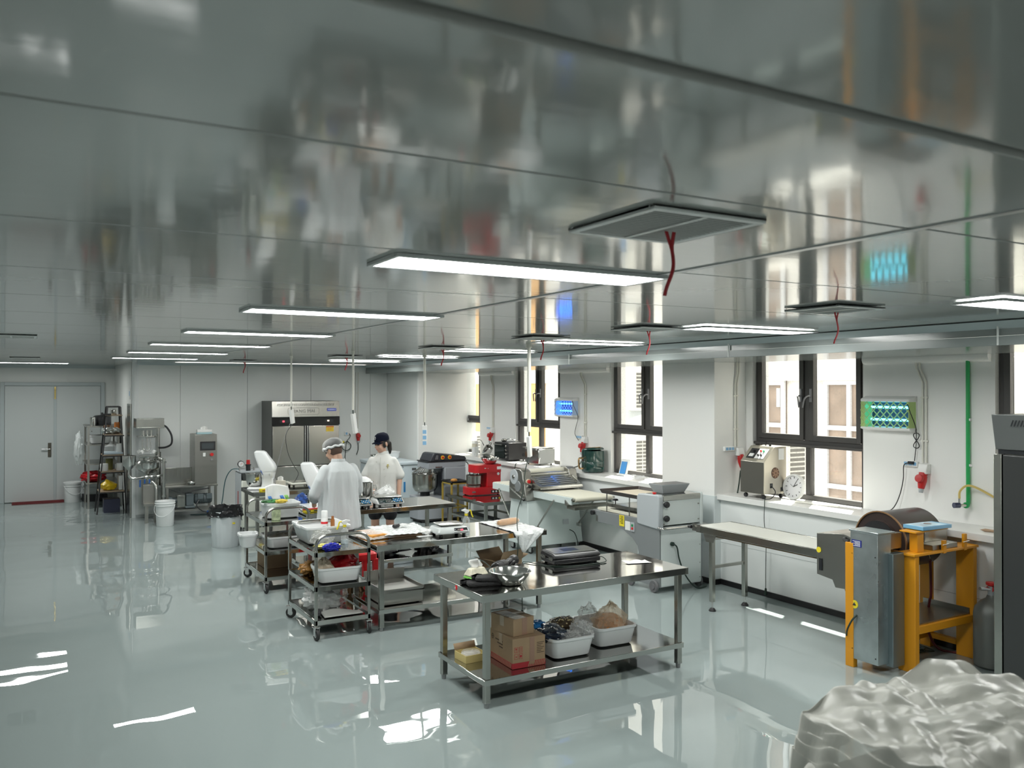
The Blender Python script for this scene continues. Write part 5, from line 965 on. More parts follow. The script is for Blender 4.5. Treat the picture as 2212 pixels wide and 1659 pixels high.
# gas cylinder
gc = thing('gas_cylinder', 'grey gas cylinder with red valve behind the tall fridge', 'gas cylinder', (6.63, 3.93, 0))
MB().lathe([(.10, 0), (.125, .02), (.13, .05), (.13, .42), (.12, .47), (.08, .52), (.04, .545), (.03, .57)], n=28).build('bottle', mat('cylinder_grey', (.16, .17, .16), .4, .3), gc)
MB().lathe([(.028, .565), (.028, .64), (.001, .64)], n=14).build('valve_neck', M_lgrey, gc); MB().cyl((-.02, 0, .62), (.02, 0, .62), .03).cyl((0, 0, .65), (0, 0, .67), .04).build('valve', M_estop, gc); MB().cyl((-.03, 0, .62), (-.12, .02, .63), .014).build('regulator', M_steelhw, gc)

# foreground: rack wrapped in plastic
wr_ = thing('wrapped_rack', 'dark rack draped in milky plastic sheeting in the near right corner', 'rack', (2.22, 1.30, 0), 0)
for x in (-.26, .30):
    for y_ in (-.36, .32): MB().box(x-.014, y_-.014, 0, x+.014, y_+.014, 1.16).build('post', M_plblk, wr_)
for z in (.3, .7, 1.12): MB().box(-.28, -.38, z, .32, .34, z+.012).build('shelf', M_plblk, wr_)
def drape(u, v):
    # a sheet thrown over bulky goods: lumpy top, sides falling outward
    a = 2*PI*u; ca, sa = math.cos(a), math.sin(a)
    r = min(1.0, v*1.9); sq = 1/max(abs(ca), abs(sa))**.75
    x = .02+ca*.36*sq*r; y = -.02+sa*.44*sq*r
    top = 1.315+.05*N3((x, y, 0), 3.0, 2)+.03*abs(N3((x, y, 4), 8, 3))+.10*max(0, x)-.03*r*r
    k = max(0, (v-.526)/.474)
    z = top-.30*k**1.2*(.8+.5*N3((ca, sa, 0), 2.2, 5))
    f = 1+.12*k*(1+.8*N3((ca*2, sa*2, 0), 3, 7))
    fold = .022*math.sin(a*23+4*N3((ca, sa, 1), 3, 1))*k
    q_ = x*.7+y; r_ = y*.6-x
    z += .045*abs(N3((q_*1.2, r_*.5, k), 5.0, 8))+.030*abs(N3((q_*.6, r_*1.6, k), 8.5, 3))-.012*abs(N3((q_*2, r_*.6, z), 12, 6))-.02
    return (.02+(x-.02)*f+ca*fold, -.02+(y+.02)*f+sa*fold, z)
MB().grid(drape, 130, 64).build('plastic_sheeting', film('sheeting', (.56, .56, .51), .25, .38, (5, .35)), wr_, sub=1)
MB().grid(lambda u, v: (-.30-.24*u*(1-.3*v), -.10+.42*v+.05*N3((u, v, 0), 4, 2), 1.22-.20*u-.10*abs(v-.5)+.03*math.sin(v*14+u*3)), 18, 22).build('loose_corner', film('sheeting', (.66, .66, .60), .10), wr_, solid=.001, sub=1)
# ------------------------------------------------------------ wall fittings on the window side
M_trunk = mat('trunking_white', (.76, .75, .68), .4); M_sock = mat('socket_white', (.82, .82, .80), .35); M_sockb = mat('socket_blue', (.25, .48, .72), .35); M_plug = mat('plug_red', (.48, .015, .015), .35)
def zapper(label, y0, y1, z0, z1, frame_m, glow, es):
    t = thing('insect_zapper', label, 'insect zapper', (XW, y0, z0), 0, 'wall insect zappers'); w = y1-y0; h = z1-z0; D = .12
    MB().box(-.015, 0, 0, 0, w, h).build('back_plate', M_plwht, t)
    MB().prism([(0, h), (-.05, h), (-D, h-.025), (-D, h-.055), (0, h-.055)], 0, w, 'y').build('top_cap', M_plwht, t, bevel=.01); MB().prism([(0, 0), (-.06, 0), (-D, .015), (-D, .035), (0, .035)], 0, w, 'y').build('bottom_tray', M_plwht, t, bevel=.006)
    MB().box(-.02, .03, .04, -.016, w-.06, h-.06).build('inner_dark', mat('zapper_inner', (.02, .03, .06), .5), t)
    for zz in (h*.32, h*.68): MB().cyl((-.06, .05, zz), (-.06, w-.08, zz), .011).build('uv_tube', mat('uv_tube_'+frame_m.name, (.3, .7, 1), .3, emit=glow, es=es), t)
    pts = []
    n = 7; hh = h-.09
    for i in range(-4, n+4):
        for s in (1, -1):
            y_a = .01+(w-.02)*i/n; z_a = .035 if s == 1 else .035+hh; y_b = y_a+(w-.02)/n*3.2; z_b = .035+hh if s == 1 else .035
            lo, hi = .005, w-.005
            if y_b < lo or y_a > hi: continue
            ta = max(0, (lo-y_a)/(y_b-y_a)); tb = min(1, (hi-y_a)/(y_b-y_a))
            if tb-ta < .05: continue
            f = lambda q: (-D+.004-(.001 if s == 1 else .004), y_a+(y_b-y_a)*q, z_a+(z_b-z_a)*q)
            MB().cyl(f(ta), f(tb), .0052, n=6).build('grille_bar', frame_m, t)
    for yy in (.005, w-.05): MB().box(-D+.003, yy, .03, -.01, yy+(.006 if yy < .1 else .045), h-.05).build('end_cheek', frame_m, t)
    return t
M_zgreen = mat('zapper_lime', (.42, .58, .22), .4); M_zblue = mat('zapper_pale', (.45, .60, .85), .4)
zapper('insect zapper with lime green lattice on the near pier', 4.96, 5.49, 1.80, 2.13, M_zgreen, (.10, .75, 1.0), 5.0)
zapper('insect zapper glowing bright blue on the pier beyond the column', 10.52, 11.02, 1.77, 2.07, M_zblue, (.02, .22, 1.0), 14.0)
for _m in bpy.data.materials:
    if _m.name.startswith('uv_tube'): _m.cycles.emission_sampling = 'NONE'

def red_plug(label, loc, rz, cable, tilt=.35, strip=True):
    """white socket box with a red industrial plug hanging from it; local x out of the wall, y along it"""
    t = thing('power_socket', label, 'socket', loc, rz, 'red industrial sockets')
    MB().prism([(0, .09), (-.05, .09), (-.075, .03), (-.07, 0), (0, 0)], -.045, .045, 'y').build('socket_box', M_sock, t, bevel=.006)
    pl = MB().lathe([(.001, .01), (.036, .01), (.036, -.02), (.040, -.022), (.040, -.07), (.034, -.10), (.028, -.135), (.022, -.14), (.001, -.14)], n=20).build('plug', M_plug, t, loc=(-.05, 0, .0), rot=(0, tilt*.6, 0))
    MB().lathe([(.001, -.02), (.035, -.018), (.038, 0), (.036, .012), (.001, .014)], (-.045, 0, -.05), 20, 'x').build('plug_lid', M_plug, pl); MB().lathe([(.022, -.138), (.024, -.15), (.018, -.175), (.001, -.176)], n=14).build('cable_gland', M_lgrey, pl)
    if strip:
        MB().box(-.032, .07, .055, 0, .22, .105).build('socket_strip', M_sock, t, bevel=.004)
        for i in range(3): MB().box(-.034, .082+.045*i, .066, -.031, .116+.045*i, .096).build('socket_face', M_sockb, t)
    if cable: MB().tube(catmull(cable, 6), .0075, 6).build('cable', M_cord, t)
    return t
def conduit(label, x, y, z0, along='y', bend=.06, gap=.035, m=None, r=.009):
    t = thing('conduit', label, 'conduit', (x, y, z0), 0, 'white conduits'); H = ZB+.02-z0
    for k in range(2):
        o = gap*(k-.5)
        pts = [(-.014, o, 0), (-.014, o, H-.26), (-.02, o+bend, H-.12), (-.02, o+bend, H)] if along == 'y' else [(o, -.014, 0), (o, -.014, H-.26), (o+bend*.5, -.02, H-.12), (o+bend*.5, -.02, H)]
        MB().tube(pts, r, 8).build('pipe', m or M_trunk, t)
    for zz in (.2, H-.4): MB().cbox((-.012, 0, zz) if along == 'y' else (0, -.012, zz), (.014, .07, .016) if along == 'y' else (.07, .014, .016)).build('clip', M_trunk, t)
red_plug('red industrial plug below the green-lattice zapper', (XW, 4.87, 1.42), 0, None); conduit('white conduit pair on the near pier', XW, 4.88, 1.52)
red_plug('red industrial plug on the side of the column', (7.07, 7.13, 1.44), PI/2, [(-.05, 0, -.17), (-.05, .03, -.35), (-.06, .10, -.6), (-.05, .12, -.9), (-.07, .05, -1.2), (-.12, .02, -1.40), (-.3, .1, -1.433)]); conduit('white conduit pair on the side of the column', 7.04, 7.13, 1.54, 'x', .05)
red_plug('red industrial plug under the blue zapper', (XW, 10.33, 1.40), 0, [(-.05, 0, -.17), (-.06, .03, -.25), (-.10, .12, -.36), (-.46, .2, -.385), (-.47, .21, -.6)]); conduit('white conduit pair under the blue zapper pier', XW, 10.34, 1.50, bend=.10)
red_plug('red industrial plug on the far pier above the red mixer', (XW, 13.18, 1.42), 0, [(-.05, 0, -.17), (-.06, .03, -.25), (-.09, .06, -.39)]); conduit('white conduit pair on the far pier', XW, 13.19, 1.52)
tag(MB().tube(catmull([(XW-.1, 5.0, 2.08), (XW-.13, 4.95, 2.0), (XW-.06, 4.94, 1.86), (XW-.04, 4.95, 1.80)], 5), .004, 6).tube(catmull([(XW-.03, 4.95+.03*math.sin(a*2), 1.72+.07*math.cos(a)) for a in [i*.42 for i in range(34)]], 2), .004, 6).tube(catmull([(XW-.03, 4.95, 1.80), (XW-.03, 4.955, 1.66), (XW-.03, 4.97, 1.53)], 4), .004, 6).build('zapper_cord', M_plblk), 'bundled black cord below the green-lattice zapper', 'cord')
tag(MB().box(XW-.06, 4.97, 1.50, XW-.03, 5.02, 1.525).tube(catmull([(XW-.05, 5.02, 1.51), (XW-.06, 5.06, 1.48), (XW-.04, 5.08, 1.35), (XW-.05, 5.11, 1.20), (XW-.10, 5.14, 1.08), (XW-.3, 5.1, 1.03), (6.74, 4.9, 1.0)], 6), .0045, 6).build('machine_cord', M_plblk), 'thin black cord falling from the socket behind the drum', 'cord')
tag(MB().tube(catmull([(XW-.1, 10.55, 2.04), (XW-.13, 10.47, 1.95), (XW-.06, 10.46, 1.78), (XW-.03, 10.56, 1.62), (XW-.03, 10.58, 1.52), (XW-.04, 10.47, 1.43)], 6), .004, 6).build('zapper_cord', M_plblk), 'black cord looping down from the blue zapper', 'cord')
tag(MB().tube(catmull([(6.76, 6.42, ZS+.03), (6.745, 6.41, ZS-.01), (6.75, 6.42, .8), (6.755, 6.40, .62), (6.76, 6.41, .3), (6.765, 6.415, .10)], 6), .004, 6).cyl((6.765, 6.415, .03), (6.765, 6.415, .10), .018, .010, 10).build('wall_cable', M_cord), 'thin green-black cord with plug hanging from the ledge to the floor', 'cord')
gp = thing('green_water_pipe', 'bright green water pipe with a tap end on the near pier', 'pipe', (XW, 4.46, 1.18))
MB().tube([(-.02, 0, 1.35), (-.02, 0, .02), (-.025, .0, 0), (-.05, .01, -.005)], .017, 12).build('pipe', mat('pipe_green', (.02, .36, .10), .35), gp); MB().cyl((-.04, 0, 0), (-.06, .0, 0), .026).build('elbow', mat('pipe_green', (.02, .36, .10), .35), gp)
MB().cyl((-.055, .0, 0), (-.10, .03, 0), .014).cyl((-.10, .03, -.01), (-.10, .03, .06), .010).build('tap', M_ssp, gp); MB().cyl((-.10, .03, 0), (-.15, .05, 0), .024).build('tap_knob', mat('knob_navy', (.02, .03, .08), .3), gp)
for zz in (.35, .75): MB().cbox((-.014, 0, zz), (.028, .05, .02)).build('clip', M_plwht, gp)
tag(MB().tube(catmull([(XW-.10, 4.49, 1.24), (XW-.10, 4.48, 1.31), (XW-.09, 4.40, 1.36), (XW-.12, 4.20, 1.30), (XW-.2, 3.9, 1.18), (XW-.35, 3.6, 1.04)], 6), .010, 8).build('yellow_hose', mat('hose_yellow', (.62, .47, .15), .35)), 'pale yellow hose arching from the tap of the green pipe', 'hose')

# ------------------------------------------------------------ things on the ledge
oz = thing('control_box_machine', 'steel box machine with sloped control panel and fan on the ledge', 'machine', (6.83, 6.50, ZS))
MB().prism([(0, .055), (.34, .055), (.34, .56), (.16, .56), (0, .40)], 0, .34, 'y').build('case', mat('case_taupe', (.52, .49, .42), .32, .9), oz, bevel=.004)
MB().box(-.003, .004, .06, .0, .336, .395).build('side_panel', mat('case_dark', (.16, .155, .135), .35, .6), oz)
mslope = Matrix.Translation((.08, .17, .481)) @ Matrix.Rotation(-PI/4, 4, 'Y')
MB().box(-.07, -.13, 0, .07, .0, .004).xf(mslope).build('control_plate', M_plwht, oz); MB().box(-.07, .01, 0, .07, .12, .004).xf(mslope).build('control_plate', M_dark, oz)
for i, (a, b, mm) in enumerate(((.03, -.04, M_estop), (.03, -.08, mat('btn_green', (.05, .35, .15), .4)), (-.03, -.04, M_plblk), (-.03, -.08, M_plblk), (.03, .06, M_plblk))): MB().cyl((a, b, .003), (a, b, .02), .012).xf(mslope).build('push_button', mm, oz)
MB().box(-.05, .03, .004, -.01, .09, .012).xf(mslope).build('meter', M_plwht, oz)
MB().lathe([(.001, -.004), (.055, -.006), (.06, 0), (.001, 0)], (.17, 0, .28), 24, 'y').build('fan', mat('fan_brown', (.10, .05, .03), .5), oz)
for k in range(8): a = PI*k/4; MB().cbox((.17+.03*math.cos(a), -.007, .28+.03*math.sin(a)), (.045, .003, .014), (0, -a+.5, 0)).build('fan_blade', mat('fan_blade_brown', (.28, .17, .11), .5), oz)
MB().box(.22, -.003, .42, .30, .0, .54).build('spec_label', M_plwht, oz); MB().box(.09, -.003, .12, .13, 0, .17).box(.25, -.003, .08, .29, 0, .12).build('inlet', M_dark, oz)
MB().cyl((.20, .10, .56), (.20, .10, .585), .012).tube([(.24, .2, .56), (.245, .2, .60), (.25, .22, .575)], .006).build('top_fitting', M_plblk, oz)
for px, py in ((.04, .04), (.30, .04), (.04, .30), (.30, .30)): MB().cyl((px, py, .035), (px, py, .057), .010).lathe([(.001, -.012), (.022, -.012), (.024, 0), (.022, .012), (.001, .012)], (px, py, .024), 16, 'x').build('caster', M_plblk, oz)
MB().tube(catmull([(.11, -.005, .14), (.13, -.04, .08), (.06, -.05, .02), (-.04, -.06, .015)], 5), .005).build('power_cord', M_plblk, oz)
ck = thing('wall_clock', 'round white clock leaning on the ledge beside the control box', 'clock', (7.13, 6.36, ZS+.002), 0)
cr = (0, RAD(-12), 0)
cz = Matrix.Translation((0, 0, .135)) @ Matrix.Rotation(RAD(8), 4, 'Y')
MB().lathe([(.115, -.02), (.133, -.022), (.137, -.01), (.137, .02), (.115, .02)], (0, 0, 0), 40, 'x', cap=False).xf(cz).build('rim', M_plwht, ck); MB().lathe([(.001, -.005), (.118, -.005), (.118, .005), (.001, .005)], (0, 0, 0), 36, 'x').xf(cz).build('dial', mat('dial_white', (.80, .80, .82), .3), ck)
for k in range(12): a = 2*PI*k/12; MB().cbox((-.007, .098*math.sin(a), .098*math.cos(a)), (.003, .005, .018), (-a, 0, 0)).xf(cz).build('hour_mark', M_plblk, ck)
for a, l, w in ((RAD(-60), .06, .006), (RAD(-30), .085, .004), (RAD(60), .05, .003)): MB().cbox((-.010, l/2*math.sin(a), l/2*math.cos(a)), (.002, w, l), (-a, 0, 0)).xf(cz).build('hand', M_plblk, ck)
tag(MB().cyl((6.93, 6.35, ZS+.012), (7.03, 5.70, ZS+.012), .010).build('white_tube', M_trunk), 'white plastic tube lying on the ledge under the window', 'tube')
bh = thing('wooden_brush', 'pale wooden brush lying on the ledge near the tall fridge', 'brush', (6.93, 4.05, ZS+.012), RAD(100))
MB().lathe([(.001, -.10), (.012, -.09), (.020, -.03), (.010, .02), (.013, .10), (.001, .14)], n=14, axis='x').build('handle', mat('wood_pale', (.40, .27, .17), .6), bh); MB().box(-.10, -.03, -.010, -.01, .03, .006).build('bristles', mat('bristle', (.55, .5, .42), .8), bh)
sp_ = thing('fabric_pouch', 'small violet and white pouch on the ledge by the tall fridge', 'pouch', (6.90, 3.92, ZS)); pad(.10, .06, .02).build('pouch', mat('pouch_violet', (.40, .40, .70), .6, vary=(30, .3)), sp_)

ov = thing('countertop_oven', 'black countertop oven with glass door on the ledge', 'oven', (6.82, 12.0, ZS))
MB().box(.01, 0, .02, .35, .48, .30).build('case', M_plblk, ov, bevel=.008)
MB().box(-.004, .13, .05, .012, .46, .275).build('glass_door', mat('oven_glass', (.02, .028, .026), .08), ov); MB().cyl((-.03, .15, .265), (-.03, .44, .265), .008).build('door_handle', M_ss, ov)
for i in range(4): MB().cyl((.01, .065, .07+.058*i), (-.02, .065, .07+.058*i), .018).build('knob', M_ssp, ov)
MB().lathe([(.001, -.003), (.03, -.004), (.03, 0), (.001, 0)], (.29, 0, .10), 20, 'y').build('dial', M_dark, ov)
for px in (.04, .31):
    for py in (.04, .44): MB().cyl((px, py, 0), (px, py, .02), .014).build('foot', M_plblk, ov)
tag(MB().tube(catmull([(6.95, 12.3, ZS+.31), (6.9, 12.15, ZS+.36), (6.95, 12.0, ZS+.345), (7.05, 12.05, ZS+.315)], 5), .006).ell((6.92, 12.32, ZS+.33), (.05, .035, .028)).build('coiled_wire_tool', M_ss), 'small steel tool with wire handle lying on the oven', 'tool')
so = thing('steel_warmer', 'square stainless warmer box beside the black oven on the ledge', 'warmer', (6.86, 11.12, ZS))
MB().box(0, 0, .02, .30, .42, .25).build('case', M_ssp, so, bevel=.01); MB().box(-.02, .04, .255, .32, .46, .268).build('lid_tray', M_ssd, so, bevel=.004); MB().box(.02, .03, .25, .28, .39, .256).build('rim', M_ss, so)
for px in (.04, .26):
    for py in (.05, .37): MB().cyl((px, py, 0), (px, py, .022), .012).build('foot', M_plblk, so)
tag(MB().tube(catmull([(6.88, 11.15, ZS+.03), (6.80, 11.0, ZS+.10), (6.78, 10.95, ZS+.13)], 5), .006).build('warmer_cord', M_plwht), 'short white cord rising beside the steel warmer', 'cord')
tag(MB().tube(catmull([(6.86, 11.6, ZS+.02), (6.76, 11.62, ZS+.01), (6.745, 11.65, .95), (6.75, 11.66, .7)], 5), .005).build('ledge_cable', M_cord), 'dark cord falling from the oven over the ledge', 'cord')
af = thing('air_fryer', 'dark green air fryer with gold trim on the ledge', 'air fryer', (7.0, 9.88, ZS))
M_afg = mat('fryer_green', (.008, .045, .038), .18, coat=.5); M_gold = mat('gold_trim', (.75, .45, .22), .2, 1)
loft(MB(), [[(p[0], p[1], z) for p in rrect(.29*k, .30*k, .10, 5)] for z, k in ((.01, .93), (.03, .98), (.15, 1.0), (.155, .985), (.16, 1.0), (.31, .98))]).build('body', M_afg, af); loft(MB(), [[(p[0], p[1], z+p[1]*.12*(-1)) for p in rrect(.285*k, .295*k, .10, 5)] for z, k in ((.312, .985), (.33, .98), (.345, .90))]).build('lid', M_afg, af)
loft(MB(), [[(p[0], p[1], z+p[1]*.12*(-1)) for p in rrect(.20, .21, .07, 5)] for z in (.34, .352)]).build('gold_plate', M_gold, af); MB().tube(catmull([(-.14, .04, .20), (-.20, .05, .20), (-.205, .05, .12), (-.19, .05, .06), (-.14, .04, .06)], 5), .013).build('handle', M_gold, af)
MB().lathe([(.13, 0), (.13, .012)], n=26).build('foot_ring', M_plblk, af)
bf = thing('small_blue_clock', 'small white framed blue panel leaning by the window', 'display', (7.06, 9.28, ZS), 0)
MB().prism([(0, 0), (.02, 0), (.08, .22), (.06, .22)], -.09, .09, 'y').build('frame', M_plwht, bf, bevel=.015); MB().prism([(-.001, .03), (.002, .03), (.047, .19), (.044, .19)], -.06, .06, 'y').build('blue_face', mat('face_blue', (.03, .22, .55), .3), bf)
tag(MB().tube(catmull([(7.0+.09*math.cos(a*1.7)+.03*math.sin(a*3.1), 8.85+.16*math.sin(a)+.004*a, ZS+.012+.02*abs(math.sin(a*2.3))) for a in [i*.45 for i in range(44)]], 2), .005, 6).build('cable_heap', mat('cable_white', (.72, .73, .74), .4)), 'tangled white cables heaped on the ledge beside the blue panel', 'cables')
tag(MB().box(6.9, 8.35, ZS, 7.02, 8.6, ZS+.03).build('adapter_block', M_plwht, bevel=.006), 'white power strip on the ledge next to the column', 'power strip')
jg = thing('steel_jug', 'tilted chrome jug with pouring lip on the ledge above the red mixer', 'jug', (6.95, 12.98, ZS+.10), RAD(20))
MB().lathe([(.001, -.08), (.05, -.08), (.075, -.03), (.08, .04), (.07, .10), (.062, .098), (.07, .04), (.001, -.07)], n=26).xf(Matrix.Rotation(RAD(38), 4, 'X')).build('jug_body', M_ssp, jg)
MB().tube(catmull([(.0, -.05, .12), (.04, -.06, .17), (.03, -.10, .24), (.06, -.12, .28)], 5), .008).build('spout', M_ssp, jg); MB().tube(catmull([(-.02, .05, .10), (-.06, .06, .17), (-.12, .04, .20)], 5), .008).build('handle', M_ssp, jg)
MB().cyl((0, 0, -.10), (0, 0, -.04), .07, .05).build('stand', M_plblk, jg)
for k, (xx, yy, hh, rr, mm, lb) in enumerate(((6.98, 13.50, .20, .05, mat('jar_cream', (.72, .68, .55), .4), 'cream utensil jar on the far end of the ledge'), (6.9, 13.36, .15, .04, M_plwht, 'white cup on the far end of the ledge'), (6.88, 13.2, .17, .03, M_clear, 'clear bottle on the far end of the ledge'))):
    tag(MB().lathe([(.001, 0), (rr*.85, 0), (rr, hh*.1), (rr, hh), (rr*.9, hh), (rr*.88, hh*.1), (.001, .01)], n=20).build(('utensil_jar', 'cup', 'bottle')[k], mm, loc=(xx, yy, ZS)), lb, ('jar', 'cup', 'bottle')[k])
wf = thing('paper_towel_roll', 'white paper roll standing on the far end of the ledge', 'paper roll', (7.05, 13.62, ZS)); MB().lathe([(.02, 0), (.055, 0), (.055, .24), (.02, .24)], n=22).build('roll', M_paper, wf)

# ------------------------------------------------------------ power strips hanging from the ceiling
def drop(label, x, y, z_end, L, rot, faces=True, pr=.016, extra=None):
    t = thing('hanging_power_strip', label, 'power strip', (x, y, ZC), 0, 'hanging power strips'); zt = z_end+L+.05-ZC
    MB().cyl((0, 0, .006), (0, 0, -.03), pr*1.6).tube([(0, 0, 0), (.004, 0, zt*.5), (0, 0, zt)], pr, 10).build('drop_pipe', M_trunk, t); MB().tube([(0, 0, zt), (.002, 0, zt-.05)], .007).build('cable', M_cord, t)
    s = MB().box(-.035, -.018, -L, .035, .018, 0).build('strip', M_sock, t, loc=(.0, 0, zt-.045), rot=(rot[0], rot[1], rot[2]), bevel=.006)
    if faces:
        for i in range(3): MB().box(-.024, -.021, -.06-.075*i-.05, .024, -.017, -.06-.075*i).build('socket_face', M_sockb, s)
    return t
drop('power strip hanging in front of the steel fridge', 3.26, 11.95, 1.70, .20, (0, RAD(-12), RAD(40)), False, .014)
drop('power strip hanging above the man and the price scales', 3.49, 10.0, 1.64, .25, (0, RAD(-14), RAD(40)), False, .014)
drop('power strip with blue sockets hanging before the white corner', 4.67, 10.5, 1.46, .24, (0, 0, RAD(-25)), True, .018)
drop('pale power strip hanging over the dough sheeter', 4.57, 7.6, 1.48, .22, (0, RAD(-7), RAD(40)), False, .020)
tag(MB().tube(catmull([(4.57, 7.6, 1.50), (4.52, 7.59, 1.35), (4.47, 7.57, 1.10), (4.40, 7.54, .95), (4.28, 7.35, .84), (4.20, 7.19, .74), (4.17, 7.17, .50), (4.19, 7.3, .40), (4.22, 7.55, .35)], 6), .005, 6).build('strip_cord', M_cord), 'long dark cord from the hanging strip down to the open carton', 'cord')
tag(MB().tube(catmull([(3.28, 11.95, 1.70), (3.20, 12.0, 1.55), (3.24, 12.05, 1.3), (3.34, 12.1, 1.1), (3.42, 12.15, .98), (3.36, 12.12, .87)], 6), .004, 6).build('strip_cord', M_plblk), 'thin black cord from the hanging strip to the platform scale', 'cord')
tag(MB().tube(catmull([(3.25, 11.95, 1.72), (3.17, 11.98, 1.5), (3.10, 12.0, 1.2), (3.06, 12.03, .98), (3.04, 12.06, .85)], 6), .004, 6).build('strip_cord', mat('cord_grey', (.25, .25, .25), .5)), 'thin grey cord from the hanging strip to the stand mixer', 'cord')
# ------------------------------------------------------------ four-door fridge
fr = thing('four_door_fridge', 'large stainless four-door fridge against the far wall', 'fridge', (3.75, 14.98, 0))
M_fd = mat('fridge_steel', (.62, .60, .56), .20, 1, bump=(1.6, .10, (1, 1, .5), 1), brushed=((80, 2, 2), .05))
MB().box(0, .03, .12, 1.22, .75, 1.98).build('cabinet', mat('fridge_side', (.13, .13, .125), .42, .5), fr, bevel=.004)
MB().prism([(-.005, 1.70), (.03, 1.70), (.03, 1.98), (.01, 1.98)], 0, 1.22, 'x').build('top_panel', M_fd, fr, bevel=.004)
for i in range(44): MB().cbox((.10+.0235*i, .004, 1.915), (.007, .004, .045), (0, RAD(18), 0)).build('louver_slot', mat('slot_dark', (.10, .10, .10), .5), fr)
text('brand_lettering', 'LIANG MAI', .085, mat('lettering_grey', (.22, .22, .21), .4, .3), fr, (.56, -.003, 1.80), (PI/2, 0, 0), .002)
MB().tube([(p[0], -.001, p[1]) for p in rrect(.56, .12, .03, 4, .56, 1.80)], .003, 6, True).build('brand_border', mat('lettering_grey', (.36, .36, .35), .35, .6), fr)
bs = MB().box(.99, -.004, 1.80, 1.16, .0, 1.85).build('blue_sticker', mat('sticker_royal', (.03, .06, .42), .35), fr); text('sticker_text', 'HAINAO', .038, M_plwht, bs, (1.075, -.005, 1.825))
MB().prism([(-.012, 1.55), (.03, 1.55), (.03, 1.70), (-.005, 1.70)], -.005, 1.225, 'x').build('control_band', mat('band_black', (.03, .03, .03), .12, .6), fr, bevel=.003)
for x0, mm in ((.13, M_led), (.94, mat('amber_led', (.4, .3, .2), .3, emit=(1, .85, .6), es=1.2))): MB().box(x0, -.016, 1.60, x0+.16, -.010, 1.65).build('display_window', M_dark, fr); MB().box(x0+.05, -.019, 1.612, x0+.085, -.015, 1.638).build('digits', mm, fr)
for x0, x1 in ((.01, .565), (.655, 1.21)):
    for z0, z1 in ((.845, 1.54), (.15, .83)): MB().box(x0, -.012, z0, x1, .03, z1).build('door', M_fd, fr, bevel=.006)
MB().box(.565, .0, .15, .655, .02, 1.55).build('centre_gap', M_plblk, fr)
for x0 in (.580, .622): MB().box(x0, -.018, .15, x0+.016, .0, 1.545).build('door_handle_bar', M_ssp, fr, bevel=.004)
for x0 in (.535, .66): MB().box(x0, -.02, .81, x0+.03, -.01, .86).build('hinge', mat('hinge_brass', (.45, .32, .12), .35, .8), fr)
wl_ = MB().box(.97, -.016, 1.43, 1.11, -.011, 1.53).build('warning_sticker', mat('sticker_gold', (.60, .44, .03), .4), fr); MB().box(.97, -.0175, 1.505, 1.11, -.0155, 1.53).build('sticker_head', mat('sticker_rust', (.42, .12, .03), .4), wl_)
for i in range(3): MB().box(.985, -.0175, 1.485-.017*i, 1.09-.02*(i % 2), -.0155, 1.491-.017*i).build('print_line', mat('sticker_rust', (.42, .12, .03), .4), wl_)
MB().lathe([(.026, -.001), (.028, -.003), (.032, -.003), (.034, -.001)], (1.15, -.012, 1.27), 24, 'y', cap=False).build('round_mark', M_plwht, fr); MB().lathe([(.022, -.001), (.024, -.003), (.027, -.003), (.029, -.001)], (1.15, -.012, 1.205), 24, 'y', cap=False).build('round_mark', M_plwht, fr)
for x in (.08, 1.14):
    for yy in (.1, .68): MB().cyl((x, yy, 0), (x, yy, .12), .028).build('foot', M_foot, fr)
# far wall sockets and conduit
red_plug('dark red industrial plug on the far wall beside the fridge', (5.58, YF-.0, 1.33), PI/2, [(-.05, 0, -.17), (-.06, .0, -.3), (-.05, .03, -.40)], strip=False)
conduit('thin conduit pair on the far wall beside the fridge', 5.57, YF, 1.44, 'x', .0, .05)
ws = thing('wall_outlet', 'white wall outlet with coiled cord beside the fridge', 'outlet', (5.38, YF, 1.34)); MB().box(-.06, -.02, -.04, .06, 0, .04).build('plate', M_sock, ws, bevel=.004); MB().box(-.035, -.023, -.022, .0, -.019, .022).build('socket_face', M_sockb, ws)
MB().tube(catmull([(.03, -.03, 0), (.05, -.04, -.05), (-.02, -.03, -.15)] + [(-.03+.09*math.cos(a), -.03-.002*a, -.24+.08*math.sin(a)) for a in [1.5+i*.55 for i in range(24)]] + [(-.05, -.03, -.45), (-.05, -.03, -.62)], 3), .006, 6).build('coiled_cord', M_cord, ws); MB().cbox((-.10, -.035, -.16), (.06, .02, .04)).build('cord_tag', M_yel, ws)
# white cabinet with regulator
gk = thing('compressor_cabinet', 'cream compressor cabinet with black top and red stripe beside the far table', 'compressor', (2.86, 13.25, 0))
MB().box(0, 0, .08, .42, .46, .80).build('case', mat('cabinet_cream', (.68, .70, .62), .35), gk, bevel=.02); MB().prism([(.02, .80), (.42, .80), (.42, .92), (.0, .92)], .0, .46, 'y').build('top_cover', mat('cover_charcoal', (.045, .05, .05), .35), gk, bevel=.012); MB().box(-.01, -.01, .915, .43, .47, .94).build('top_rim', M_lgrey, gk, bevel=.004)
MB().box(-.004, .02, .12, .0, .44, .90).build('side_panel', M_lgrey, gk); MB().box(-.008, .20, .25, -.003, .24, .62).build('red_stripe', mat('stripe_red', (.40, .05, .04), .4), gk)
for px in (.06, .36):
    for py in (.06, .40): MB().cyl((px, py, 0), (px, py, .085), .03).build('foot', M_rubber, gk)
rg = thing('air_regulator', 'black air regulator with pressure gauge and red knob on the compressor', 'regulator', (2.98, 13.35, .941))
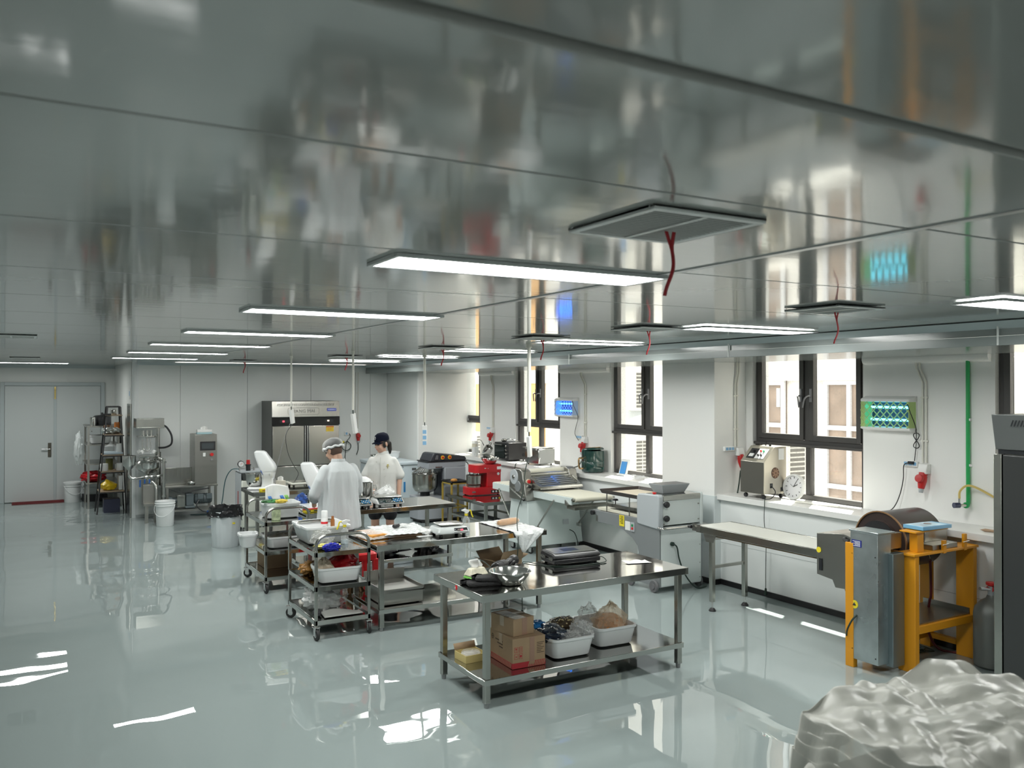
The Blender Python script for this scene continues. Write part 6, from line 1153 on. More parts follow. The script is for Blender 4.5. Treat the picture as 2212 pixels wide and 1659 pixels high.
MB().cyl((0, 0, 0), (0, 0, .10), .035).cyl((0, 0, .08), (0, 0, .095), .045).build('filter_bowl', M_plblk, rg); MB().cyl((0, 0, .10), (0, 0, .165), .028, .026).build('red_cap', mat('cap_red', (.45, .02, .02), .35), rg)
MB().cyl((-.14, 0, .03), (.10, 0, .03), .010).cyl((-.13, 0, .0), (-.13, 0, .06), .012).cyl((.09, 0, 0), (.09, 0, .05), .014).build('manifold', M_steelhw, rg)
MB().lathe([(.001, -.02), (.044, -.02), (.05, -.012), (.05, .02), (.001, .02)], (-.11, 0, .105), 26, 'y').build('gauge_case', M_plblk, rg); MB().lathe([(.001, -.004), (.041, -.004), (.041, 0), (.001, 0)], (-.11, -.019, .105), 24, 'y').build('gauge_dial', M_plwht, rg); MB().cbox((-.105, -.0245, .11), (.035, .002, .004), (0, RAD(-45), 0)).build('needle', M_estop, rg)
tag(MB().tube(catmull([(2.84, 13.35, .97), (2.74, 13.4, .96), (2.66, 13.45, .80), (2.62, 13.5, .45), (2.64, 13.9, .12), (2.72, 14.5, .012), (2.88, 15.3, .008), (2.5, 15.6, .008)], 7), .007, 6).build('air_hose', mat('hose_teal', (.01, .07, .08), .4)), 'thin teal air hose from the regulator down to the floor', 'hose')

# ------------------------------------------------------------ waste bin and buckets
wbn = thing('waste_bin', 'translucent white waste bin lined with a black bag', 'bin', (2.44, 12.30, 0))
def ribbed(k): return lambda a: 1+.02*math.cos(a*16)
mbb = MB()
rings_ = []
for z, r in ((0, .175), (.01, .18), (.44, .205), (.50, .21)): rings_.append([(r*(1+.012*math.cos(18*a))*math.cos(a), r*(1+.012*math.cos(18*a))*math.sin(a), z) for a in [2*PI*i/72 for i in range(72)]])
loft(mbb, rings_, (True, False)).build('bin_body', film('bin_plastic', (.72, .76, .78), .12, .4, None), wbn)
def liner(u, v):
    a = 2*PI*u; w_ = .03*N3((math.cos(a)*2, math.sin(a)*2, v*3), 2.2, 4); d = .13 if abs(((u+.12) % 1)-.18) > .05 else .21
    if v < .5: k = v/.5; r = .20-.05*(1-k); z = .32+(.235)*k
    else: k = (v-.5)/.5; r = .215+.012*k+.02*math.sin(9*a)*k; z = .555-d*k
    return ((r+w_)*math.cos(a), (r+w_)*math.sin(a), z+w_*.6)
MB().grid(liner, 64, 14).build('bin_liner', M_bagblk, wbn, solid=.002); MB().lathe([(.001, .33), (.14, .33), (.15, .32)], n=24).build('liner_bottom', M_bagblk, wbn)
MB().box(.05, -.208, .33, .085, -.196, .35).build('bin_label', M_yel, wbn)
def bucket(label, loc, h, r0, r1, rz=0, lid=False, tilt=0):
    t = thing('white_bucket', label, 'bucket', loc, rz, 'white plastic buckets'); t.rotation_euler = (0, tilt, rz)
    MB().lathe([(.001, 0), (r0, 0), (r0+.004, .008), (r1-.006, h*.80), (r1+.006, h*.81), (r1+.006, h*.83), (r1-.004, h*.84), (r1, h*.89), (r1+.008, h*.90), (r1+.008, h*.92), (r1, h*.93), (r1+.004, h), (r1-.004, h), (r1-.010, h*.9), (r0-.004, .012), (.001, .01)], n=40).build('bucket_body', M_pltub, t)
    if lid: MB().lathe([(r1+.012, h-.025), (r1+.013, h+.006), (r1-.01, h+.012), (r1-.02, h+.004), (.001, h+.004)], n=40).build('lid', M_pltub, t)
    MB().tube([((r1+.01)*math.cos(a), -(r1+.012)*abs(math.sin(a))*.9-.01, h*.82-.55*h*math.sin(a)*.75) for a in [PI*i/18 for i in range(19)]], .004, 6).build('bail', M_pltub, t); return t
bucket('open white bucket in front of the cooking machine', (1.955, 14.62, 0), .40, .125, .15, -.5)
bucket('lidded white bucket by the grey double door', (.80, 18.55, 0), .385, .135, .15, .4, True)
for k in range(3): tub('white_basin', 'white basin of the stack beside the lidded bucket, %s' % ('lowest', 'middle one', 'topmost and tilted')[k], .40, .30, .14, (1.19, 18.60, .13+.075*k), .05, group='stacked white basins')
carton('dark_crate', 'dark crate under the stacked white basins', .42, .34, .13, (1.19, 18.60, 0), .05, mat('crate_dark', (.03, .03, .035), .6), tape=False)

# ------------------------------------------------------------ cooking machine
ck_ = thing('cooking_machine', 'stainless cooking kettle machine with hopper, pipes and control box', 'machine', (1.58, 14.92, 0))
def cx_(x): return x-1.58
def cy_(y): return y-14.92
MB().box(cx_(1.98), cy_(14.98), .555, cx_(2.84), cy_(15.64), .585).build('deck', M_ssd, ck_, bevel=.003)
for x in (2.02, 2.79):
    for yy in (15.0, 15.58): MB().box(cx_(x), cy_(yy), 0, cx_(x)+.04, cy_(yy)+.04, .555).build('leg', M_ssd, ck_)
MB().box(cx_(2.0), cy_(15.2), .585, cx_(2.46), cy_(15.22), .87).build('splash_plate', M_ss, ck_, bevel=.003)
cbx = MB().box(cx_(2.47), cy_(15.0), .585, cx_(2.83), cy_(15.50), 1.43).build('control_box', M_ssd, ck_, bevel=.005)
MB().box(cx_(2.555), cy_(14.985), 1.16, cx_(2.80), cy_(15.0), 1.31).build('screen_bezel', M_plblk, cbx); MB().box(cx_(2.58), cy_(14.982), 1.185, cx_(2.775), cy_(14.986), 1.285).build('screen', mat('screen_grey', (.06, .07, .075), .2), cbx)
MB().box(cx_(2.60), cy_(14.985), 1.06, cx_(2.64), cy_(15.0), 1.12).build('switch', M_plwht, cbx); MB().cyl((cx_(2.74), cy_(15.0), 1.09), (cx_(2.74), cy_(14.96), 1.09), .028).build('stop_button', M_estop, cbx); MB().cyl((cx_(2.74), cy_(15.0), 1.0), (cx_(2.74), cy_(14.985), 1.0), .02).build('key_switch', M_steelhw, cbx)
# kettle
kx, ky = cx_(1.77), cy_(15.22)
MB().lathe([(.03, .78), (.07, .79), (.17, .87), (.185, .90), (.185, .98), (.16, 1.01), (.13, 1.02), (.13, 1.06), (.165, 1.075), (.17, 1.085), (.15, 1.09), (.12, 1.07), (.12, 1.0), (.001, .95)], (kx, ky, 0), 36).build('kettle', M_ssp, ck_)
MB().lathe([(.15, 1.40), (.155, 1.405), (.155, 1.425), (.04, 1.44), (.001, 1.445)], (kx-.02, ky, 0), 30).build('lid', M_ssp, ck_); MB().lathe([(.125, 1.14), (.128, 1.13), (.13, 1.40)], (kx-.02, ky, 0), 30, cap=False).build('glass_cylinder', M_clear, ck_)
for a in (2.6, 4.0, 5.6): MB().cbox((kx-.02+.13*math.cos(a), ky+.13*math.sin(a), 1.16), (.05, .03, .05), (0, .5, a)).build('clamp', M_sock, ck_)
for dx in (-.06, .0, .06): MB().cyl((kx-.02+dx, ky-.03, 1.43), (kx-.02+dx, ky-.03, 1.51), .022).build('port', M_ssp, ck_)
MB().tube([(kx-.02, ky, 1.45), (kx-.02, ky, 1.2)], .014).tube(catmull([(kx+.03, ky, 1.38), (kx+.04, ky, 1.22), (kx-.02, ky, 1.17), (kx-.08, ky, 1.22), (kx-.09, ky, 1.36)], 5), .012).build('stirrer', M_ss, ck_)
MB().box(cx_(1.57), cy_(15.05), 1.56, cx_(2.0), cy_(15.45), 1.71).box(cx_(1.57), cy_(15.03), 1.55, cx_(2.0), cy_(15.47), 1.57).build('lift_arm', M_ss, ck_, bevel=.004)
MB().cyl((cx_(1.94), cy_(15.35), 1.12), (cx_(1.94), cy_(15.35), 1.56), .028).build('lift_rod', M_ssp, ck_); MB().cyl((cx_(1.94), cy_(15.35), .58), (cx_(1.94), cy_(15.35), 1.14), .048).build('lift_column', M_ss, ck_)
MB().tube(catmull([(cx_(1.99), cy_(15.2), 1.60), (cx_(2.06), cy_(15.2), 1.55), (cx_(2.13), cy_(15.2), 1.42), (cx_(2.13), cy_(15.2), 1.28), (cx_(2.05), cy_(15.25), 1.22), (cx_(1.95), cy_(15.3), 1.21)], 6), .016, 10).build('flex_hose', M_plblk, ck_)
hx, hy = cx_(1.46), cy_(14.98)
MB().lathe([(.022, .86), (.022, .88), (.10, .97), (.105, .98), (.105, 1.12), (.10, 1.12), (.10, .985), (.001, .90)], (hx, hy, 0), 30).build('feed_hopper', M_ssp, ck_)
MB().tube(catmull([(hx, hy, .87), (hx, hy, .80), (hx+.03, hy, .755), (hx+.10, hy, .75), (hx+.25, hy+.04, .76), (cx_(1.97), cy_(15.05), .77)], 6), .022, 12).build('feed_pipe', M_ssp, ck_)
for k, x in enumerate((1.70, 1.78, 1.88)): MB().cyl((cx_(x), hy+.03, .755), (cx_(x)+.03, hy+.03, .755), .038, n=14).build('pipe_union', M_ssp, ck_)
for k, x in enumerate((1.62, 1.69, 1.76)): MB().cbox((cx_(x), hy-.02, .66+.03*(k > 0)), (.022, .014, .12 if k == 0 else .07), (.2, 0, 0)).build('valve_lever', M_blue, ck_)
MB().tube(catmull([(kx+.12, ky-.05, 1.06), (kx+.20, cy_(14.98), 1.03), (kx+.21, cy_(14.95), .98), (kx+.21, cy_(14.95), .35)], 5), .024, 12).build('return_pipe', M_ssp, ck_); MB().tube(catmull([(kx, ky, .78), (kx+.0, ky-.1, .70), (kx+.10, ky-.15, .60), (kx+.11, ky-.18, .32)], 5), .026, 12).build('drain_pipe', M_ssp, ck_)
for z in (.30, .42, .68, .98): MB().cyl((kx+.21, cy_(14.95), z), (kx+.21, cy_(14.95), z+.03), .036, n=14).build('pipe_clamp', M_ssp, ck_)
MB().cyl((kx+.21, cy_(14.95), .20), (kx+.21, cy_(14.95), .34), .03).cbox((kx+.21, cy_(14.90), .30), (.09, .05, .04)).build('outlet_valve', M_ss, ck_)
# pump and motors below the deck
M_mot = mat('motor_bluegrey', (.10, .125, .135), .4)
MB().lathe([(.001, .0), (.06, .0), (.075, .02), (.075, .12), (.05, .13), (.05, .22)], (cx_(2.0), cy_(15.12), .33), 20, 'x').build('pump', M_mot, ck_); MB().box(cx_(2.20), cy_(15.05), .22, cx_(2.33), cy_(15.2), .42).build('coupling_guard', M_ss, ck_, bevel=.004)
MB().box(cx_(2.34), cy_(15.02), .24, cx_(2.46), cy_(15.22), .44).box(cx_(2.32), cy_(15.0), .20, cx_(2.48), cy_(15.24), .24).build('gearbox', M_mot, ck_, bevel=.01)
MB().lathe([(.05, 0), (.085, .02), (.085, .14), (.08, .15), (.085, .16), (.085, .27), (.07, .29), (.001, .29)], (cx_(2.47), cy_(15.12), .34), 24, 'x').build('motor', M_mot, ck_)
for k in range(8): MB().lathe([(.085, 0), (.091, .001), (.091, .005), (.085, .006)], (cx_(2.50)+.03*k, cy_(15.12), .34), 24, 'x', cap=False).build('cooling_fin', M_mot, ck_)
for x in (2.52, 2.66): MB().box(cx_(x), cy_(15.0), .34, cx_(x)+.09, cy_(15.05), .43).build('terminal_box', M_mot, ck_, bevel=.006)
MB().box(cx_(1.98), cy_(14.98), .16, cx_(2.82), cy_(15.3), .19).build('motor_shelf', M_ssd, ck_)
for x in (1.70, 1.84): MB().box(cx_(x), cy_(15.0), 0, cx_(x)+.05, cy_(15.05), .30).build('front_leg', M_ssd, ck_)
MB().box(cx_(1.68), cy_(14.98), .28, cx_(1.98), cy_(15.3), .32).build('front_deck', M_ssd, ck_); MB().box(cx_(1.68), cy_(15.1), .32, cx_(1.86), cy_(15.3), .62).build('pump_case', M_ssd, ck_, bevel=.004)
MB().tube(catmull([(cx_(2.55), cy_(15.02), .34), (cx_(2.5), cy_(14.98), .24), (cx_(2.6), cy_(14.97), .14), (cx_(2.75), cy_(14.98), .10), (cx_(2.82), cy_(15.0), .05), (cx_(2.7), cy_(14.95), .012)], 6), .009).tube(catmull([(cx_(2.1), cy_(15.0), .52), (cx_(2.3), cy_(14.98), .47), (cx_(2.5), cy_(14.98), .50), (cx_(2.7), cy_(15.0), .52)], 6), .008).build('wiring', M_plblk, ck_); MB().cbox((cx_(2.70), cy_(14.96), .13), (.08, .03, .03)).build('blue_valve', M_blue, ck_)
bowl('small steel dish on the cooking machine deck', (2.42, 15.05, .586), .09, .05)
tbx = thing('tissue_box', 'pale blue tissue box with tissue on top of the control box', 'tissues', (2.65, 15.18, 1.431)); MB().box(-.12, -.06, 0, .12, .06, .03).build('box_base', mat('tissue_box_blue', (.45, .66, .70), .5), tbx); MB().box(-.12, -.06, .03, .12, .06, .075).build('box_top', M_paper, tbx, bevel=.004); MB().grid(lambda u, v: ((u-.5)*.12, .02*math.sin(u*8), .072+.06*v*(1-.7*abs(u-.5))), 10, 5).build('tissue', mat('tissue_paper', (.88, .88, .86), .8), tbx, solid=.001)

# ------------------------------------------------------------ ladder shelf and steel rack
ls = thing('ladder_shelf', 'black ladder shelf crowded with kitchenware beside the door recess', 'shelf', (1.07, 16.45, 0))
for x0, x1, y0, y1 in ((0, .19, 0, .12), (.47, .40, 0, .12), (0, .19, .50, .42), (.47, .40, .50, .42)): MB().tube([(x0+.02, y0, 0), (x1+.0, y1, 1.88)], .017, 4).build('leg', M_plblk, ls)
MB().tube([(.19, .12, 1.88), (.40, .12, 1.88)], .017, 4).tube([(.19, .42, 1.88), (.40, .42, 1.88)], .017, 4).build('top_bar', M_plblk, ls)
for z, k in ((.38, .2), (.73, .39), (1.02, .54), (1.38, .73), (1.72, .92)): MB().box(.02+.17*k, .03, z, .47-.05*k, .47, z+.018).build('shelf_board', mat('board_tan', (.42, .32, .22), .6), ls); 
for z, k in ((.38, .2), (.73, .39), (1.02, .54), (1.38, .73)): MB().box(.01+.17*k, .02, z-.02, .49-.05*k, .035, z).build('shelf_rail', M_plblk, ls)
LX, LY = 1.07, 16.45
def jar(nm, lb, x, y, z, r, h, m, cat): tag(MB().lathe([(.001, 0), (r*.95, 0), (r, h*.06), (r, h*.92), (r*.94, h), (.001, h)], n=18).build(nm, m, loc=(x, y, z)), lb, cat, 'things on the ladder shelf')
bag('yellow_bag', 'yellow plastic bag on the lowest board of the ladder shelf', (LX+.22, LY+.20, .40), (.13, .12, .085), 201, mat('bag_yellow', (.75, .52, .02), .3, bump=(14, .7)), neck=(-.05, 0, .03), group='things on the ladder shelf')
tag(MB().box(LX+.37, LY+.10, .399, LX+.44, LY+.34, .66).build('white_canister', M_plwht, bevel=.012), 'white canister beside the yellow bag on the ladder shelf', 'canister', 'things on the ladder shelf')
jar('white_jar', 'white pot at the left of the second ladder board', LX+.14, LY+.13, .749, .065, .13, M_plwht, 'jar'); jar('white_jar', 'white pot at the right of the second ladder board', LX+.40, LY+.14, .749, .065, .13, M_plwht, 'jar'); jar('green_jar', 'olive green jar at the back of the second ladder board', LX+.24, LY+.34, .749, .06, .20, mat('olive', (.12, .12, .03), .5), 'jar')
tag(MB().box(LX+.13, LY+.05, 1.039, LX+.44, LY+.40, 1.075).build('pale_tray', mat('tray_paleblue', (.55, .66, .74), .4), bevel=.01), 'pale blue tray on the third ladder board', 'tray', 'things on the ladder shelf')
tag(MB().lathe([(.001, 0), (.10, 0), (.10, .10), (.105, .105), (.05, .13), (.02, .14), (.022, .165), (.001, .17)], n=24).build('glass_pot', M_clear, loc=(LX+.24, LY+.16, 1.076)), 'clear lidded pot on the pale blue tray', 'pot', 'things on the ladder shelf'); jar('measuring_cup', 'white cup at the right end of the third ladder board', LX+.39, LY+.14, 1.076, .055, .15, M_plwht, 'cup')
bag('silver_bag', 'crumpled silver foil bag on the fourth ladder board', (LX+.25, LY+.20, 1.40), (.14, .10, .06), 203, mat('foil', (.62, .66, .64), .25, .8, bump=(16, .9)), amp=.35, group='things on the ladder shelf'); jar('orange_bottle', 'orange bottle on the fourth ladder board', LX+.36, LY+.33, 1.40, .045, .20, mat('orange_label', (.52, .17, .03), .4), 'bottle'); jar('brown_jar', 'brown jar on the fourth ladder board', LX+.20, LY+.36, 1.40, .05, .15, mat('brownjar', (.16, .09, .05), .4), 'jar')
jar('steel_can', 'steel can on the top ladder board', LX+.30, LY+.22, 1.74, .05, .09, M_ss, 'can'); tag(MB().box(LX+.08, LY-.02, 1.735, LX+.24, LY+.06, 1.765).build('black_clamp', M_plblk, bevel=.006), 'black clamp sticking out of the top ladder board', 'clamp', 'things on the ladder shelf')
carton('brown_carton', 'dark blue and brown carton on the floor under the ladder shelf', .26, .30, .24, (LX+.27, LY+.30, 0), 0, mat('carton_navy', (.03, .035, .07), .6))
sk = thing('steel_rack', 'steel rack with pots behind the ladder shelf', 'rack', (.97, 17.35, 0))
for x in (0.02, .52):
    for yy in (.02, .98): MB().box(x, yy, 0, x+.035, yy+.035, 1.50).build('post', M_ssd, sk)
for z in (.45, .80, 1.15, 1.49): MB().box(0, 0, z, .56, 1.03, z+.025).build('shelf', M_ssd, sk)
sp2 = thing('stock_pot', 'dark lidded stock pot on the steel rack top', 'pot', (1.25, 17.6, 1.516)); MB().lathe([(.001, 0), (.15, 0), (.155, .02), (.155, .16), (.16, .165), (.12, .19), (.001, .20)], n=28).build('pot_body', mat('pot_dark', (.08, .08, .085), .25, .8), sp2); MB().cyl((0, 0, .20), (0, 0, .24), .02).build('lid_knob', M_plblk, sp2)
jar('chrome_canister', 'chrome canister at the front of the steel rack top', 1.08, 17.42, 1.516, .05, .16, M_ssp, 'canister')
tub('white_basin', 'white basin on the upper shelf of the steel rack', .36, .40, .16, (1.22, 17.65, 1.176), 0, group='rack basins')
bag('red_bag', 'red plastic bag on the lower shelf of the steel rack', (1.10, 17.55, .476), (.20, .16, .10), 205, mat('red_bag_mat', (.50, .012, .02), .3, bump=(16, .8)), amp=.3)
bag('hanging_bag', 'clear plastic bag hanging on the side of the steel rack', (.86, 17.5, .80), (.08, .10, .30), 207, film('hang_film', (.80, .84, .84), .55), amp=.3)
MB().cyl((.10, .2, 1.40), (.10, .2, 1.42), .01).build('hook', M_ssd, sk)
struct(MB().box(1.555, 15.86, 0, 1.58, 16.35, 1.94).build('trim_8', M_ss, bevel=.003), 'tall stainless corner guard on the recess wall')
tag(MB().box(1.572, 16.05, 2.02, 1.579, 16.2, 2.22).build('wall_notice', M_plwht), 'small white notice with blue print on the recess wall', 'notice'); tag(MB().box(1.5705, 16.08, 2.08, 1.5725, 16.17, 2.16).build('notice_picture', M_sockb, bpy.data.objects['wall_notice']))
# ------------------------------------------------------------ people
M_skin = mat('skin', (.56, .34, .24), .5); M_skin2 = mat('skin_light', (.62, .38, .28), .5); M_hair = mat('hair_black', (.012, .010, .009), .45, bump=(60, .6, (1, 1, .1)))
M_coat = mat('coat_white', (.60, .63, .64), .65, bump=(6, 1.0, (2.2, 2.2, .6), 3)); M_chef = mat('chef_white', (.70, .70, .67), .7, bump=(9, .55, (1, 1, .6), 2)); M_navy = mat('cap_navy', (.006, .008, .020), .9, spec=.15); M_short = mat('shorts_black', (.010, .011, .014), .7, bump=(10, .4))
def cap_(mb, p, q, r1, r2=None):
    r2 = r1 if r2 is None else r2; mb.cyl(p, q, r1, r2, 18); mb.ell(p, (r1,)*3, 18, 12); mb.ell(q, (r2,)*3, 18, 12); return mb
def chain(mb, pts):
    for (p, r1), (q, r2) in zip(pts, pts[1:]): cap_(mb, p, q, r1, r2)
    return mb
def skinned(mb, name, m, parent, voxel=.008, smooth=5, loc=None, rot=None):
    o = mb.build(name, m, parent, loc, rot)
    k = o.modifiers.new('remesh', 'REMESH'); k.mode = 'VOXEL'; k.voxel_size = voxel; k.use_smooth_shade = True
    s = o.modifiers.new('relax', 'SMOOTH'); s.factor = .5; s.iterations = smooth
    return o
def hand(mb, wrist, d, n, side, curl=.5):
    """palm and five fingers: d = pointing direction, n = palm normal, side = towards the thumb"""
    W = Vector(wrist); d = Vector(d).normalized(); n = Vector(n).normalized(); s = Vector(side).normalized()
    for i in range(4):
        b = W+d*.085+s*(.030-.020*i); L = (.072, .080, .074, .058)[i]
        cap_(mb, W+d*.02+s*(.022-.015*i), b, .013, .0115)
        k1 = b+(d*math.cos(curl*.5)+n*math.sin(curl*.5))*L*.45; k2 = k1+(d*math.cos(curl*1.2)+n*math.sin(curl*1.2))*L*.32; k3 = k2+(d*math.cos(curl*1.8)+n*math.sin(curl*1.8))*L*.25
        chain(mb, [(b, .0098), (k1, .0090), (k2, .0082), (k3, .0074)])
    t0 = W+d*.022+s*.026; t1 = t0+(d*.6+s*.7+n*.3).normalized()*.038; t2 = t1+(d*.9+s*.25+n*.3).normalized()*.030
    chain(mb, [(t0, .013), (t1, .0105), (t2, .0088)]); mb.ell(W+d*.05, (.030, .030, .030)); return mb
def head_(mb, c, yaw, pitch, k=1.0):
    """head with face towards local -Y before turning"""
    R = Matrix.Translation(c) @ Matrix.Rotation(yaw, 4, 'Z') @ Matrix.Rotation(pitch, 4, 'X'); h = MB()
    h.ell((0, .012*k, .030*k), (.076*k, .094*k, .088*k), 24, 16); h.ell((0, -.022*k, -.035*k), (.060*k, .066*k, .078*k), 22, 14); h.ell((0, -.055*k, -.085*k), (.030*k, .026*k, .022*k), 14, 10)
    h.ell((0, -.094*k, -.022*k), (.012*k, .016*k, .014*k), 12, 8); h.cyl((0, -.080*k, .012*k), (0, -.096*k, -.020*k), .007*k, .010*k, 10)
    h.ell((0, -.086*k, -.056*k), (.020*k, .010*k, .008*k), 12, 8)
    for sx in (-1, 1): h.ell((sx*.079*k, .012*k, -.010*k), (.010*k, .020*k, .032*k), 12, 8); h.ell((sx*.036*k, -.074*k, -.030*k), (.020*k, .014*k, .018*k), 12, 8)
    h.xf(R); mb.add(h.v, h.f); return R
def face(R, parent, k=1.0):
    for sx in (-1, 1):
        MB().ell((sx*.030*k, -.083*k, .004*k), (.013*k, .005*k, .006*k), 12, 8).xf(R).build('eye', mat('eye_dark', (.02, .013, .01), .2), parent)
        MB().cbox((sx*.031*k, -.085*k, .024*k), (.034*k, .006*k, .006*k), (0, sx*.15, 0)).xf(R).build('eyebrow', M_hair, parent)
    MB().ell((0, -.0935*k, -.056*k), (.019*k, .006*k, .006*k), 14, 8).xf(R).build('mouth', mat('lips', (.42, .16, .14), .4), parent)

# the man, back to the camera, working at the table (local +Y is his front)
mn = thing('person', 'person in a long white coat and hairnet seen from behind at the table', 'person', (3.0, 9.06, 0), RAD(12))
b = MB()
for sx in (-1, 1): chain(b, [((sx*.10, 0, .90), .09), ((sx*.11, .01, .48), .058), ((sx*.11, -.01, .09), .042)]); cap_(b, (sx*.115, -.03, .045), (sx*.12, .14, .035), .035, .032)
chain(b, [((0, 0, .92), .12), ((0, -.005, 1.08), .105), ((0, -.005, 1.26), .095)]); b.ell((0, 0, 1.24), (.15, .085, .10)); chain(b, [((0, .0, 1.32), .058), ((0, .035, 1.45), .055)])
for sx in (-1, 1):
    e = (sx*.265, .05, 1.07); w = (sx*.13, .29, .955); chain(b, [((sx*.155, 0, 1.29), .042), (e, .040), (w, .028)])
    hand(b, w, (-sx*.35, .85, -.35), (0, -.2, -1), (-sx*.8, .3, .2), .8)
Rm = head_(b, (-.02, .085, 1.515), PI+.30, RAD(22))
skinned(b, 'body', M_skin, mn, .0075, 4); face(Rm, mn)
MB().ell((0, .018, .048), (.086, .100, .086), 24, 16).xf(Rm).build('hair', mat('hair_cropped', (.022, .018, .016), .7), mn)
MB().ell((0, .034, -.012), (.074, .070, .062), 20, 14).xf(Rm).build('nape_hair', mat('hair_stubble', (.10, .062, .045), .8), mn)
net = MB().ell((0, .012, .060), (.105, .122, .082), 36, 20, fn=lambda d: 1+.05*N3(d, 5, 3)).xf(Rm); net.build('hairnet', film('hairnet_mesh', (.88, .90, .90), .86, .5, (30, .5)), mn)
MB().tube([(.103*math.cos(a), .012+.120*math.sin(a), .030-.012*math.sin(a)+.006*math.sin(a*9)) for a in [2*PI*i/40 for i in range(40)]], .012, 8, True).xf(Rm).build('hairnet_band', mat('net_band', (.78, .80, .80), .8), mn)
c = MB()
rg_ = []
for z, w, d, oy in ((.66, .50, .36, .0), (.70, .50, .36, 0), (.80, .485, .345, 0), (.90, .47, .33, 0), (.98, .455, .315, 0), (1.05, .44, .30, -.005), (1.14, .43, .29, -.008), (1.22, .42, .28, -.01), (1.30, .37, .25, -.01), (1.355, .27, .19, -.005), (1.40, .16, .14, .0)):
    fk = lambda a: 1+(.050 if z < 1.2 else .025)*math.sin(9*a+3*z)*math.sin(2.3*a+5*z)+.02*math.sin(17*a)*(z < 1.3)
    rg_.append([(fk(a)*w/2*math.copysign(abs(math.cos(a))**.85, math.cos(a)), oy+fk(a)*d/2*math.copysign(abs(math.sin(a))**.9, math.sin(a)), z) for a in [2*PI*i/84 for i in range(84)]])
loft(c, rg_)
for sx in (-1, 1): chain(c, [((sx*.165, 0, 1.305), .068), ((sx*.222, .0, 1.20), .068), ((sx*.262, .05, 1.06), .070), ((sx*.20, .19, 1.0), .062), ((sx*.15, .26, .965), .048)])
skinned(c, 'lab_coat', M_coat, mn, .009, 4)
MB().lathe([(.076, 1.375), (.082, 1.39), (.072, 1.43), (.066, 1.432), (.072, 1.39), (.068, 1.375)], (0, .012, 0), 28, cap=False).xf(Matrix.Translation((0, 0, 0))).build('collar', M_coat, mn)
t = MB()
for sx in (-1, 1): chain(t, [((sx*.10, 0, .88), .105), ((sx*.11, .01, .48), .075), ((sx*.11, -.005, .12), .062)])
skinned(t, 'trousers', mat('trousers_grey', (.16, .17, .18), .8), mn, .012, 4)
for sx in (-1, 1): loft(MB(), [[(sx*.118+p[0]*k, .055+p[1]*k2, z) for p in rrect(.095, .27, .04)] for z, k, k2 in ((0, 1, 1), (.03, 1.0, 1), (.06, .9, .85), (.085, .75, .5))]).build('shoe', M_plblk, mn)

# the woman facing the table (local -Y is her front)
wm = thing('person', 'person in a short-sleeved chef jacket, black shorts and navy cap', 'person', (4.12, 10.62, 0), RAD(-34))
b = MB()
for sx in (-1, 1): chain(b, [((sx*.09, 0, .84), .085), ((sx*.10, -.01, .45), .055), ((sx*.10, .01, .24), .052), ((sx*.10, .02, .085), .036)]); cap_(b, (sx*.10, .03, .04), (sx*.11, -.13, .03), .032, .028)
chain(b, [((0, 0, .88), .125), ((0, 0, 1.0), .105), ((0, 0, 1.17), .09)]); b.ell((0, 0, 1.18), (.13, .075, .09)); chain(b, [((0, .01, 1.26), .048), ((0, -.012, 1.41), .045)])
e = (.225, .015, 1.02); w = (.225, -.035, .80); chain(b, [((.132, .0, 1.225), .038), (e, .036), (w, .025)]); hand(b, w, (.0, -.18, -1), (-1, 0, 0), (.0, -1, 0), .35)
e2 = (-.215, -.02, 1.02); w2 = (-.12, -.22, .90); chain(b, [((-.132, .0, 1.225), .038), (e2, .036), (w2, .025)]); hand(b, w2, (.45, -.8, -.3), (0, -.2, -1), (.8, .4, .2), .7)
Rw = head_(b, (-.008, -.035, 1.475), RAD(-36), RAD(12), 1.03)
skinned(b, 'body', M_skin2, wm, .0075, 4); face(Rw, wm, 1.03)
MB().ell((0, .024, .030), (.083, .095, .092), 24, 16).xf(Rw).build('hair', M_hair, wm); chain(MB(), [((0, .085, .0), .030), ((0, .125, -.03), .034), ((.0, .125, -.11), .028), ((0, .115, -.16), .014)]).xf(Rw).build('ponytail', M_hair, wm)
for sx in (-1, 1): MB().ell((sx*.073, -.015, -.005), (.010, .030, .045), 12, 10).xf(Rw).build('side_hair', M_hair, wm)
capm = MB()
for v in [0]: capm.ell((0, .012, .035), (.086, .102, .098), 30, 18)
cv = [v for v in capm.v]; 
cp = MB(); nn = 30
cp.lathe([(.090, .042), (.0915, .05), (.089, .085), (.077, .115), (.047, .138), (.001, .145)], (0, 0, 0), 32); cp.v = [(x, y*1.17+.012, z) for x, y, z in cp.v]
cp.xf(Rw).build('cap_crown', M_navy, wm)
MB().grid(lambda u, v: ((u-.5)*.15*(1-.25*v*v), -.070-.085*v+.055*(2*u-1)**2, .050+.010*v-.026*(2*u-1)**2-.022*v), 16, 8).xf(Rw).build('cap_brim', M_navy, wm, solid=.004)
em = Rw @ Matrix.Translation((-.0, -.103, .097)) @ Matrix.Rotation(RAD(-22), 4, 'X')
MB().lathe([(.020, -.002), (.020, -.005), (.023, -.005), (.023, -.002)], (0, 0, 0), 24, 'y', cap=False).xf(em).build('cap_emblem', M_plwht, wm); MB().cbox((0, -.004, 0), (.005, .003, .034), (0, RAD(35), 0)).xf(em).build('emblem_stroke', M_plwht, wm); MB().cbox((-.007, -.004, -.004), (.004, .003, .018)).xf(em).build('emblem_stroke', M_plwht, wm)
c = MB(); rg_ = []
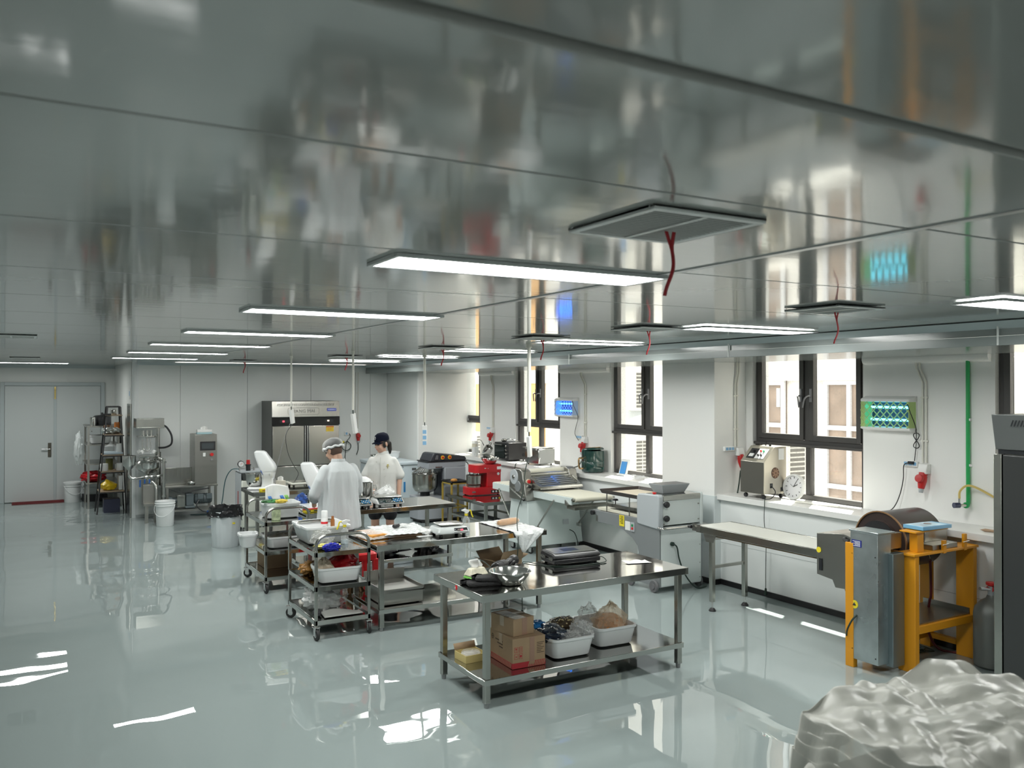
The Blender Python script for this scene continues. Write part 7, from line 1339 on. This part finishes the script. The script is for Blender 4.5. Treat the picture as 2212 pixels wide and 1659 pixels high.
for z, w_, d, oy in ((.74, .40, .29, .0), (.80, .40, .285, 0), (.95, .37, .255, 0), (1.10, .385, .255, -.012), (1.20, .36, .235, -.012), (1.26, .31, .20, 0), (1.305, .22, .15, .005), (1.345, .13, .12, .004)):
    rg_.append([(w_/2*math.copysign(abs(math.cos(a))**.85, math.cos(a)), oy+d/2*math.copysign(abs(math.sin(a))**.9, math.sin(a)), z) for a in [2*PI*i/28 for i in range(28)]])
loft(c, rg_)
for sx in (-1, 1): chain(c, [((sx*.140, 0, 1.24), .060), ((sx*.185, .005, 1.15), .062), ((sx*.222, .01 if sx > 0 else -.01, 1.06), .070)])
skinned(c, 'chef_jacket', M_chef, wm, .011, 5)
MB().lathe([(.062, 1.325), (.066, 1.335), (.058, 1.375), (.052, 1.376), (.056, 1.335)], (0, .0, 0), 26, cap=False).build('collar', M_chef, wm)
MB().box(-.004, -.142, .78, .0, -.128, 1.30).build('placket', mat('placket_line', (.58, .58, .55), .7), wm)
for i in range(4): 
    for sx in (-1, 1): MB().cyl((sx*.055, -.128, 1.24-.09*i), (sx*.055, -.142, 1.24-.09*i), .008, n=10).build('button', mat('button_cream', (.68, .68, .64), .5), wm)
MB().cbox((.095, -.127, 1.20), (.022, .006, .020)).build('gold_logo', mat('logo_gold', (.50, .42, .12), .5), wm); MB().cbox((.095, -.127, 1.182), (.044, .006, .004)).build('logo_line', mat('logo_gold', (.50, .42, .12), .5), wm); MB().cbox((.095, -.129, 1.165), (.006, .006, .022)).build('logo_stem', mat('logo_gold', (.50, .42, .12), .5), wm)
MB().cbox((.272, -.015, 1.17), (.006, .012, .034), (0, RAD(-18), 0)).build('sleeve_tag', M_navy, wm)
t = MB()
chain(t, [((-.05, 0, .80), .13), ((.05, 0, .80), .13)])
for sx in (-1, 1): chain(t, [((sx*.085, 0, .80), .115), ((sx*.102, -.005, .54), .092)])
skinned(t, 'shorts', M_short, wm, .011, 4)
for sx in (-1, 1): loft(MB(), [[(sx*.105+p[0]*k, -.05+p[1]*k2, z) for p in rrect(.085, .24, .036)] for z, k, k2 in ((0, 1, 1), (.03, 1.0, 1), (.055, .9, .85), (.075, .75, .5))]).build('shoe', M_plwht, wm)
